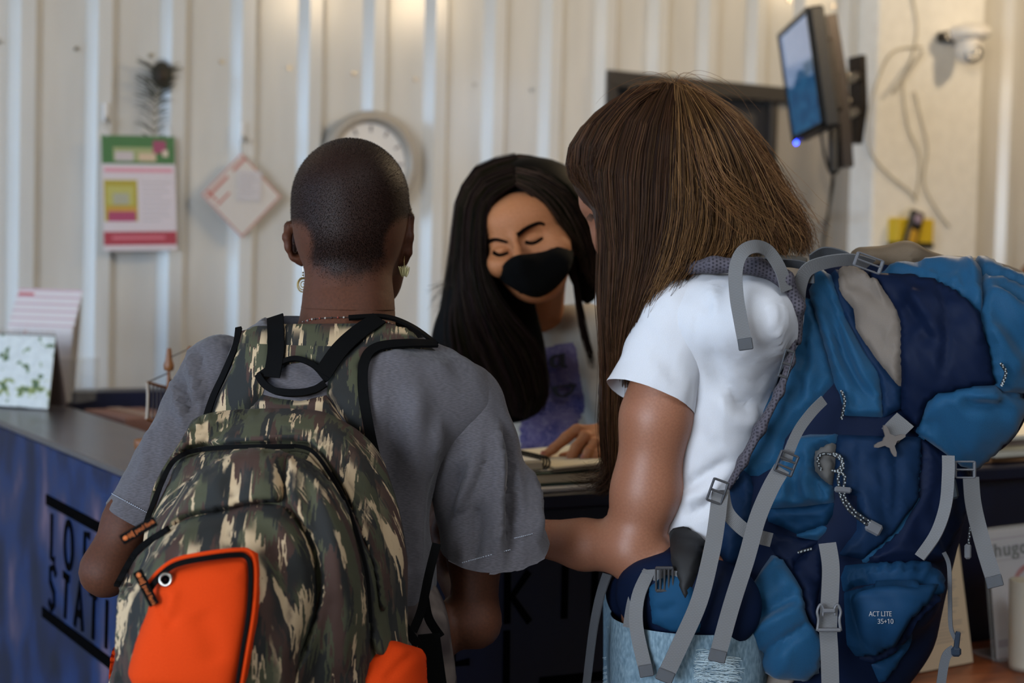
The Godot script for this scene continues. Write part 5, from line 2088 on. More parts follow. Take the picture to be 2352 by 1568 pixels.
func jewellery(man: Node3D) -> void:
	var brass := mat(Color(0.52, 0.44, 0.28), 0.35, {"metallic": 1.0})
	var silver := mat(Color(0.78, 0.76, 0.74), 0.2, {"metallic": 1.0})
	# spiral drop in the near ear
	var o := thing("spiral_earring", P(696, 672, 2.0), 0.0, "dark brass spiral earring hanging from the pierced ear", "earring")
	var c := P(696, 654, 2.0)
	var px := 2.0 / FOCAL
	var X := cam_t.basis.x * px
	var Y := cam_t.basis.y * px
	var mb := MB.new()
	var ring := PackedVector3Array()
	for k in 29:
		var a := TAU * k / 28.0
		ring.append(c + X * 13.0 * cos(a) + Y * 16.5 * sin(a))
	mb.tube(ring, 1.6 * px, 1.6 * px, 6, false)
	commit(o, "rim", mb, brass)
	mb = MB.new()
	var sp := PackedVector3Array()
	for k in 44:
		var a := 1.2 + k * 0.30
		var r := 11.5 * (1.0 - k / 52.0)
		sp.append(c + X * r * cos(a) + Y * r * 1.25 * sin(a))
	mb.tube(sp, 1.5 * px, 1.1 * px, 6)
	commit(o, "spiral", mb, brass)
	mb = MB.new()
	mb.tube(spline(PackedVector3Array([P(696, 638, 2.0), P(696, 622, 2.0), P(697, 612, 2.0), P(702, 604, 2.002), P(708, 612, 2.006)]), 5), 1.0 * px, 1.0 * px, 6)
	commit(o, "hook", mb, silver)
	mb = MB.new()
	for y in [626.0, 632.0]:
		mb.ellipsoid(Transform3D(Basis(), P(696, y, 2.0)), Vector3.ONE * 2.4 * px, 6, 8)
	commit(o, "bead", mb, brass)
	# huggie rings on the ear's rim
	var hoop_at := [[677, 570, 11.0, "silver hoop through the lower rim of the ear"], [656, 537, 4.0, "tiny silver ring high on the rim of the ear"]]
	for q in hoop_at:
		mb = MB.new()
		var loop := PackedVector3Array()
		for k in 17:
			var a := TAU * k / 16.0
			loop.append(P(q[0], q[1], 2.012) + X * q[2] * 0.45 * cos(a) + Y * q[2] * sin(a) - cam_t.basis.z * px * q[2] * 0.8 * cos(a))
		mb.tube(loop, 1.2 * px, 1.2 * px, 6, false)
		tag(commit(self, "ear_ring", mb, silver), q[3], "earring")
	# shell drop in the other ear
	o = thing("shell_earring", P(928, 638, 2.0), 0.0, "pale gold shell earring with hanging leaves beside the cheek", "earring")
	mb = MB.new()
	mb.tube(spline(PackedVector3Array([P(929, 588, 2.005), P(928, 600, 2.0), P(929, 612, 2.0)]), 4), 1.2 * px, 1.2 * px, 6)
	commit(o, "hook", mb, brass)
	for k in 7:
		mb = MB.new()
		var x := 919.0 + 3.0 * k
		mb.ellipsoid(Transform3D(cam_t.basis * Basis(Vector3.BACK, -0.10 * (k - 3)), P(x, 623 + 1.6 * sin(k * 1.3), 1.997 + 0.0015 * (k % 2))), Vector3(2.2, 13.0, 1.5) * px, 8, 8)
		commit(o, "leaf", mb, mat(Color(0.66, 0.62, 0.44), 0.35, {"metallic": 0.5}))
	# beaded necklace
	o = thing("bead_necklace", P(790, 745, 1.95), 0.0, "beaded cord necklace with silver clasp at the nape", "necklace")
	var b := Sdf.new()
	capx(b, [802, 590, 1.985, 88], [800, 700, 1.965, 92], 0.03)
	capx(b, [800, 700, 1.965, 92], [800, 790, 1.945, 110], 0.03)
	var pth := lay(b, [[692, 742], [706, 738], [726, 733], [790, 730], [850, 731], [880, 738], [898, 746]], 1.7, 2.1, 0.0016, 10)
	mb = MB.new()
	mb.tube(pth, 1.0 * px, 1.0 * px, 5)
	commit(o, "cord", mb, mat(Color(0.10, 0.05, 0.04), 0.6))
	var cols := [Color(0.60, 0.55, 0.50), Color(0.16, 0.08, 0.06), Color(0.45, 0.16, 0.10)]
	for k in pth.size():
		if k % 2 or k < 6:
			continue
		mb = MB.new()
		mb.ellipsoid(Transform3D(Basis(), pth[k]), Vector3.ONE * 2.6 * px, 5, 7)
		commit(o, "bead", mb, mat(cols[(k / 2) % 3], 0.35))
	mb = MB.new()
	for q in [[720, 736, 7.0], [732, 734, 6.0]]:
		var loop := PackedVector3Array()
		for k in 13:
			var a := TAU * k / 12.0
			loop.append(P(q[0], q[1], 1.915) + X * q[2] * cos(a) + Y * q[2] * 1.2 * sin(a))
		mb.tube(loop, 1.3 * px, 1.3 * px, 5, false)
	commit(o, "clasp", mb, silver)
	pth = lay(b, [[694, 748], [712, 748], [760, 752], [800, 753]], 1.7, 2.1, 0.001, 6)
	mb = MB.new()
	mb.tube(pth, 1.6 * px, 1.6 * px, 5)
	commit(o, "second_cord", mb, mat(Color(0.24, 0.08, 0.05), 0.6))

func camo_pack(shirt: Sdf) -> void:
	camo_mat = mat(Color.WHITE, 0.85, {"uv1_triplanar": true, "uv1_triplanar_sharpness": 8.0, "uv1_scale": Vector3(2.9, 2.9, 2.9), "albedo_texture": camo_texture()})
	var orange := cloth(Color(0.72, 0.20, 0.04), Color(0.80, 0.245, 0.055), Vector3(30, 30, 30), 0.08, 0.85, 0.02, 54)
	var strap_black := cloth(Color(0.016, 0.015, 0.016), Color(0.036, 0.034, 0.035), Vector3(60, 60, 60), 0.05, 0.8, 0.02, 55)
	var base := P(600, 1560, 1.7)
	var o := thing("camouflage_backpack", base, deg_to_rad(-30.5), "camouflage backpack with bright orange pockets worn over a grey T-shirt", "backpack")
	var s := Sdf.new()
	capx(s, [645, 1090, 1.785, 150], [620, 1250, 1.73, 240], 0.05, 0.55)
	capx(s, [620, 1250, 1.73, 240], [600, 1640, 1.69, 290], 0.05, 0.55)
	capx(s, [730, 1130, 1.77, 125], [760, 1600, 1.72, 160], 0.05, 0.6)
	# front compartment and lower pocket stand out further
	ellx(s, [600, 1330, 1.655], 235, 300, 0.065, 0.0, 0.03)
	var p := Sdf.new()
	ellx(p, [500, 1470, 1.60], 205, 270, 0.055, 0.0, 0.02)
	var all := Sdf.new()
	for q in [s, p]:
		for i in q.n:
			all.put(q.inv[i], q.kind[i], q.pa[i], q.rr[i], q.kk[i], false, q.bs[i], q.br[i])
	var d0 := 1.3
	var d1 := 2.2
	job(o, "main_bag", camo_mat, func() -> MB:
		var mb := nets(s, 0.009)
		clip(mb, P(600, 1700, 1.7), Vector3.DOWN)
		mb.n = PackedVector3Array()
		return mb)
	# harness over the shoulders and back, laid on the shirt
	var hs := [
		["shoulder_yoke", [[548, 764], [590, 748], [640, 744], [642, 800], [640, 850], [612, 872], [600, 905], [560, 955], [468, 985], [500, 905], [532, 840]]],
		["yoke_top", [[640, 744], [740, 742], [872, 738], [810, 796], [748, 852], [700, 832], [650, 848], [641, 800]]],
		["shoulder_strap", [[876, 738], [930, 752], [1002, 802], [930, 796], [862, 806], [834, 840], [846, 930], [870, 1040], [800, 980], [750, 905], [752, 852], [812, 798]]],
		["back_panel", [[600, 905], [640, 914], [690, 918], [750, 905], [800, 980], [866, 1050], [800, 1060], [640, 1010], [500, 1020], [468, 985], [560, 955]]],
	]
	for h in hs:
		job(o, h[0], camo_mat, func() -> MB: return finish_pad(pad(shirt, h[1], d0, d1, 0.010, 0.008, 10.0, [], false)))
	var out := cam_t.basis.z
	# sewn panels of the bag, each standing on the one below
	var panels := [
		["upper_panel", s, [[418, 1005], [452, 958], [547, 940], [705, 940], [777, 962], [834, 1027], [860, 1094], [882, 1230], [890, 1380], [870, 1400], [853, 1300], [805, 1161], [758, 1075], [719, 1030], [681, 1018], [500, 1022], [413, 1044], [375, 1113], [345, 1200], [350, 1120]], 0.020],
		["front_panel", all, [[413, 1052], [500, 1032], [640, 1030], [650, 1080], [648, 1150], [600, 1156], [509, 1174], [423, 1192], [340, 1250], [352, 1180], [385, 1110]], 0.018],
		["side_lobe", all, [[662, 1036], [681, 1026], [719, 1038], [755, 1085], [800, 1170], [838, 1300], [850, 1420], [830, 1600], [670, 1600], [700, 1480], [732, 1380], [733, 1300], [710, 1225], [665, 1160], [655, 1090]], 0.024],
		["pocket_panel", all, [[280, 1335], [327, 1250], [423, 1194], [509, 1174], [585, 1156], [660, 1166], [706, 1232], [727, 1310], [724, 1400], [690, 1500], [650, 1620], [280, 1620], [266, 1500], [270, 1400]], 0.030],
		["side_panel", s, [[800, 1090], [850, 1160], [872, 1300], [884, 1400], [900, 1500], [860, 1500], [850, 1440], [838, 1300]], 0.012],
	]
	for h in panels:
		job(o, h[0], camo_mat, func() -> MB: return finish_pad(pad(h[1], h[2], d0, d1, h[3], 0.006, 10.0, PACK_FOLDS.get(h[0], []), true, 0.002, 0.0, 0.004, out)))
	# orange front pocket: a stiff box sewn on the pocket panel
	var face := [[366, 1316], [392, 1292], [423, 1272], [500, 1253], [595, 1243], [614, 1254], [619, 1290], [617, 1381], [597, 1505], [574, 1600], [330, 1600], [300, 1530], [318, 1460], [345, 1390]]
	job(o, "orange_pocket", orange, func() -> MB: return finish_pad(pad(all, face, d0, d1, 0.058, 0.009, 8.0, [[[[395, 1340], [400, 1380], [430, 1420]], -0.005, 0.008], [[[425, 1320], [415, 1370], [395, 1420]], 0.004, 0.008], [[[480, 1380], [510, 1440], [520, 1500]], -0.003, 0.012], [[[330, 1555], [430, 1560], [560, 1572]], -0.004, 0.005]], false, 0.002, 0.0, 0.0, out)))
	var zip := [[376, 1330], [400, 1300], [436, 1276], [500, 1263], [560, 1256], [588, 1260], [598, 1290], [594, 1380], [578, 1480], [566, 1560]]
	job(o, "pocket_zip", strap_black, func() -> MB: return band(all, zip, 0.0060, 0.0585, 0.004, d0, d1, 0.0030, 6, out))
	job(o, "pocket_piping", orange, func() -> MB:
		var mb := MB.new()
		mb.tube(lay(all, [[370, 1322], [398, 1290], [436, 1266], [500, 1253], [562, 1246], [596, 1250], [608, 1290], [604, 1380], [588, 1480], [574, 1560]], d0, d1, 0.0575, 6, out), 0.0024)
		return mb)
	# eyelet
	var ey := lay(all, [[411, 1310], [412, 1311]], d0, d1, 0.0595, 1, out)[0]
	var en := (all.grad(ey).normalized() + cam_t.basis.z).normalized()
	var et := frame_of(ey, cam_t.basis.x, en.cross(cam_t.basis.x))
	var mb := MB.new()
	mb.lathe(Transform3D(Basis(et.basis.x, en, et.basis.x.cross(en)), ey), PackedVector2Array([Vector2(0.0040, 0.0005), Vector2(0.0046, 0.002), Vector2(0.0062, 0.002), Vector2(0.0070, -0.0005)]), 24)
	commit(o, "eyelet", mb, M.metal)
	mb = MB.new()
	mb.lathe(Transform3D(Basis(et.basis.x, en, et.basis.x.cross(en)), ey), PackedVector2Array([Vector2(0.0003, 0.0012), Vector2(0.0045, 0.0012)]), 20)
	commit(o, "eyelet_hole", mb, M.ink)
	# orange mesh pockets at both sides
	job(o, "side_pocket", orange, func() -> MB: return finish_pad(pad(s, [[820, 1575], [850, 1520], [890, 1472], [935, 1478], [964, 1495], [970, 1560], [966, 1640], [800, 1640]], d0, d1, 0.020, 0.012, 9.0, [[[[930, 1490], [890, 1530], [860, 1570]], -0.004, 0.004]])))
	job(o, "side_pocket", orange, func() -> MB: return finish_pad(pad(s, [[272, 1470], [262, 1500], [256, 1560], [262, 1640], [310, 1640], [290, 1550]], d0, d1, 0.012, 0.008, 8.0)))
	# black bindings, zips and webbing
	var lines_ := [
		[shirt, [[552, 762], [546, 800], [520, 860], [492, 915], [470, 975]], 0.0075, 0.006], 
		[shirt, [[800, 738], [880, 736], [940, 757], [1000, 800]], 0.006, 0.006], [shirt, [[1000, 800], [930, 798], [865, 806], [838, 836], [836, 900], [850, 990], [866, 1080]], 0.0115, 0.007],
		[shirt, [[866, 1080], [880, 1180], [886, 1280], [890, 1385]], 0.0115, 0.007], [all, [[345, 1195], [378, 1110], [416, 1048], [500, 1026], [681, 1022]], 0.005, 0.019],
		[s, [[681, 1020], [722, 1032], [760, 1080], [806, 1165], [845, 1300], [856, 1420]], 0.004, 0.021], [all, [[283, 1335], [330, 1256], [400, 1206]], 0.006, 0.028],
	]
	for q in lines_:
		job(o, "binding", strap_black, func() -> MB: return band(q[0], q[1], q[2], q[3], 0.0035, d0, d1, -1.0, 8, out if q[0] != shirt else Vector3.ZERO))
	job(o, "haul_webbing", strap_black, func() -> MB: return band(shirt, [[641, 744], [642, 780], [642, 820], [634, 872]], 0.020, 0.0125, 0.0022, d0, d1, -1.0, 5))
	job(o, "haul_webbing", strap_black, func() -> MB: return band(shirt, [[868, 748], [820, 778], [778, 815], [742, 866]], 0.020, 0.0125, 0.0022, d0, d1, -1.0, 5))
	job(o, "haul_loop", strap_black, func() -> MB: return band(shirt, [[606, 866], [625, 892], [662, 908], [712, 906], [748, 886]], 0.008, 0.013, 0.007, d0, d1, -1.0, 6))
	job(o, "haul_loop", strap_black, func() -> MB: return band(shirt, [[604, 868], [640, 846], [682, 832], [722, 846], [752, 880]], 0.006, 0.011, 0.004, d0, d1, -1.0, 6))
	# compression straps at the hip
	for q in [[[1003, 1248, 1.80], [985, 1320, 1.79], [968, 1400, 1.785], [948, 1450, 1.78]], [[888, 1380, 1.78], [920, 1425, 1.77], [960, 1482, 1.765]], [[975, 1370, 1.80], [985, 1420, 1.80], [1012, 1462, 1.805]]]:
		job(o, "hip_strap", strap_black, func() -> MB: return loose(q, 0.010, 0.0025))
	job(o, "hip_flap", strap_black, func() -> MB:
		var mb2 := MB.new()
		mb2.slab(frame_of(P(985, 1540, 1.80), cam_t.basis.x, cam_t.basis.y), poly2([[-0.012, 0.04], [0.012, 0.042], [0.022, -0.03], [-0.012, -0.04]]), 0.006)
		return mb2)
	# woven name tags on the zip pulls
	for q in [[[318, 1218], [90.0, 34.0], 30.0, [298, 1238]], [[335, 1350], [88.0, 32.0], -63.0, [318, 1322]]]:
		var ctr := P(q[0][0], q[0][1], 1.50)
		var tt := Transform3D(cam_t.basis * Basis(Vector3.BACK, deg_to_rad(q[2])), ctr)
		var tagn := MB.new()
		tagn.block(tt, Vector3(q[1][0] * 1.50 / FOCAL, q[1][1] * 0.72 * 1.50 / FOCAL, 0.003), 0.0008)
		var tg := commit(o, "zip_tag", tagn, strap_black)
		var og := mat(Color(0.72, 0.36, 0.10), 0.7)
		var tm := TextMesh.new()
		tm.text = "paul fank"
		tm.font = sysfont("Droid Sans")
		tm.font_size = 32
		tm.pixel_size = 0.0006
		tm.depth = 0.0006
		tm.material = og
		put_text(tg, "lettering", tm, tt * Transform3D(Basis(), Vector3(0.0075, 0, 0.0017)), 0.0052, 0.0200)
		var em := MB.new()
		em.ellipsoid(tt * Transform3D(Basis(), Vector3(-0.0135, 0, 0.0016)), Vector3(0.0026, 0.0022, 0.0006), 6, 10)
		for k in 3:
			em.block(tt * Transform3D(Basis(), Vector3(-0.0095 + 0.002 * k, 0, 0.0016)), Vector3(0.0009, 0.0042 if k < 2 else 0.006, 0.0006), 0.0001)
		commit(tg, "emblem", em, og)

const PACK_FOLDS := {
	"front_panel": [[[[560, 1050], [545, 1090], [530, 1150]], -0.006, 0.010], [[[480, 1060], [450, 1110], [430, 1160]], 0.005, 0.010]],
	"side_lobe": [[[[700, 1060], [720, 1160], [760, 1290]], -0.006, 0.008], [[[740, 1110], [780, 1240], [790, 1400]], 0.006, 0.010], [[[760, 1350], [750, 1450], [720, 1560]], -0.007, 0.009], [[[810, 1300], [810, 1420], [790, 1540]], 0.005, 0.010]],
	"pocket_panel": [[[[640, 1230], [660, 1330], [660, 1450]], -0.005, 0.010], [[[460, 1200], [420, 1225], [360, 1275]], 0.004, 0.010], [[[560, 1190], [600, 1240], [630, 1320]], 0.004, 0.010]],
	"side_panel": [[[[840, 1200], [838, 1300], [830, 1420]], -0.006, 0.008]],
	"upper_panel": [[[[520, 990], [640, 985], [760, 1010]], -0.003, 0.006], [[[740, 1010], [800, 1080], [850, 1180]], -0.004, 0.007]],
}

func finish_pad(mb: MB) -> MB:
	mb.n = PackedVector3Array()
	return mb
# ------------------------------------------------------------------ the backpacker in the white T-shirt
func girl_shirt_sdf(which := 0) -> Sdf:
	var s := Sdf.new()
	if which < 2:
		capx(s, [1650, 775, 2.08, 150], [1600, 1180, 2.07, 112], 0.03, 1.55)
		capx(s, [1600, 1180, 2.07, 112], [1585, 1320, 2.07, 116], 0.02, 1.45)
		ellx(s, [1660, 740, 2.07], 158, 120, 0.165, 0.0, 0.04)
		ellx(s, [1725, 728, 2.07], 95, 98, 0.155, 0.0, 0.03)
		ellx(s, [1600, 690, 2.12], 110, 70, 0.12, 0.0, 0.03)
		ellx(s, [1585, 740, 2.0], 84, 90, 0.05, 0.0, 0.04)
	if which != 1:
		capx(s, [1562, 724, 1.985, 90], [1492, 915, 1.975, 100], 0.035, 0.85)
		capx(s, [1492, 915, 1.975, 100], [1470, 980, 1.975, 104], 0.01, 0.85)
	return s

const GIRL_FOLDS := [
	[[[1592, 640], [1600, 760], [1596, 860], [1586, 945]], -0.0030, 0.004], [[[1606, 640], [1612, 680], [1632, 725]], -0.005, 0.004], [[[1622, 640], [1640, 680], [1646, 720]], 0.003, 0.006],
	[[[1510, 700], [1540, 750], [1570, 800]], -0.0035, 0.006], [[[1500, 790], [1535, 840], [1575, 900]], -0.0025, 0.008], [[[1625, 810], [1650, 870], [1700, 920], [1760, 935]], -0.006, 0.012], [[[1640, 900], [1690, 960], [1745, 965]], 0.004, 0.014],
	[[[1770, 690], [1785, 760], [1800, 830]], 0.003, 0.005], [[[1600, 960], [1620, 1010], [1650, 1020]], -0.003, 0.008], [[[1570, 1120], [1620, 1090], [1680, 1060]], -0.006, 0.008], [[[1575, 1150], [1620, 1130], [1660, 1100]], 0.006, 0.008], [[[1578, 1180], [1620, 1165], [1650, 1140]], -0.006, 0.007], [[[1700, 840], [1660, 930], [1640, 1040]], 0.003, 0.015],
]

func backpacker_white() -> void:
	var yaw := deg_to_rad(-30.5)
	var foot := P(1570, 784, 2.06)
	foot.y = 0.0
	var skin := cloth(Color(0.52, 0.335, 0.245), Color(0.59, 0.39, 0.29), Vector3(16, 16, 16), 0.06, 0.5, 0.010, 61, {"subsurf_scatter_enabled": true, "subsurf_scatter_strength": 0.12})
	var o := thing("person", foot, yaw, "person with long brown hair in white T-shirt and ripped denim shorts", "person")
	var b := Sdf.new()
	# skull and face, turned away to the left and bowed
	ellx(b, [1492, 385, 2.13], 158, 158, 0.078, 20.0, 0.02)
	ellx(b, [1425, 470, 2.17], 82, 110, 0.062, 24.0, 0.03)
	ellx(b, [1415, 560, 2.19], 45, 48, 0.045, 20.0, 0.03)
	ellx(b, [1372, 458, 2.155], 34, 24, 0.030, 30.0, 0.02)
	ellx(b, [1404, 545, 2.16], 26, 34, 0.03, 0.0, 0.02)
	ellx(b, [1388, 540, 2.225], 16, 32, 0.016, 24.0, 0.012)
	ellx(b, [1364, 492, 2.150], 9, 8, 0.010, 0.0, 0.004)
	capx(b, [1520, 520, 2.15, 70], [1600, 660, 2.11, 72], 0.03)
	# near arm
	capx(b, [1560, 740, 1.985, 78], [1506, 960, 1.978, 76], 0.02)
	capx(b, [1506, 960, 1.978, 76], [1482, 1130, 1.985, 73], 0.02)
	capx(b, [1482, 1130, 1.985, 73], [1452, 1252, 1.99, 62], 0.02)
	ellx(b, [1456, 1270, 1.985], 46, 52, 0.028, 20.0, 0.02)
	capx(b, [1445, 1255, 1.99, 62], [1340, 1250, 2.02, 55], 0.02)
	capx(b, [1340, 1250, 2.02, 55], [1140, 1220, 2.07, 31], 0.015)
	hand(b, P(1140, 1220, 2.07), P(1050, 1195, 2.10) - P(1140, 1220, 2.07), cam_t.basis.z, 1.0, 0.4)
	# far arm
	capx(b, [1560, 740, 2.26, 70], [1500, 1040, 2.24, 54], 0.02)
	capx(b, [1500, 1040, 2.24, 50], [1490, 1098, 2.32, 32], 0.02)
	hand(b, P(1490, 1098, 2.32), P(1486, 1092, 2.50) - P(1490, 1098, 2.32), Vector3.UP, -1.0, 0.3)
	# trunk, legs, feet
	capx(b, [1650, 780, 2.09, 120], [1590, 1250, 2.07, 95], 0.03, 1.4)
	var hip := P(1570, 1390, 2.06)
	for sd: float in [-1.0, 1.0]:
		var top: Vector3 = hip + cam_t.basis.z * 0.08 * sd
		var kn := Vector3(top.x, 0.50, top.z)
		b.cap(top, kn, 0.085, 0.056, 0.03)
		b.cap(kn, Vector3(kn.x, 0.085, kn.z), 0.056, 0.038, 0.02)
		var fw := -Vector3(cam_t.basis.x.x, 0, cam_t.basis.x.z).normalized()
		b.cap(Vector3(kn.x, 0.035, kn.z) - fw * 0.02, Vector3(kn.x, 0.028, kn.z) + fw * 0.15, 0.034, 0.026, 0.02)
	job(o, "body", skin, func() -> MB: return nets(b, 0.010))
	var bm := MB.new()
	bm.tube(lay(b, [[1343, 462], [1352, 469], [1364, 474]], 1.9, 2.4, 0.001, 4), 0.0022, 0.0008, 5)
	commit(o, "eyebrow", bm, mat(Color(0.10, 0.06, 0.04), 0.7))
	bm = MB.new()
	for k in 9:
		var q := lay(b, [[1357 + k * 1.6, 489 + k * 0.9], [1358 + k * 1.6, 490 + k * 0.9]], 1.9, 2.4, 0.001, 1)[0]
		bm.tube(PackedVector3Array([q, q - cam_t.basis.x * 0.0035 - cam_t.basis.y * (0.004 - 0.0002 * k), q - cam_t.basis.x * 0.006 - cam_t.basis.y * 0.0075]), 0.0004, 0.0002, 4, false)
	commit(o, "eyelashes", bm, M.black).set_meta("kind", "stuff")
	# T-shirt
	var s := girl_shirt_sdf()
	var white := cloth(Color(0.74, 0.74, 0.755), Color(0.80, 0.80, 0.815), Vector3(40, 40, 40), 0.08, 0.9, 0.008, 62)
	job(o, "t_shirt", white, func() -> MB:
		var mb := nets(girl_shirt_sdf(1), 0.0075)
		clip(mb, P(1600, 1350, 2.06), Vector3.DOWN, 0.4)
		var l := nets(girl_shirt_sdf(2), 0.0075)
		clip(l, P(1493, 914, 1.975), P(1470, 976, 1.965) - P(1493, 914, 1.975))
		var nn := mb.n
		nn.append_array(l.n)
		mb.join(l)
		mb.n = nn
		for f in GIRL_FOLDS:
			crease(mb, lay(s, f[0], 1.7, 2.4, 0.0, 3), f[1] * 1.5, f[2] * 0.85)
		slack(mb, 0.0035, 20.0, 12.0, 6)
		mb.uv = PackedVector2Array()
		mb.n = PackedVector3Array()
		return mb)
	girl_shorts(o, hip)
	girl_hair(o, b)
	blue_pack(s)

func girl_shorts(o: Node3D, hip: Vector3) -> void:
	var d := Sdf.new()
	capx(d, [1570, 1400, 2.07, 120], [1556, 1480, 2.06, 148], 0.03, 1.35)
	capx(d, [1556, 1470, 2.06, 150], [1550, 1560, 2.06, 152], 0.03, 1.3)
	for sd: float in [-1.0, 1.0]:
		d.cap(hip + cam_t.basis.z * 0.08 * sd, hip + cam_t.basis.z * 0.085 * sd + Vector3(0, -0.2, 0), 0.098, 0.092, 0.02)
	var denim := cloth(Color(0.30, 0.38, 0.43), Color(0.52, 0.60, 0.64), Vector3(14, 5, 14), 0.06, 0.9, 0.03, 63)
	job(o, "denim_shorts", denim, func() -> MB:
		var mb := nets(d, 0.010)
		for f in [[[[1440, 1440], [1460, 1490], [1440, 1540]], -0.005, 0.008], [[[1480, 1470], [1520, 1500], [1530, 1560]], 0.004, 0.008], [[[1420, 1480], [1440, 1530], [1430, 1580]], 0.004, 0.006]]:
			crease(mb, lay(d, f[0], 1.7, 2.4, 0.0, 3), f[1], f[2])
		clip(mb, hip + Vector3(0, -0.19, 0), Vector3.DOWN)
		clip(mb, P(1570, 1385, 2.06), Vector3.UP)
		mb.n = PackedVector3Array()
		return mb)
	# worn patches: loose white threads across the rips and along the frayed edge
	var rng := RandomNumberGenerator.new()
	rng.seed = 9
	job(o, "frayed_threads", mat(Color(0.72, 0.78, 0.80), 0.9), func() -> MB:
		var mb := MB.new()
		for k in 260:
			var x := rng.randf_range(1592, 1672)
			var y := 1490 + (x - 1592) * 0.22 + rng.randf_range(0, 75)
			var l := rng.randf_range(14, 40)
			mb.tube(lay(d, [[x, y], [x + l * 0.5, y + rng.randf_range(-3, 4)], [x + l, y + l * 0.1]], 1.7, 2.4, rng.randf_range(0.001, 0.003), 2), 0.0005, 0.0004, 3, false)
		for k in 150:
			var f := rng.randf()
			var x := lerpf(1418, 1394, f) + rng.randf_range(-3, 6)
			var y := lerpf(1428, 1568, f)
			var p := P(x, y, 2.06)
			mb.tube(PackedVector3Array([p, p + Vector3(rng.randfn() * 0.003, -rng.randf() * 0.004, rng.randfn() * 0.003) - cam_t.basis.x * rng.randf_range(0.001, 0.006)]), 0.0006, 0.0003, 3, false)
		return mb, "stuff")

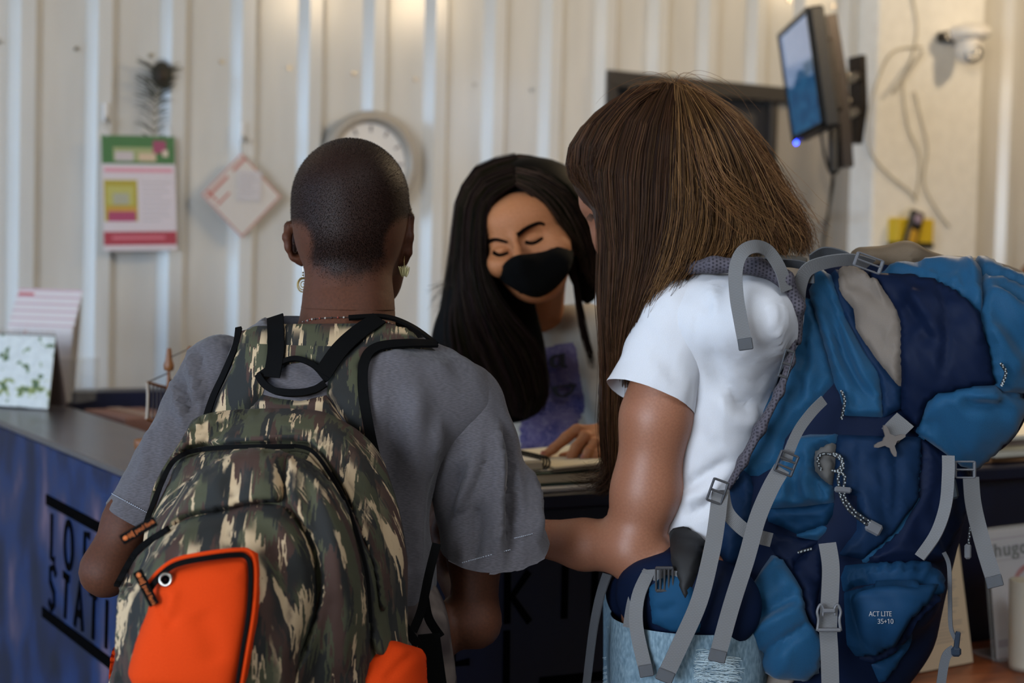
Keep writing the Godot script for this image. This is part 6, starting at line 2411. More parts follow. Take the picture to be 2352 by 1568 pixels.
func girl_hair(o: Node3D, b: Sdf) -> void:
	# the mass of hair: a soft body under the strands
	var h := Sdf.new()
	ellx(h, [1500, 372, 2.115], 176, 166, 0.086, 18.0, 0.02)
	capx(h, [1600, 400, 2.09, 110], [1700, 520, 2.08, 75], 0.03, 0.7)
	capx(h, [1540, 480, 2.06, 150], [1570, 580, 2.05, 110], 0.03, 0.55)
	capx(h, [1480, 500, 2.06, 90], [1455, 700, 2.045, 62], 0.03, 0.5)
	capx(h, [1455, 700, 2.045, 62], [1420, 900, 2.06, 34], 0.02, 0.6)
	capx(h, [1420, 900, 2.06, 30], [1415, 1020, 2.08, 18], 0.02, 0.6)
	capx(h, [1660, 500, 2.08, 70], [1790, 568, 2.075, 24], 0.03, 0.6)
	ellx(h, [1372, 400, 2.10], 52, 62, 0.04, 30.0, 0.03)
	var under := cloth(Color(0.13, 0.075, 0.05), Color(0.18, 0.10, 0.065), Vector3(40, 3, 40), 0.05, 0.5, 0.0, 64)
	job(o, "hair", under, func() -> MB: return nets(h, 0.010))
	var dk := Color(0.022, 0.010, 0.005)
	var md := Color(0.115, 0.050, 0.021)
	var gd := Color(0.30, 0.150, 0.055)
	var hm := hair_mat(0.45)
	# front curtain: from the parting down past the face to the counter
	var front := [
		[[1420, 232, 2.08], [1345, 290, 2.07], [1308, 360, 2.09], [1332, 418, 2.08], [1386, 486, 2.06], [1384, 680, 2.05], [1395, 850, 2.06], [1388, 1000, 2.09], [1398, 1110, 2.12], [1330, 1130, 2.13]],
		[[1450, 212, 2.06], [1370, 280, 2.03], [1335, 360, 2.04], [1362, 430, 2.05], [1396, 500, 2.04], [1392, 700, 2.03], [1400, 850, 2.04], [1398, 1000, 2.08], [1404, 1110, 2.11], [1360, 1128, 2.12]],
		[[1490, 200, 2.06], [1420, 270, 2.02], [1385, 370, 2.01], [1390, 470, 2.01], [1405, 580, 2.01], [1400, 720, 2.01], [1408, 850, 2.03], [1410, 1000, 2.07], [1412, 1090, 2.10], [1400, 1120, 2.11]],
		[[1520, 195, 2.06], [1470, 270, 2.00], [1440, 380, 1.99], [1440, 490, 1.99], [1440, 600, 1.99], [1425, 730, 2.00], [1420, 850, 2.02], [1420, 980, 2.06], [1424, 1060, 2.08], [1426, 1090, 2.09]],
		[[1540, 196, 2.06], [1510, 280, 1.995], [1495, 390, 1.98], [1490, 500, 1.98], [1480, 610, 1.98], [1452, 740, 1.99], [1432, 850, 2.02], [1430, 960, 2.05], [1434, 1020, 2.07], [1436, 1050, 2.08]],
		[[1552, 198, 2.06], [1550, 290, 1.995], [1545, 400, 1.975], [1540, 510, 1.97], [1515, 620, 1.97], [1478, 720, 1.98], [1446, 830, 2.01], [1440, 900, 2.04], [1440, 940, 2.05], [1440, 960, 2.06]],
	]
	job(o, "hair_strands", hm, func() -> MB: return strands(front, 6000, 17, 0.00044, 0.0038, 0.005, dk, Color(0.095, 0.043, 0.020), 101, 0.15, 0.004), "stuff")
	# side and back: over the shoulder and on to the pack
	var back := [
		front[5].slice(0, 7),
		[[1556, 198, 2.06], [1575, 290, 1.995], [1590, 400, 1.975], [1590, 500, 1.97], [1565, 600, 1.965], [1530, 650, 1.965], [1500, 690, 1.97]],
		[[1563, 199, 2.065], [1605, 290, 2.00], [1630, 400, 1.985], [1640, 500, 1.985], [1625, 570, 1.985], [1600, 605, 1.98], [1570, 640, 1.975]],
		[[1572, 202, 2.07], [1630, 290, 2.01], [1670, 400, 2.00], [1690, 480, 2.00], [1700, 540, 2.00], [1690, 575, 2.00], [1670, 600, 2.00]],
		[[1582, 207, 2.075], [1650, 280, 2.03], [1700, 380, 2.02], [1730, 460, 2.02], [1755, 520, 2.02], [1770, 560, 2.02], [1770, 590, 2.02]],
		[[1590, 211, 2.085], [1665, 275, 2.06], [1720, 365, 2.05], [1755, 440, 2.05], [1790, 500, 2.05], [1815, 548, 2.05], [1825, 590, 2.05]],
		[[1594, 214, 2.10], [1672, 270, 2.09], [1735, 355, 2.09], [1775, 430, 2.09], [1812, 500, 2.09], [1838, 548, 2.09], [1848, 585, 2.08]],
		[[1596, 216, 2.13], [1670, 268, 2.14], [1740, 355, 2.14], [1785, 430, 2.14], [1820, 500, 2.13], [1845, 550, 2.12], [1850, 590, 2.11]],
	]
	job(o, "hair_strands", hm, func() -> MB: return strands(back, 6000, 16, 0.00044, 0.0055, 0.011, dk, gd, 102, 0.38, 0.004), "stuff")  # gold mixed in on this side: warm light put into the strand colour
	job(o, "hair_strands", hm, func() -> MB: return strands(back.slice(4), 900, 16, 0.00040, 0.0075, 0.016, md, Color(0.42, 0.22, 0.085), 106, 0.3, 0.004), "stuff")  # lighter gold locks stand in for the warm rim light on the outer edge
	# crown to brow, combed forward
	var crown := [
		[[1560, 196, 2.10], [1470, 205, 2.12], [1380, 260, 2.12], [1325, 330, 2.11], [1312, 390, 2.10], [1335, 430, 2.10]],
		[[1560, 196, 2.09], [1460, 208, 2.08], [1370, 270, 2.07], [1322, 340, 2.07], [1318, 400, 2.08], [1350, 445, 2.09]],
		[[1556, 197, 2.08], [1465, 216, 2.05], [1390, 280, 2.03], [1345, 360, 2.04], [1345, 420, 2.06], [1375, 460, 2.08]],
		[[1552, 198, 2.07], [1480, 222, 2.02], [1420, 290, 2.00], [1385, 380, 2.005], [1380, 450, 2.03], [1395, 500, 2.05]],
	]
	job(o, "hair_strands", hm, func() -> MB: return strands(crown, 2600, 13, 0.00044, 0.0025, 0.003, dk, md, 103, 0.1, 0.002), "stuff")
	# flyaway hairs standing off the outline
	var fly := [
		[[1550, 200, 2.07], [1500, 190, 2.06], [1440, 200, 2.05], [1370, 235, 2.05], [1330, 270, 2.05]],
		[[1550, 200, 2.07], [1580, 186, 2.06], [1640, 215, 2.05], [1700, 270, 2.05], [1740, 320, 2.05]],
		[[1600, 250, 2.05], [1700, 320, 2.05], [1780, 420, 2.05], [1830, 470, 2.05], [1870, 510, 2.05]],
		[[1640, 330, 2.04], [1740, 420, 2.04], [1810, 490, 2.04], [1860, 530, 2.04], [1890, 560, 2.04]],
	]
	job(o, "hair_strands", hm, func() -> MB: return strands(fly, 240, 14, 0.00028, 0.010, 0.012, md, gd, 104, 0.5), "stuff")
	var stray := [
		[[1585, 290, 1.985], [1615, 390, 1.965], [1665, 460, 1.965], [1740, 515, 1.98], [1800, 560, 2.0]],
		[[1620, 300, 1.99], [1665, 400, 1.975], [1710, 450, 1.98], [1770, 500, 2.0], [1830, 560, 2.03]],
		[[1560, 330, 1.97], [1590, 440, 1.955], [1640, 500, 1.955], [1690, 560, 1.97], [1720, 590, 1.98]],
	]
	job(o, "hair_strands", hm, func() -> MB: return strands(stray, 60, 14, 0.00036, 0.010, 0.020, md, gd, 107, 0.4), "stuff")
	var tips := [
		[[1405, 980, 2.08], [1400, 1040, 2.09], [1385, 1075, 2.10], [1345, 1085, 2.10], [1310, 1070, 2.10]],
		[[1412, 990, 2.08], [1408, 1060, 2.09], [1396, 1100, 2.10], [1350, 1128, 2.11], [1290, 1118, 2.11]],
	]
	job(o, "hair_strands", hm, func() -> MB: return strands(tips, 200, 12, 0.0003, 0.006, 0.006, dk, md, 105, 0.5), "stuff")
# ------------------------------------------------------------------ the blue trekking pack
func blue_pack(shirt: Sdf) -> void:
	var o := thing("blue_trekking_backpack", P(1880, 1568, 2.05), deg_to_rad(-30.5), "large blue and navy trekking backpack with grey webbing straps", "backpack")
	var lo := 0.72
	var blue := cloth(Color(0.085, 0.235, 0.345), Color(0.11, 0.285, 0.405), Vector3(30, 30, 30), 0.08, 0.55, 0.01, 71, {"rim_enabled": true, "rim": 0.2, "rim_tint": 0.8})
	var navy := cloth(Color(0.035, 0.07, 0.15), Color(0.05, 0.095, 0.19), Vector3(40, 40, 40), 0.1, 0.6, 0.01, 72)
	var navy2 := cloth(Color(0.055, 0.125, 0.215), Color(0.07, 0.155, 0.26), Vector3(40, 40, 40), 0.1, 0.6, 0.01, 73)
	var mid := cloth(Color(0.065, 0.175, 0.275), Color(0.085, 0.215, 0.33), Vector3(40, 40, 40), 0.1, 0.6, 0.01, 76)
	var grey := cloth(Color(0.40, 0.365, 0.335), Color(0.46, 0.42, 0.385), Vector3(40, 40, 40), 0.1, 0.6, 0.01, 74)
	var taupe := cloth(Color(0.36, 0.305, 0.25), Color(0.43, 0.37, 0.30), Vector3(40, 40, 40), 0.1, 0.7, 0.01, 75)
	var web := webbing(Color(0.42, 0.415, 0.415))
	var webdark := webbing(Color(0.31, 0.315, 0.33))
	var buckle := mat(Color(0.23, 0.225, 0.23), 0.35)
	var bucklegrey := mat(Color(0.36, 0.36, 0.37), 0.4)
	var s := Sdf.new()
	capx(s, [2000, 760, 2.09, 175], [1940, 1120, 2.07, 215], 0.05, 0.95)
	capx(s, [1940, 1120, 2.07, 215], [1860, 1560, 2.05, 195], 0.05, 0.95)
	capx(s, [1900, 690, 2.07, 60], [1760, 1010, 2.06, 55], 0.06, 1.4)
	ellx(s, [1690, 1230, 2.05], 92, 160, 0.10, -12.0, 0.06)
	capx(s, [2070, 1050, 2.08, 150], [2010, 1420, 2.06, 140], 0.05, 0.9)
	ellx(s, [2045, 1370, 1.985], 112, 90, 0.075, 14.0, 0.03)
	ellx(s, [1810, 1420, 1.985], 105, 130, 0.075, 10.0, 0.04)
	# lid bulging over the top
	var lid := Sdf.new()
	ellx(lid, [2160, 800, 2.07], 215, 212, 0.145, -20.0, 0.05)
	ellx(lid, [2215, 935, 2.05], 98, 112, 0.10, 20.0, 0.06)
	ellx(lid, [2300, 745, 2.09], 130, 112, 0.12, -10.0, 0.06)
	var all := Sdf.new()
	for q in [s, lid]:
		for i in q.n:
			all.put(q.inv[i], q.kind[i], q.pa[i], q.rr[i], q.kk[i], false, q.bs[i], q.br[i])
	var d0 := 1.6
	var d1 := 2.6
	job(o, "main_bag", navy, func() -> MB:
		var mb := nets(s, 0.011)
		return mb)
	job(o, "lid", navy, func() -> MB: return nets(lid, 0.011))
	var A := func(a: Array) -> Array: return zoomed(a, 1550, 530, 2.933)
	var B := func(a: Array) -> Array: return zoomed(a, 1550, 1000, 2.7606)
	var pads := [
		["side_panel", blue, A.call([[960, 250], [905, 420], [835, 560], [795, 760], [740, 1010], [690, 1060], [560, 1250], [480, 1500], [430, 1640], [560, 1640], [700, 1560], [735, 1400], [850, 1250], [960, 1140], [1060, 1030], [1070, 1005], [1022, 830], [957, 600], [908, 430]]), 0.010, [[[[860, 520], [830, 800], [760, 1080]], 0.004, 0.008], [[[900, 560], [880, 900], [800, 1200]], -0.004, 0.007], [[[930, 700], [930, 950], [900, 1130]], 0.004, 0.006]]],
		["side_panel", blue, A.call([[965, 260], [1045, 300], [1095, 430], [1150, 590], [1220, 725], [1300, 850], [1370, 950], [1385, 1090], [1395, 1245], [1150, 1235], [1120, 1100], [1075, 1010], [1030, 830], [965, 600], [915, 430]]), 0.012, [[[[1000, 330], [1080, 620], [1150, 860], [1330, 1200]], -0.006, 0.006], [[[1040, 640], [1080, 860], [1200, 1180]], 0.005, 0.007], [[[1110, 560], [1240, 860], [1370, 1150]], 0.004, 0.007], [[[1090, 1000], [1200, 1130], [1240, 1230]], -0.005, 0.006]]],
		["binding_panel", navy2, A.call([[1050, 255], [1105, 270], [1105, 400], [1200, 530], [1220, 660], [1350, 850], [1515, 1060], [1515, 1190], [1405, 1245], [1385, 1000], [1300, 845], [1155, 590], [1085, 400]]), 0.008, []],
		["grey_panel", grey, A.call([[1110, 262], [1170, 242], [1250, 262], [1300, 330], [1380, 370], [1425, 430], [1500, 540], [1522, 620], [1522, 1045], [1490, 1015], [1350, 845], [1225, 660], [1212, 520], [1130, 440], [1102, 350]]), 0.012, [[[[1150, 260], [1160, 340], [1210, 410]], -0.006, 0.004], [[[1200, 330], [1300, 350], [1380, 400], [1450, 520]], 0.006, 0.006], [[[1290, 380], [1400, 470], [1480, 600]], -0.004, 0.008], [[[1500, 680], [1480, 760], [1470, 830]], -0.005, 0.004]]],
		["lid_side", navy, A.call([[1300, 300], [1430, 310], [1600, 312], [1770, 355], [1890, 410], [2055, 580], [2058, 700], [2105, 790], [2145, 1035], [2000, 1045], [1775, 1088], [1700, 1150], [1625, 1345], [1535, 1195], [1530, 620], [1480, 500], [1400, 420]]), 0.012, [[[[1420, 400], [1560, 500], [1680, 660], [1740, 800]], -0.006, 0.010], [[[1560, 440], [1700, 560], [1770, 720]], 0.005, 0.010], [[[1760, 360], [1830, 560], [1830, 800], [1770, 1060]], -0.004, 0.004], [[[1900, 480], [2000, 640], [2050, 760]], 0.005, 0.010]]],
		["lid_top", blue, A.call([[1390, 285], [1500, 235], [1740, 205], [1935, 212], [1990, 190], [2064, 300], [2062, 555], [2000, 520], [1895, 405], [1780, 348], [1600, 306], [1470, 306]]), 0.012, [[[[1560, 250], [1740, 280], [1850, 370]], -0.005, 0.006], [[[1960, 220], [1990, 350], [2040, 520]], 0.006, 0.006], [[[1930, 330], [1960, 430], [2010, 500]], -0.005, 0.005]]],
		["lid_back", blue, A.call([[2068, 320], [2200, 335], [2352, 400], [2480, 470], [2500, 800], [2420, 1060], [2340, 1090], [2200, 1078], [2160, 1035], [2112, 780], [2064, 700], [2068, 560]]), 0.012, [[[[2090, 480], [2200, 640], [2340, 860]], -0.009, 0.010], [[[2100, 420], [2230, 520], [2400, 640]], 0.007, 0.012], [[[2080, 640], [2180, 760], [2300, 960]], 0.007, 0.010], [[[2140, 380], [2280, 480], [2420, 560]], -0.006, 0.008]]],
		["lid_crown", blue, A.call([[2000, 190], [2080, 200], [2200, 270], [2340, 320], [2500, 430], [2480, 460], [2352, 395], [2200, 330], [2070, 305]]), 0.012, []],
		["lid_flap", blue, A.call([[1775, 1095], [2000, 1048], [2150, 1042], [2200, 1084], [2345, 1096], [2340, 1210], [2270, 1350], [2130, 1500], [2005, 1588], [1930, 1578], [1810, 1480], [1635, 1352], [1705, 1155]]), 0.012, [[[[1960, 1100], [1990, 1160], [2120, 1160], [2250, 1230]], -0.006, 0.007], [[[2200, 1085], [2280, 1130], [2340, 1110]], -0.005, 0.006], [[[1720, 1250], [1700, 1300], [1690, 1370]], -0.004, 0.008], [[[1990, 1060], [2080, 1100], [2160, 1130]], 0.005, 0.008]]],
		["side_pocket", blue, B.call([[720, 30], [860, 0], [1028, 0], [1022, 40], [905, 90], [882, 200], [930, 275], [1000, 330], [1002, 420], [800, 446], [620, 456], [560, 420], [640, 250], [700, 110]]), 0.014, [[[[800, 120], [780, 260], [760, 420]], -0.006, 0.007], [[[860, 220], [850, 320], [870, 420]], 0.005, 0.007], [[[700, 260], [690, 350], [680, 430]], 0.005, 0.006], [[[900, 290], [920, 360], [940, 420]], -0.005, 0.005]]],
		["pocket_trim", mid, B.call([[590, 470], [800, 456], [1005, 430], [995, 500], [960, 560], [870, 590], [780, 620], [700, 580], [600, 540]]), 0.010, [[[[600, 500], [760, 495], [1000, 470]], 0.004, 0.004]]],
		["pocket_base", blue, B.call([[770, 630], [880, 590], [970, 555], [950, 610], [900, 660], [840, 650]]), 0.010, []],
		["hip_side", navy2, B.call([[440, 145], [490, 330], [470, 480], [440, 600], [330, 1000], [250, 1130], [180, 1120], [230, 850], [290, 600], [300, 380], [350, 300], [400, 200]]), 0.012, [[[[400, 240], [430, 420], [400, 560]], -0.004, 0.006], [[[310, 700], [290, 850], [300, 1000]], -0.006, 0.008]]],
		["centre_panel", navy2, B.call([[1034, 0], [1300, 10], [1555, 20], [1530, 400], [1395, 600], [1190, 780], [1050, 750], [1160, 600], [1160, 380], [1010, 340]]), 0.010, [[[[1160, 20], [1165, 300], [1155, 600]], -0.003, 0.003], [[[1280, 60], [1300, 300], [1330, 600]], -0.003, 0.003], [[[1385, 60], [1390, 300], [1360, 560]], -0.003, 0.003]]],
		["back_panel", navy, B.call([[1562, 30], [1700, 115], [1830, 185], [1878, 280], [1850, 430], [1750, 640], [1680, 800], [1210, 800], [1400, 622], [1535, 405]]), 0.012, [[[[1700, 300], [1640, 480], [1500, 700]], 0.004, 0.012]]],
		["base_patch", grey, B.call([[545, 1505], [700, 1525], [770, 1515], [745, 1560], [680, 1600], [590, 1590]]), 0.012, []],
		["zip_piping", blue, B.call([[1556, 10], [1575, 20], [1550, 400], [1405, 625], [1215, 800], [1160, 800], [1385, 605], [1530, 390]]), 0.006, []],
		["lower_pocket", blue, B.call([[620, 765], [680, 800], [740, 885], [800, 1000], [832, 1160], [912, 1280], [900, 1470], [830, 1525], [660, 1500], [500, 1455], [492, 1200], [470, 1000], [560, 850]]), 0.016, [[[[560, 1160], [660, 1090], [770, 1020]], -0.006, 0.007], [[[540, 1400], [680, 1290], [860, 1170]], -0.007, 0.005], [[[520, 1260], [660, 1170], [790, 1090]], 0.006, 0.008], [[[640, 860], [700, 960], [740, 1060]], 0.004, 0.008], [[[720, 1290], [700, 1400], [640, 1480]], 0.004, 0.010]]],
		["strap_patch", navy, B.call([[605, 625], [900, 672], [870, 720], [760, 800], [740, 860], [660, 770], [600, 690]]), 0.008, []],
		["side_gusset", navy, B.call([[880, 690], [930, 690], [928, 900], [890, 1090], [905, 1250], [835, 1150], [795, 985], [745, 870], [770, 800]]), 0.008, []],
		["elastic_cuff", mid, B.call([[1085, 830], [1300, 808], [1590, 828], [1680, 895], [1675, 990], [1640, 1010], [1600, 935], [1400, 915], [1150, 945], [1075, 985], [1060, 900]]), 0.014, CUFF],
		["stuff_pocket", mid, B.call([[1082, 1000], [1250, 950], [1500, 945], [1625, 965], [1570, 1060], [1480, 1140], [1400, 1265], [1250, 1365], [1150, 1388], [1100, 1325], [1088, 1150]]), 0.020, [[[[1100, 1010], [1300, 965], [1560, 975]], -0.010, 0.006], [[[1120, 1050], [1300, 1010], [1540, 1020]], 0.005, 0.006], [[[1300, 1150], [1330, 1230], [1290, 1320]], -0.003, 0.008]]],
		["pocket_side", navy, B.call([[1640, 1000], [1665, 1040], [1580, 1130], [1520, 1180], [1480, 1250], [1380, 1360], [1250, 1440], [1140, 1400], [1250, 1378], [1405, 1275], [1490, 1150], [1575, 1070]]), 0.010, []],
		["base_panel", mid, B.call([[1250, 1445], [1390, 1370], [1490, 1260], [1525, 1180], [1480, 1330], [1400, 1450], [1340, 1530], [1300, 1560]]), 0.008, []],
	]
	for h in pads:
		job(o, h[0], h[1], func() -> MB:
			var folds := []
			for f in h[4]:
				folds.append([(A if h[0].begins_with("lid") or h[0] in ["side_panel", "binding_panel", "grey_panel"] else B).call(f[0]), f[1] * 1.6, f[2]])
			return finish_pad(pad(all, h[2], d0, d1, h[3], 0.0045, 10.0, folds, false, 0.0015, 0.0, 0.0065, Vector3.ZERO, 4.0)))
	# taupe roll-top showing over the lid
	var roll := Sdf.new()
	capx(roll, [1978, 594, 2.06, 27], [2080, 590, 2.06, 29], 0.02, 1.6)
	capx(roll, [2080, 590, 2.06, 29], [2172, 606, 2.07, 18], 0.02, 1.6)
	job(o, "roll_top", taupe, func() -> MB:
		var mb := nets(roll, 0.007)
		for f in [[[[2060, 570], [2090, 590], [2120, 610]], -0.005, 0.006], [[[1990, 570], [2010, 590], [2010, 615]], 0.003, 0.005]]:
			crease(mb, lay(roll, f[0], d0, d1), f[1], f[2])
		return finish_pad(mb))
	var hump := Sdf.new()
	capx(hump, [2215, 640, 2.04, 34], [2290, 640, 2.06, 34], 0.02, 1.2)
	job(o, "lid_handle", navy, func() -> MB: return nets(hump, 0.006))
	pack_straps(o, all, shirt, web, webdark, buckle, bucklegrey, navy)

const CUFF := [
	[[[1140, 830], [1135, 880], [1140, 940]], -0.006, 0.003], [[[1210, 825], [1205, 870], [1210, 930]], -0.006, 0.003], [[[1290, 815], [1290, 860], [1290, 915]], -0.006, 0.003], [[[1370, 815], [1375, 860], [1370, 910]], -0.006, 0.003],
	[[[1450, 820], [1455, 870], [1450, 915]], -0.006, 0.003], [[[1520, 825], [1530, 870], [1520, 925]], -0.006, 0.003], [[[1590, 840], [1600, 890], [1590, 940]], -0.006, 0.003], [[[1650, 880], [1645, 930], [1630, 970]], -0.006, 0.003],
]

# side-release or ladder buckle: frame with bars, at a point, turned by an angle
func ladder(o: Node3D, c: Array, w: float, h: float, ang: float, m: Material, bars := 2) -> void:
	var t := Transform3D(cam_t.basis * Basis(Vector3.BACK, deg_to_rad(ang)), P(c[0], c[1], c[2]))
	var k := c[2] / FOCAL as float
	var mb := MB.new()
	for sx: float in [-1.0, 1.0]:
		mb.block(t * Transform3D(Basis(), Vector3(sx * w * 0.5 * k, 0, 0)), Vector3(w * 0.14 * k, h * k, 0.006), 0.0015)
	for i in bars + 2:
		var y := (float(i) / (bars + 1) - 0.5) * h * 0.92 * k
		mb.block(t * Transform3D(Basis(), Vector3(0, y, 0.0005)), Vector3(w * k, h * 0.10 * k, 0.005), 0.001)
	commit(o, "buckle", mb, m)

func cord(path: PackedVector3Array, r: float) -> Array:
	# a dark sheath and its pale flecks
	var a := MB.new()
	a.tube(path, r, r, 7)
	var b := MB.new()
	var run := 0.0
	for i in path.size() - 1:
		if i % 2 == 0:
			var mid := path[i].lerp(path[i + 1], 0.5)
			b.ellipsoid(Transform3D(Basis(), mid + cam_t.basis.z * r * 0.75 + cam_t.basis.x * (r * 0.35 if i % 4 else -r * 0.35)), Vector3.ONE * r * 0.55, 4, 6)
	return [a, b]

func pack_straps(o: Node3D, all: Sdf, shirt: Sdf, web: Material, webdark: Material, buckle: Material, bg: Material, navy: Material) -> void:
	var d0 := 1.6
	var d1 := 2.6
	# padded shoulder strap with air-mesh face, from the front of the shoulder over to the pack
	var im := Image.create(32, 32, false, Image.FORMAT_RGB8)
	for y in 32:
		for x in 32:
			var h1 := Vector2(fposmod(x, 16) - 8, fposmod(y + (8 if x >= 16 else 0), 16) - 8).length()
			im.set_pixel(x, y, Color(0.15, 0.14, 0.17) if h1 < 4.6 else Color(0.30, 0.28, 0.31))
	var airmesh := mat(Color.WHITE, 0.9, {"albedo_texture": ImageTexture.create_from_image(im), "uv1_triplanar": true, "uv1_scale": Vector3(110, 110, 110), "uv1_triplanar_sharpness": 6.0})
	var ss := Sdf.new()
	chain(ss, [[1470, 660, 2.02, 10], [1540, 622, 1.985, 14], [1640, 608, 1.955, 17], [1740, 612, 1.945, 18], [1802, 640, 1.945, 18], [1830, 700, 1.955, 16], [1830, 780, 1.975, 12]], 0.01, 1.6)
	job(o, "shoulder_strap", airmesh, func() -> MB: return nets(ss, 0.006))
	var fs := Sdf.new()
	chain(fs, [[1560, 600, 2.05, 10], [1650, 588, 2.04, 16], [1760, 596, 2.03, 14], [1840, 600, 2.05, 12]], 0.01, 2.0)
	job(o, "shoulder_strap_back", mat(Color(0.30, 0.28, 0.25), 0.8), func() -> MB: return nets(fs, 0.007))
	# mesh edge of the back system, running down along the shirt
	var bs := Sdf.new()
	chain(bs, [[1828, 740, 1.97, 7], [1815, 830, 1.965, 8], [1790, 900, 1.96, 8], [1745, 985, 1.955, 11], [1706, 1060, 1.955, 9], [1672, 1120, 1.965, 7]], 0.01, 2.2)
	job(o, "back_padding", airmesh, func() -> MB: return nets(bs, 0.005))
	# load lifter loop, its hanging tail and the straps around the top
	var free := [
		[[[1806, 668, 1.93], [1794, 622, 1.925], [1766, 578, 1.92], [1735, 566, 1.905], [1705, 580, 1.895], [1690, 620, 1.890], [1692, 680, 1.885], [1702, 740, 1.882], [1712, 792, 1.880]], 0.0165, 25.0, 8.0, web],
		[[[1700, 598, 1.955], [1780, 602, 1.95], [1850, 612, 1.96], [1860, 650, 1.965]], 0.0125, 55.0, 40.0, webdark],
		[[[1832, 706, 1.965], [1836, 660, 1.955], [1852, 622, 1.95], [1890, 604, 1.95], [1950, 596, 1.955], [2000, 606, 1.97]], 0.0190, 12.0, 55.0, web],
		[[[1860, 596, 1.98], [1890, 578, 1.985], [1930, 584, 1.99], [1960, 600, 1.99]], 0.0165, 50.0, 60.0, webdark],
		# compression strap crossing the side
		[[[1893, 918, 1.888], [1866, 945, 1.884], [1836, 985, 1.882], [1815, 1030, 1.882], [1806, 1060, 1.882]], 0.0125, -18.0, 0.0, web],
		[[[1796, 1075, 1.876], [1770, 1120, 1.872], [1740, 1190, 1.868], [1715, 1280, 1.864], [1680, 1390, 1.862], [1648, 1506, 1.862]], 0.0195, 8.0, 0.0, web],
		[[[1654, 1130, 1.90], [1646, 1200, 1.885], [1634, 1270, 1.870], [1606, 1380, 1.858], [1562, 1480, 1.858], [1528, 1552, 1.862]], 0.0195, 10.0, 0.0, web],
		[[[1660, 1125, 1.905], [1668, 1170, 1.90], [1690, 1200, 1.896], [1725, 1226, 1.894], [1772, 1240, 1.894]], 0.0165, -20.0, 0.0, web],
		# centre strap with its side-release buckle
		[[[1900, 1247, 1.895], [1908, 1300, 1.885], [1906, 1370, 1.878], [1902, 1440, 1.874], [1905, 1500, 1.872], [1908, 1600, 1.872]], 0.0205, 0.0, 0.0, web],
		# hip belt tails in front of the shorts
		[[[1492, 1310, 1.91], [1466, 1370, 1.90], [1462, 1440, 1.895], [1484, 1542, 1.89]], 0.0165, 40.0, 0.0, web],
		[[[1395, 1318, 1.99], [1378, 1370, 1.985], [1362, 1450, 1.98], [1345, 1590, 1.975]], 0.0150, 50.0, 60.0, webdark],
		[[[1562, 1165, 2.0], [1556, 1210, 1.995], [1548, 1260, 1.99]], 0.0175, 0.0, 0.0, web],
		[[[1468, 1330, 1.93], [1450, 1380, 1.925], [1440, 1440, 1.925]], 0.0100, 30.0, 30.0, web],
		[[[1478, 1328, 1.912], [1520, 1326, 1.90], [1560, 1332, 1.893]], 0.0200, 0.0, 0.0, web],
		# straps from the lid
		[[[2178, 1046, 1.905], [2178, 1090, 1.90], [2172, 1160, 1.90], [2150, 1225, 1.90], [2112, 1280, 1.90]], 0.0145, 10.0, 50.0, web],
		[[[2230, 1095, 1.96], [2236, 1160, 1.955], [2258, 1250, 1.95], [2286, 1340, 1.948]], 0.0195, 0.0, 0.0, web],
		[[[2168, 1268, 1.955], [2180, 1300, 1.95], [2182, 1380, 1.948], [2184, 1440, 1.946], [2196, 1470, 1.944]], 0.0050, 20.0, 40.0, webdark],
		[[[2192, 1490, 1.944], [2172, 1510, 1.944], [2160, 1580, 1.944]], 0.0110, 10.0, 10.0, webdark],
	]
	for q in free:
		job(o, "webbing_strap", q[4], func() -> MB: return loose(q[0], q[1], 0.0018, q[2], q[3]))
	# sewn ends
	for q in [[1648, 1506, 1.860, -13.0, 0.020], [1528, 1552, 1.860, -22.0, 0.020], [1484, 1540, 1.888, 10.0, 0.017], [2284, 1335, 1.946, 14.0, 0.020], [1712, 790, 1.878, 8.0, 0.017]]:
		var mb := MB.new()
		mb.block(Transform3D(cam_t.basis * Basis(Vector3.BACK, deg_to_rad(q[3])), P(q[0], q[1], q[2])), Vector3(q[4], 0.014, 0.004), 0.001)
		commit(o, "strap_end", mb, webdark)
	# buckles
	ladder(o, [1806, 1064, 1.874], 40, 52, -22.0, buckle)
	ladder(o, [1648, 1128, 1.895], 34, 56, -20.0, buckle, 1)
	ladder(o, [1806, 835, 1.915], 20, 66, -16.0, buckle, 1)
	ladder(o, [1995, 604, 1.935], 60, 34, -20.0, bg, 1)
	ladder(o, [1526, 1330, 1.892], 52, 42, 90.0, buckle, 3)
	ladder(o, [2216, 1078, 1.915], 44, 40, 0.0, bg, 1)
	# side-release buckle on the centre strap: two prongs and a body
	var t := Transform3D(cam_t.basis, P(1904, 1418, 1.866))
	var k := 1.866 / FOCAL
	var mb := MB.new()
	mb.block(t * Transform3D(Basis(), Vector3(0, -28, 0) * k), Vector3(56 * k, 8 * k, 0.008), 0.0015)
	mb.block(t * Transform3D(Basis(), Vector3(0, 16, 0) * k), Vector3(30 * k, 10 * k, 0.007), 0.0015)
	for sx: float in [-1.0, 1.0]:
		mb.tube(spline(PackedVector3Array([t * (Vector3(sx * 27, -30, 0) * k), t * (Vector3(sx * 24, -5, 0) * k), t * (Vector3(sx * 27, 14, 0) * k), t * (Vector3(sx * 20, 30, 0) * k), t * (Vector3(sx * 13, 22, 0) * k), t * (Vector3(sx * 14, 4, 0) * k)]), 4), 3.6 * k, 3.0 * k, 6)
	commit(o, "buckle", mb, bg)
	# star-shaped clip below the grey tab
	var tab := band(all, [[2072, 960], [2050, 985], [2030, 1010]], 0.026, 0.020, 0.002, d0, d1)
	commit(o, "clip_tab", tab, web)
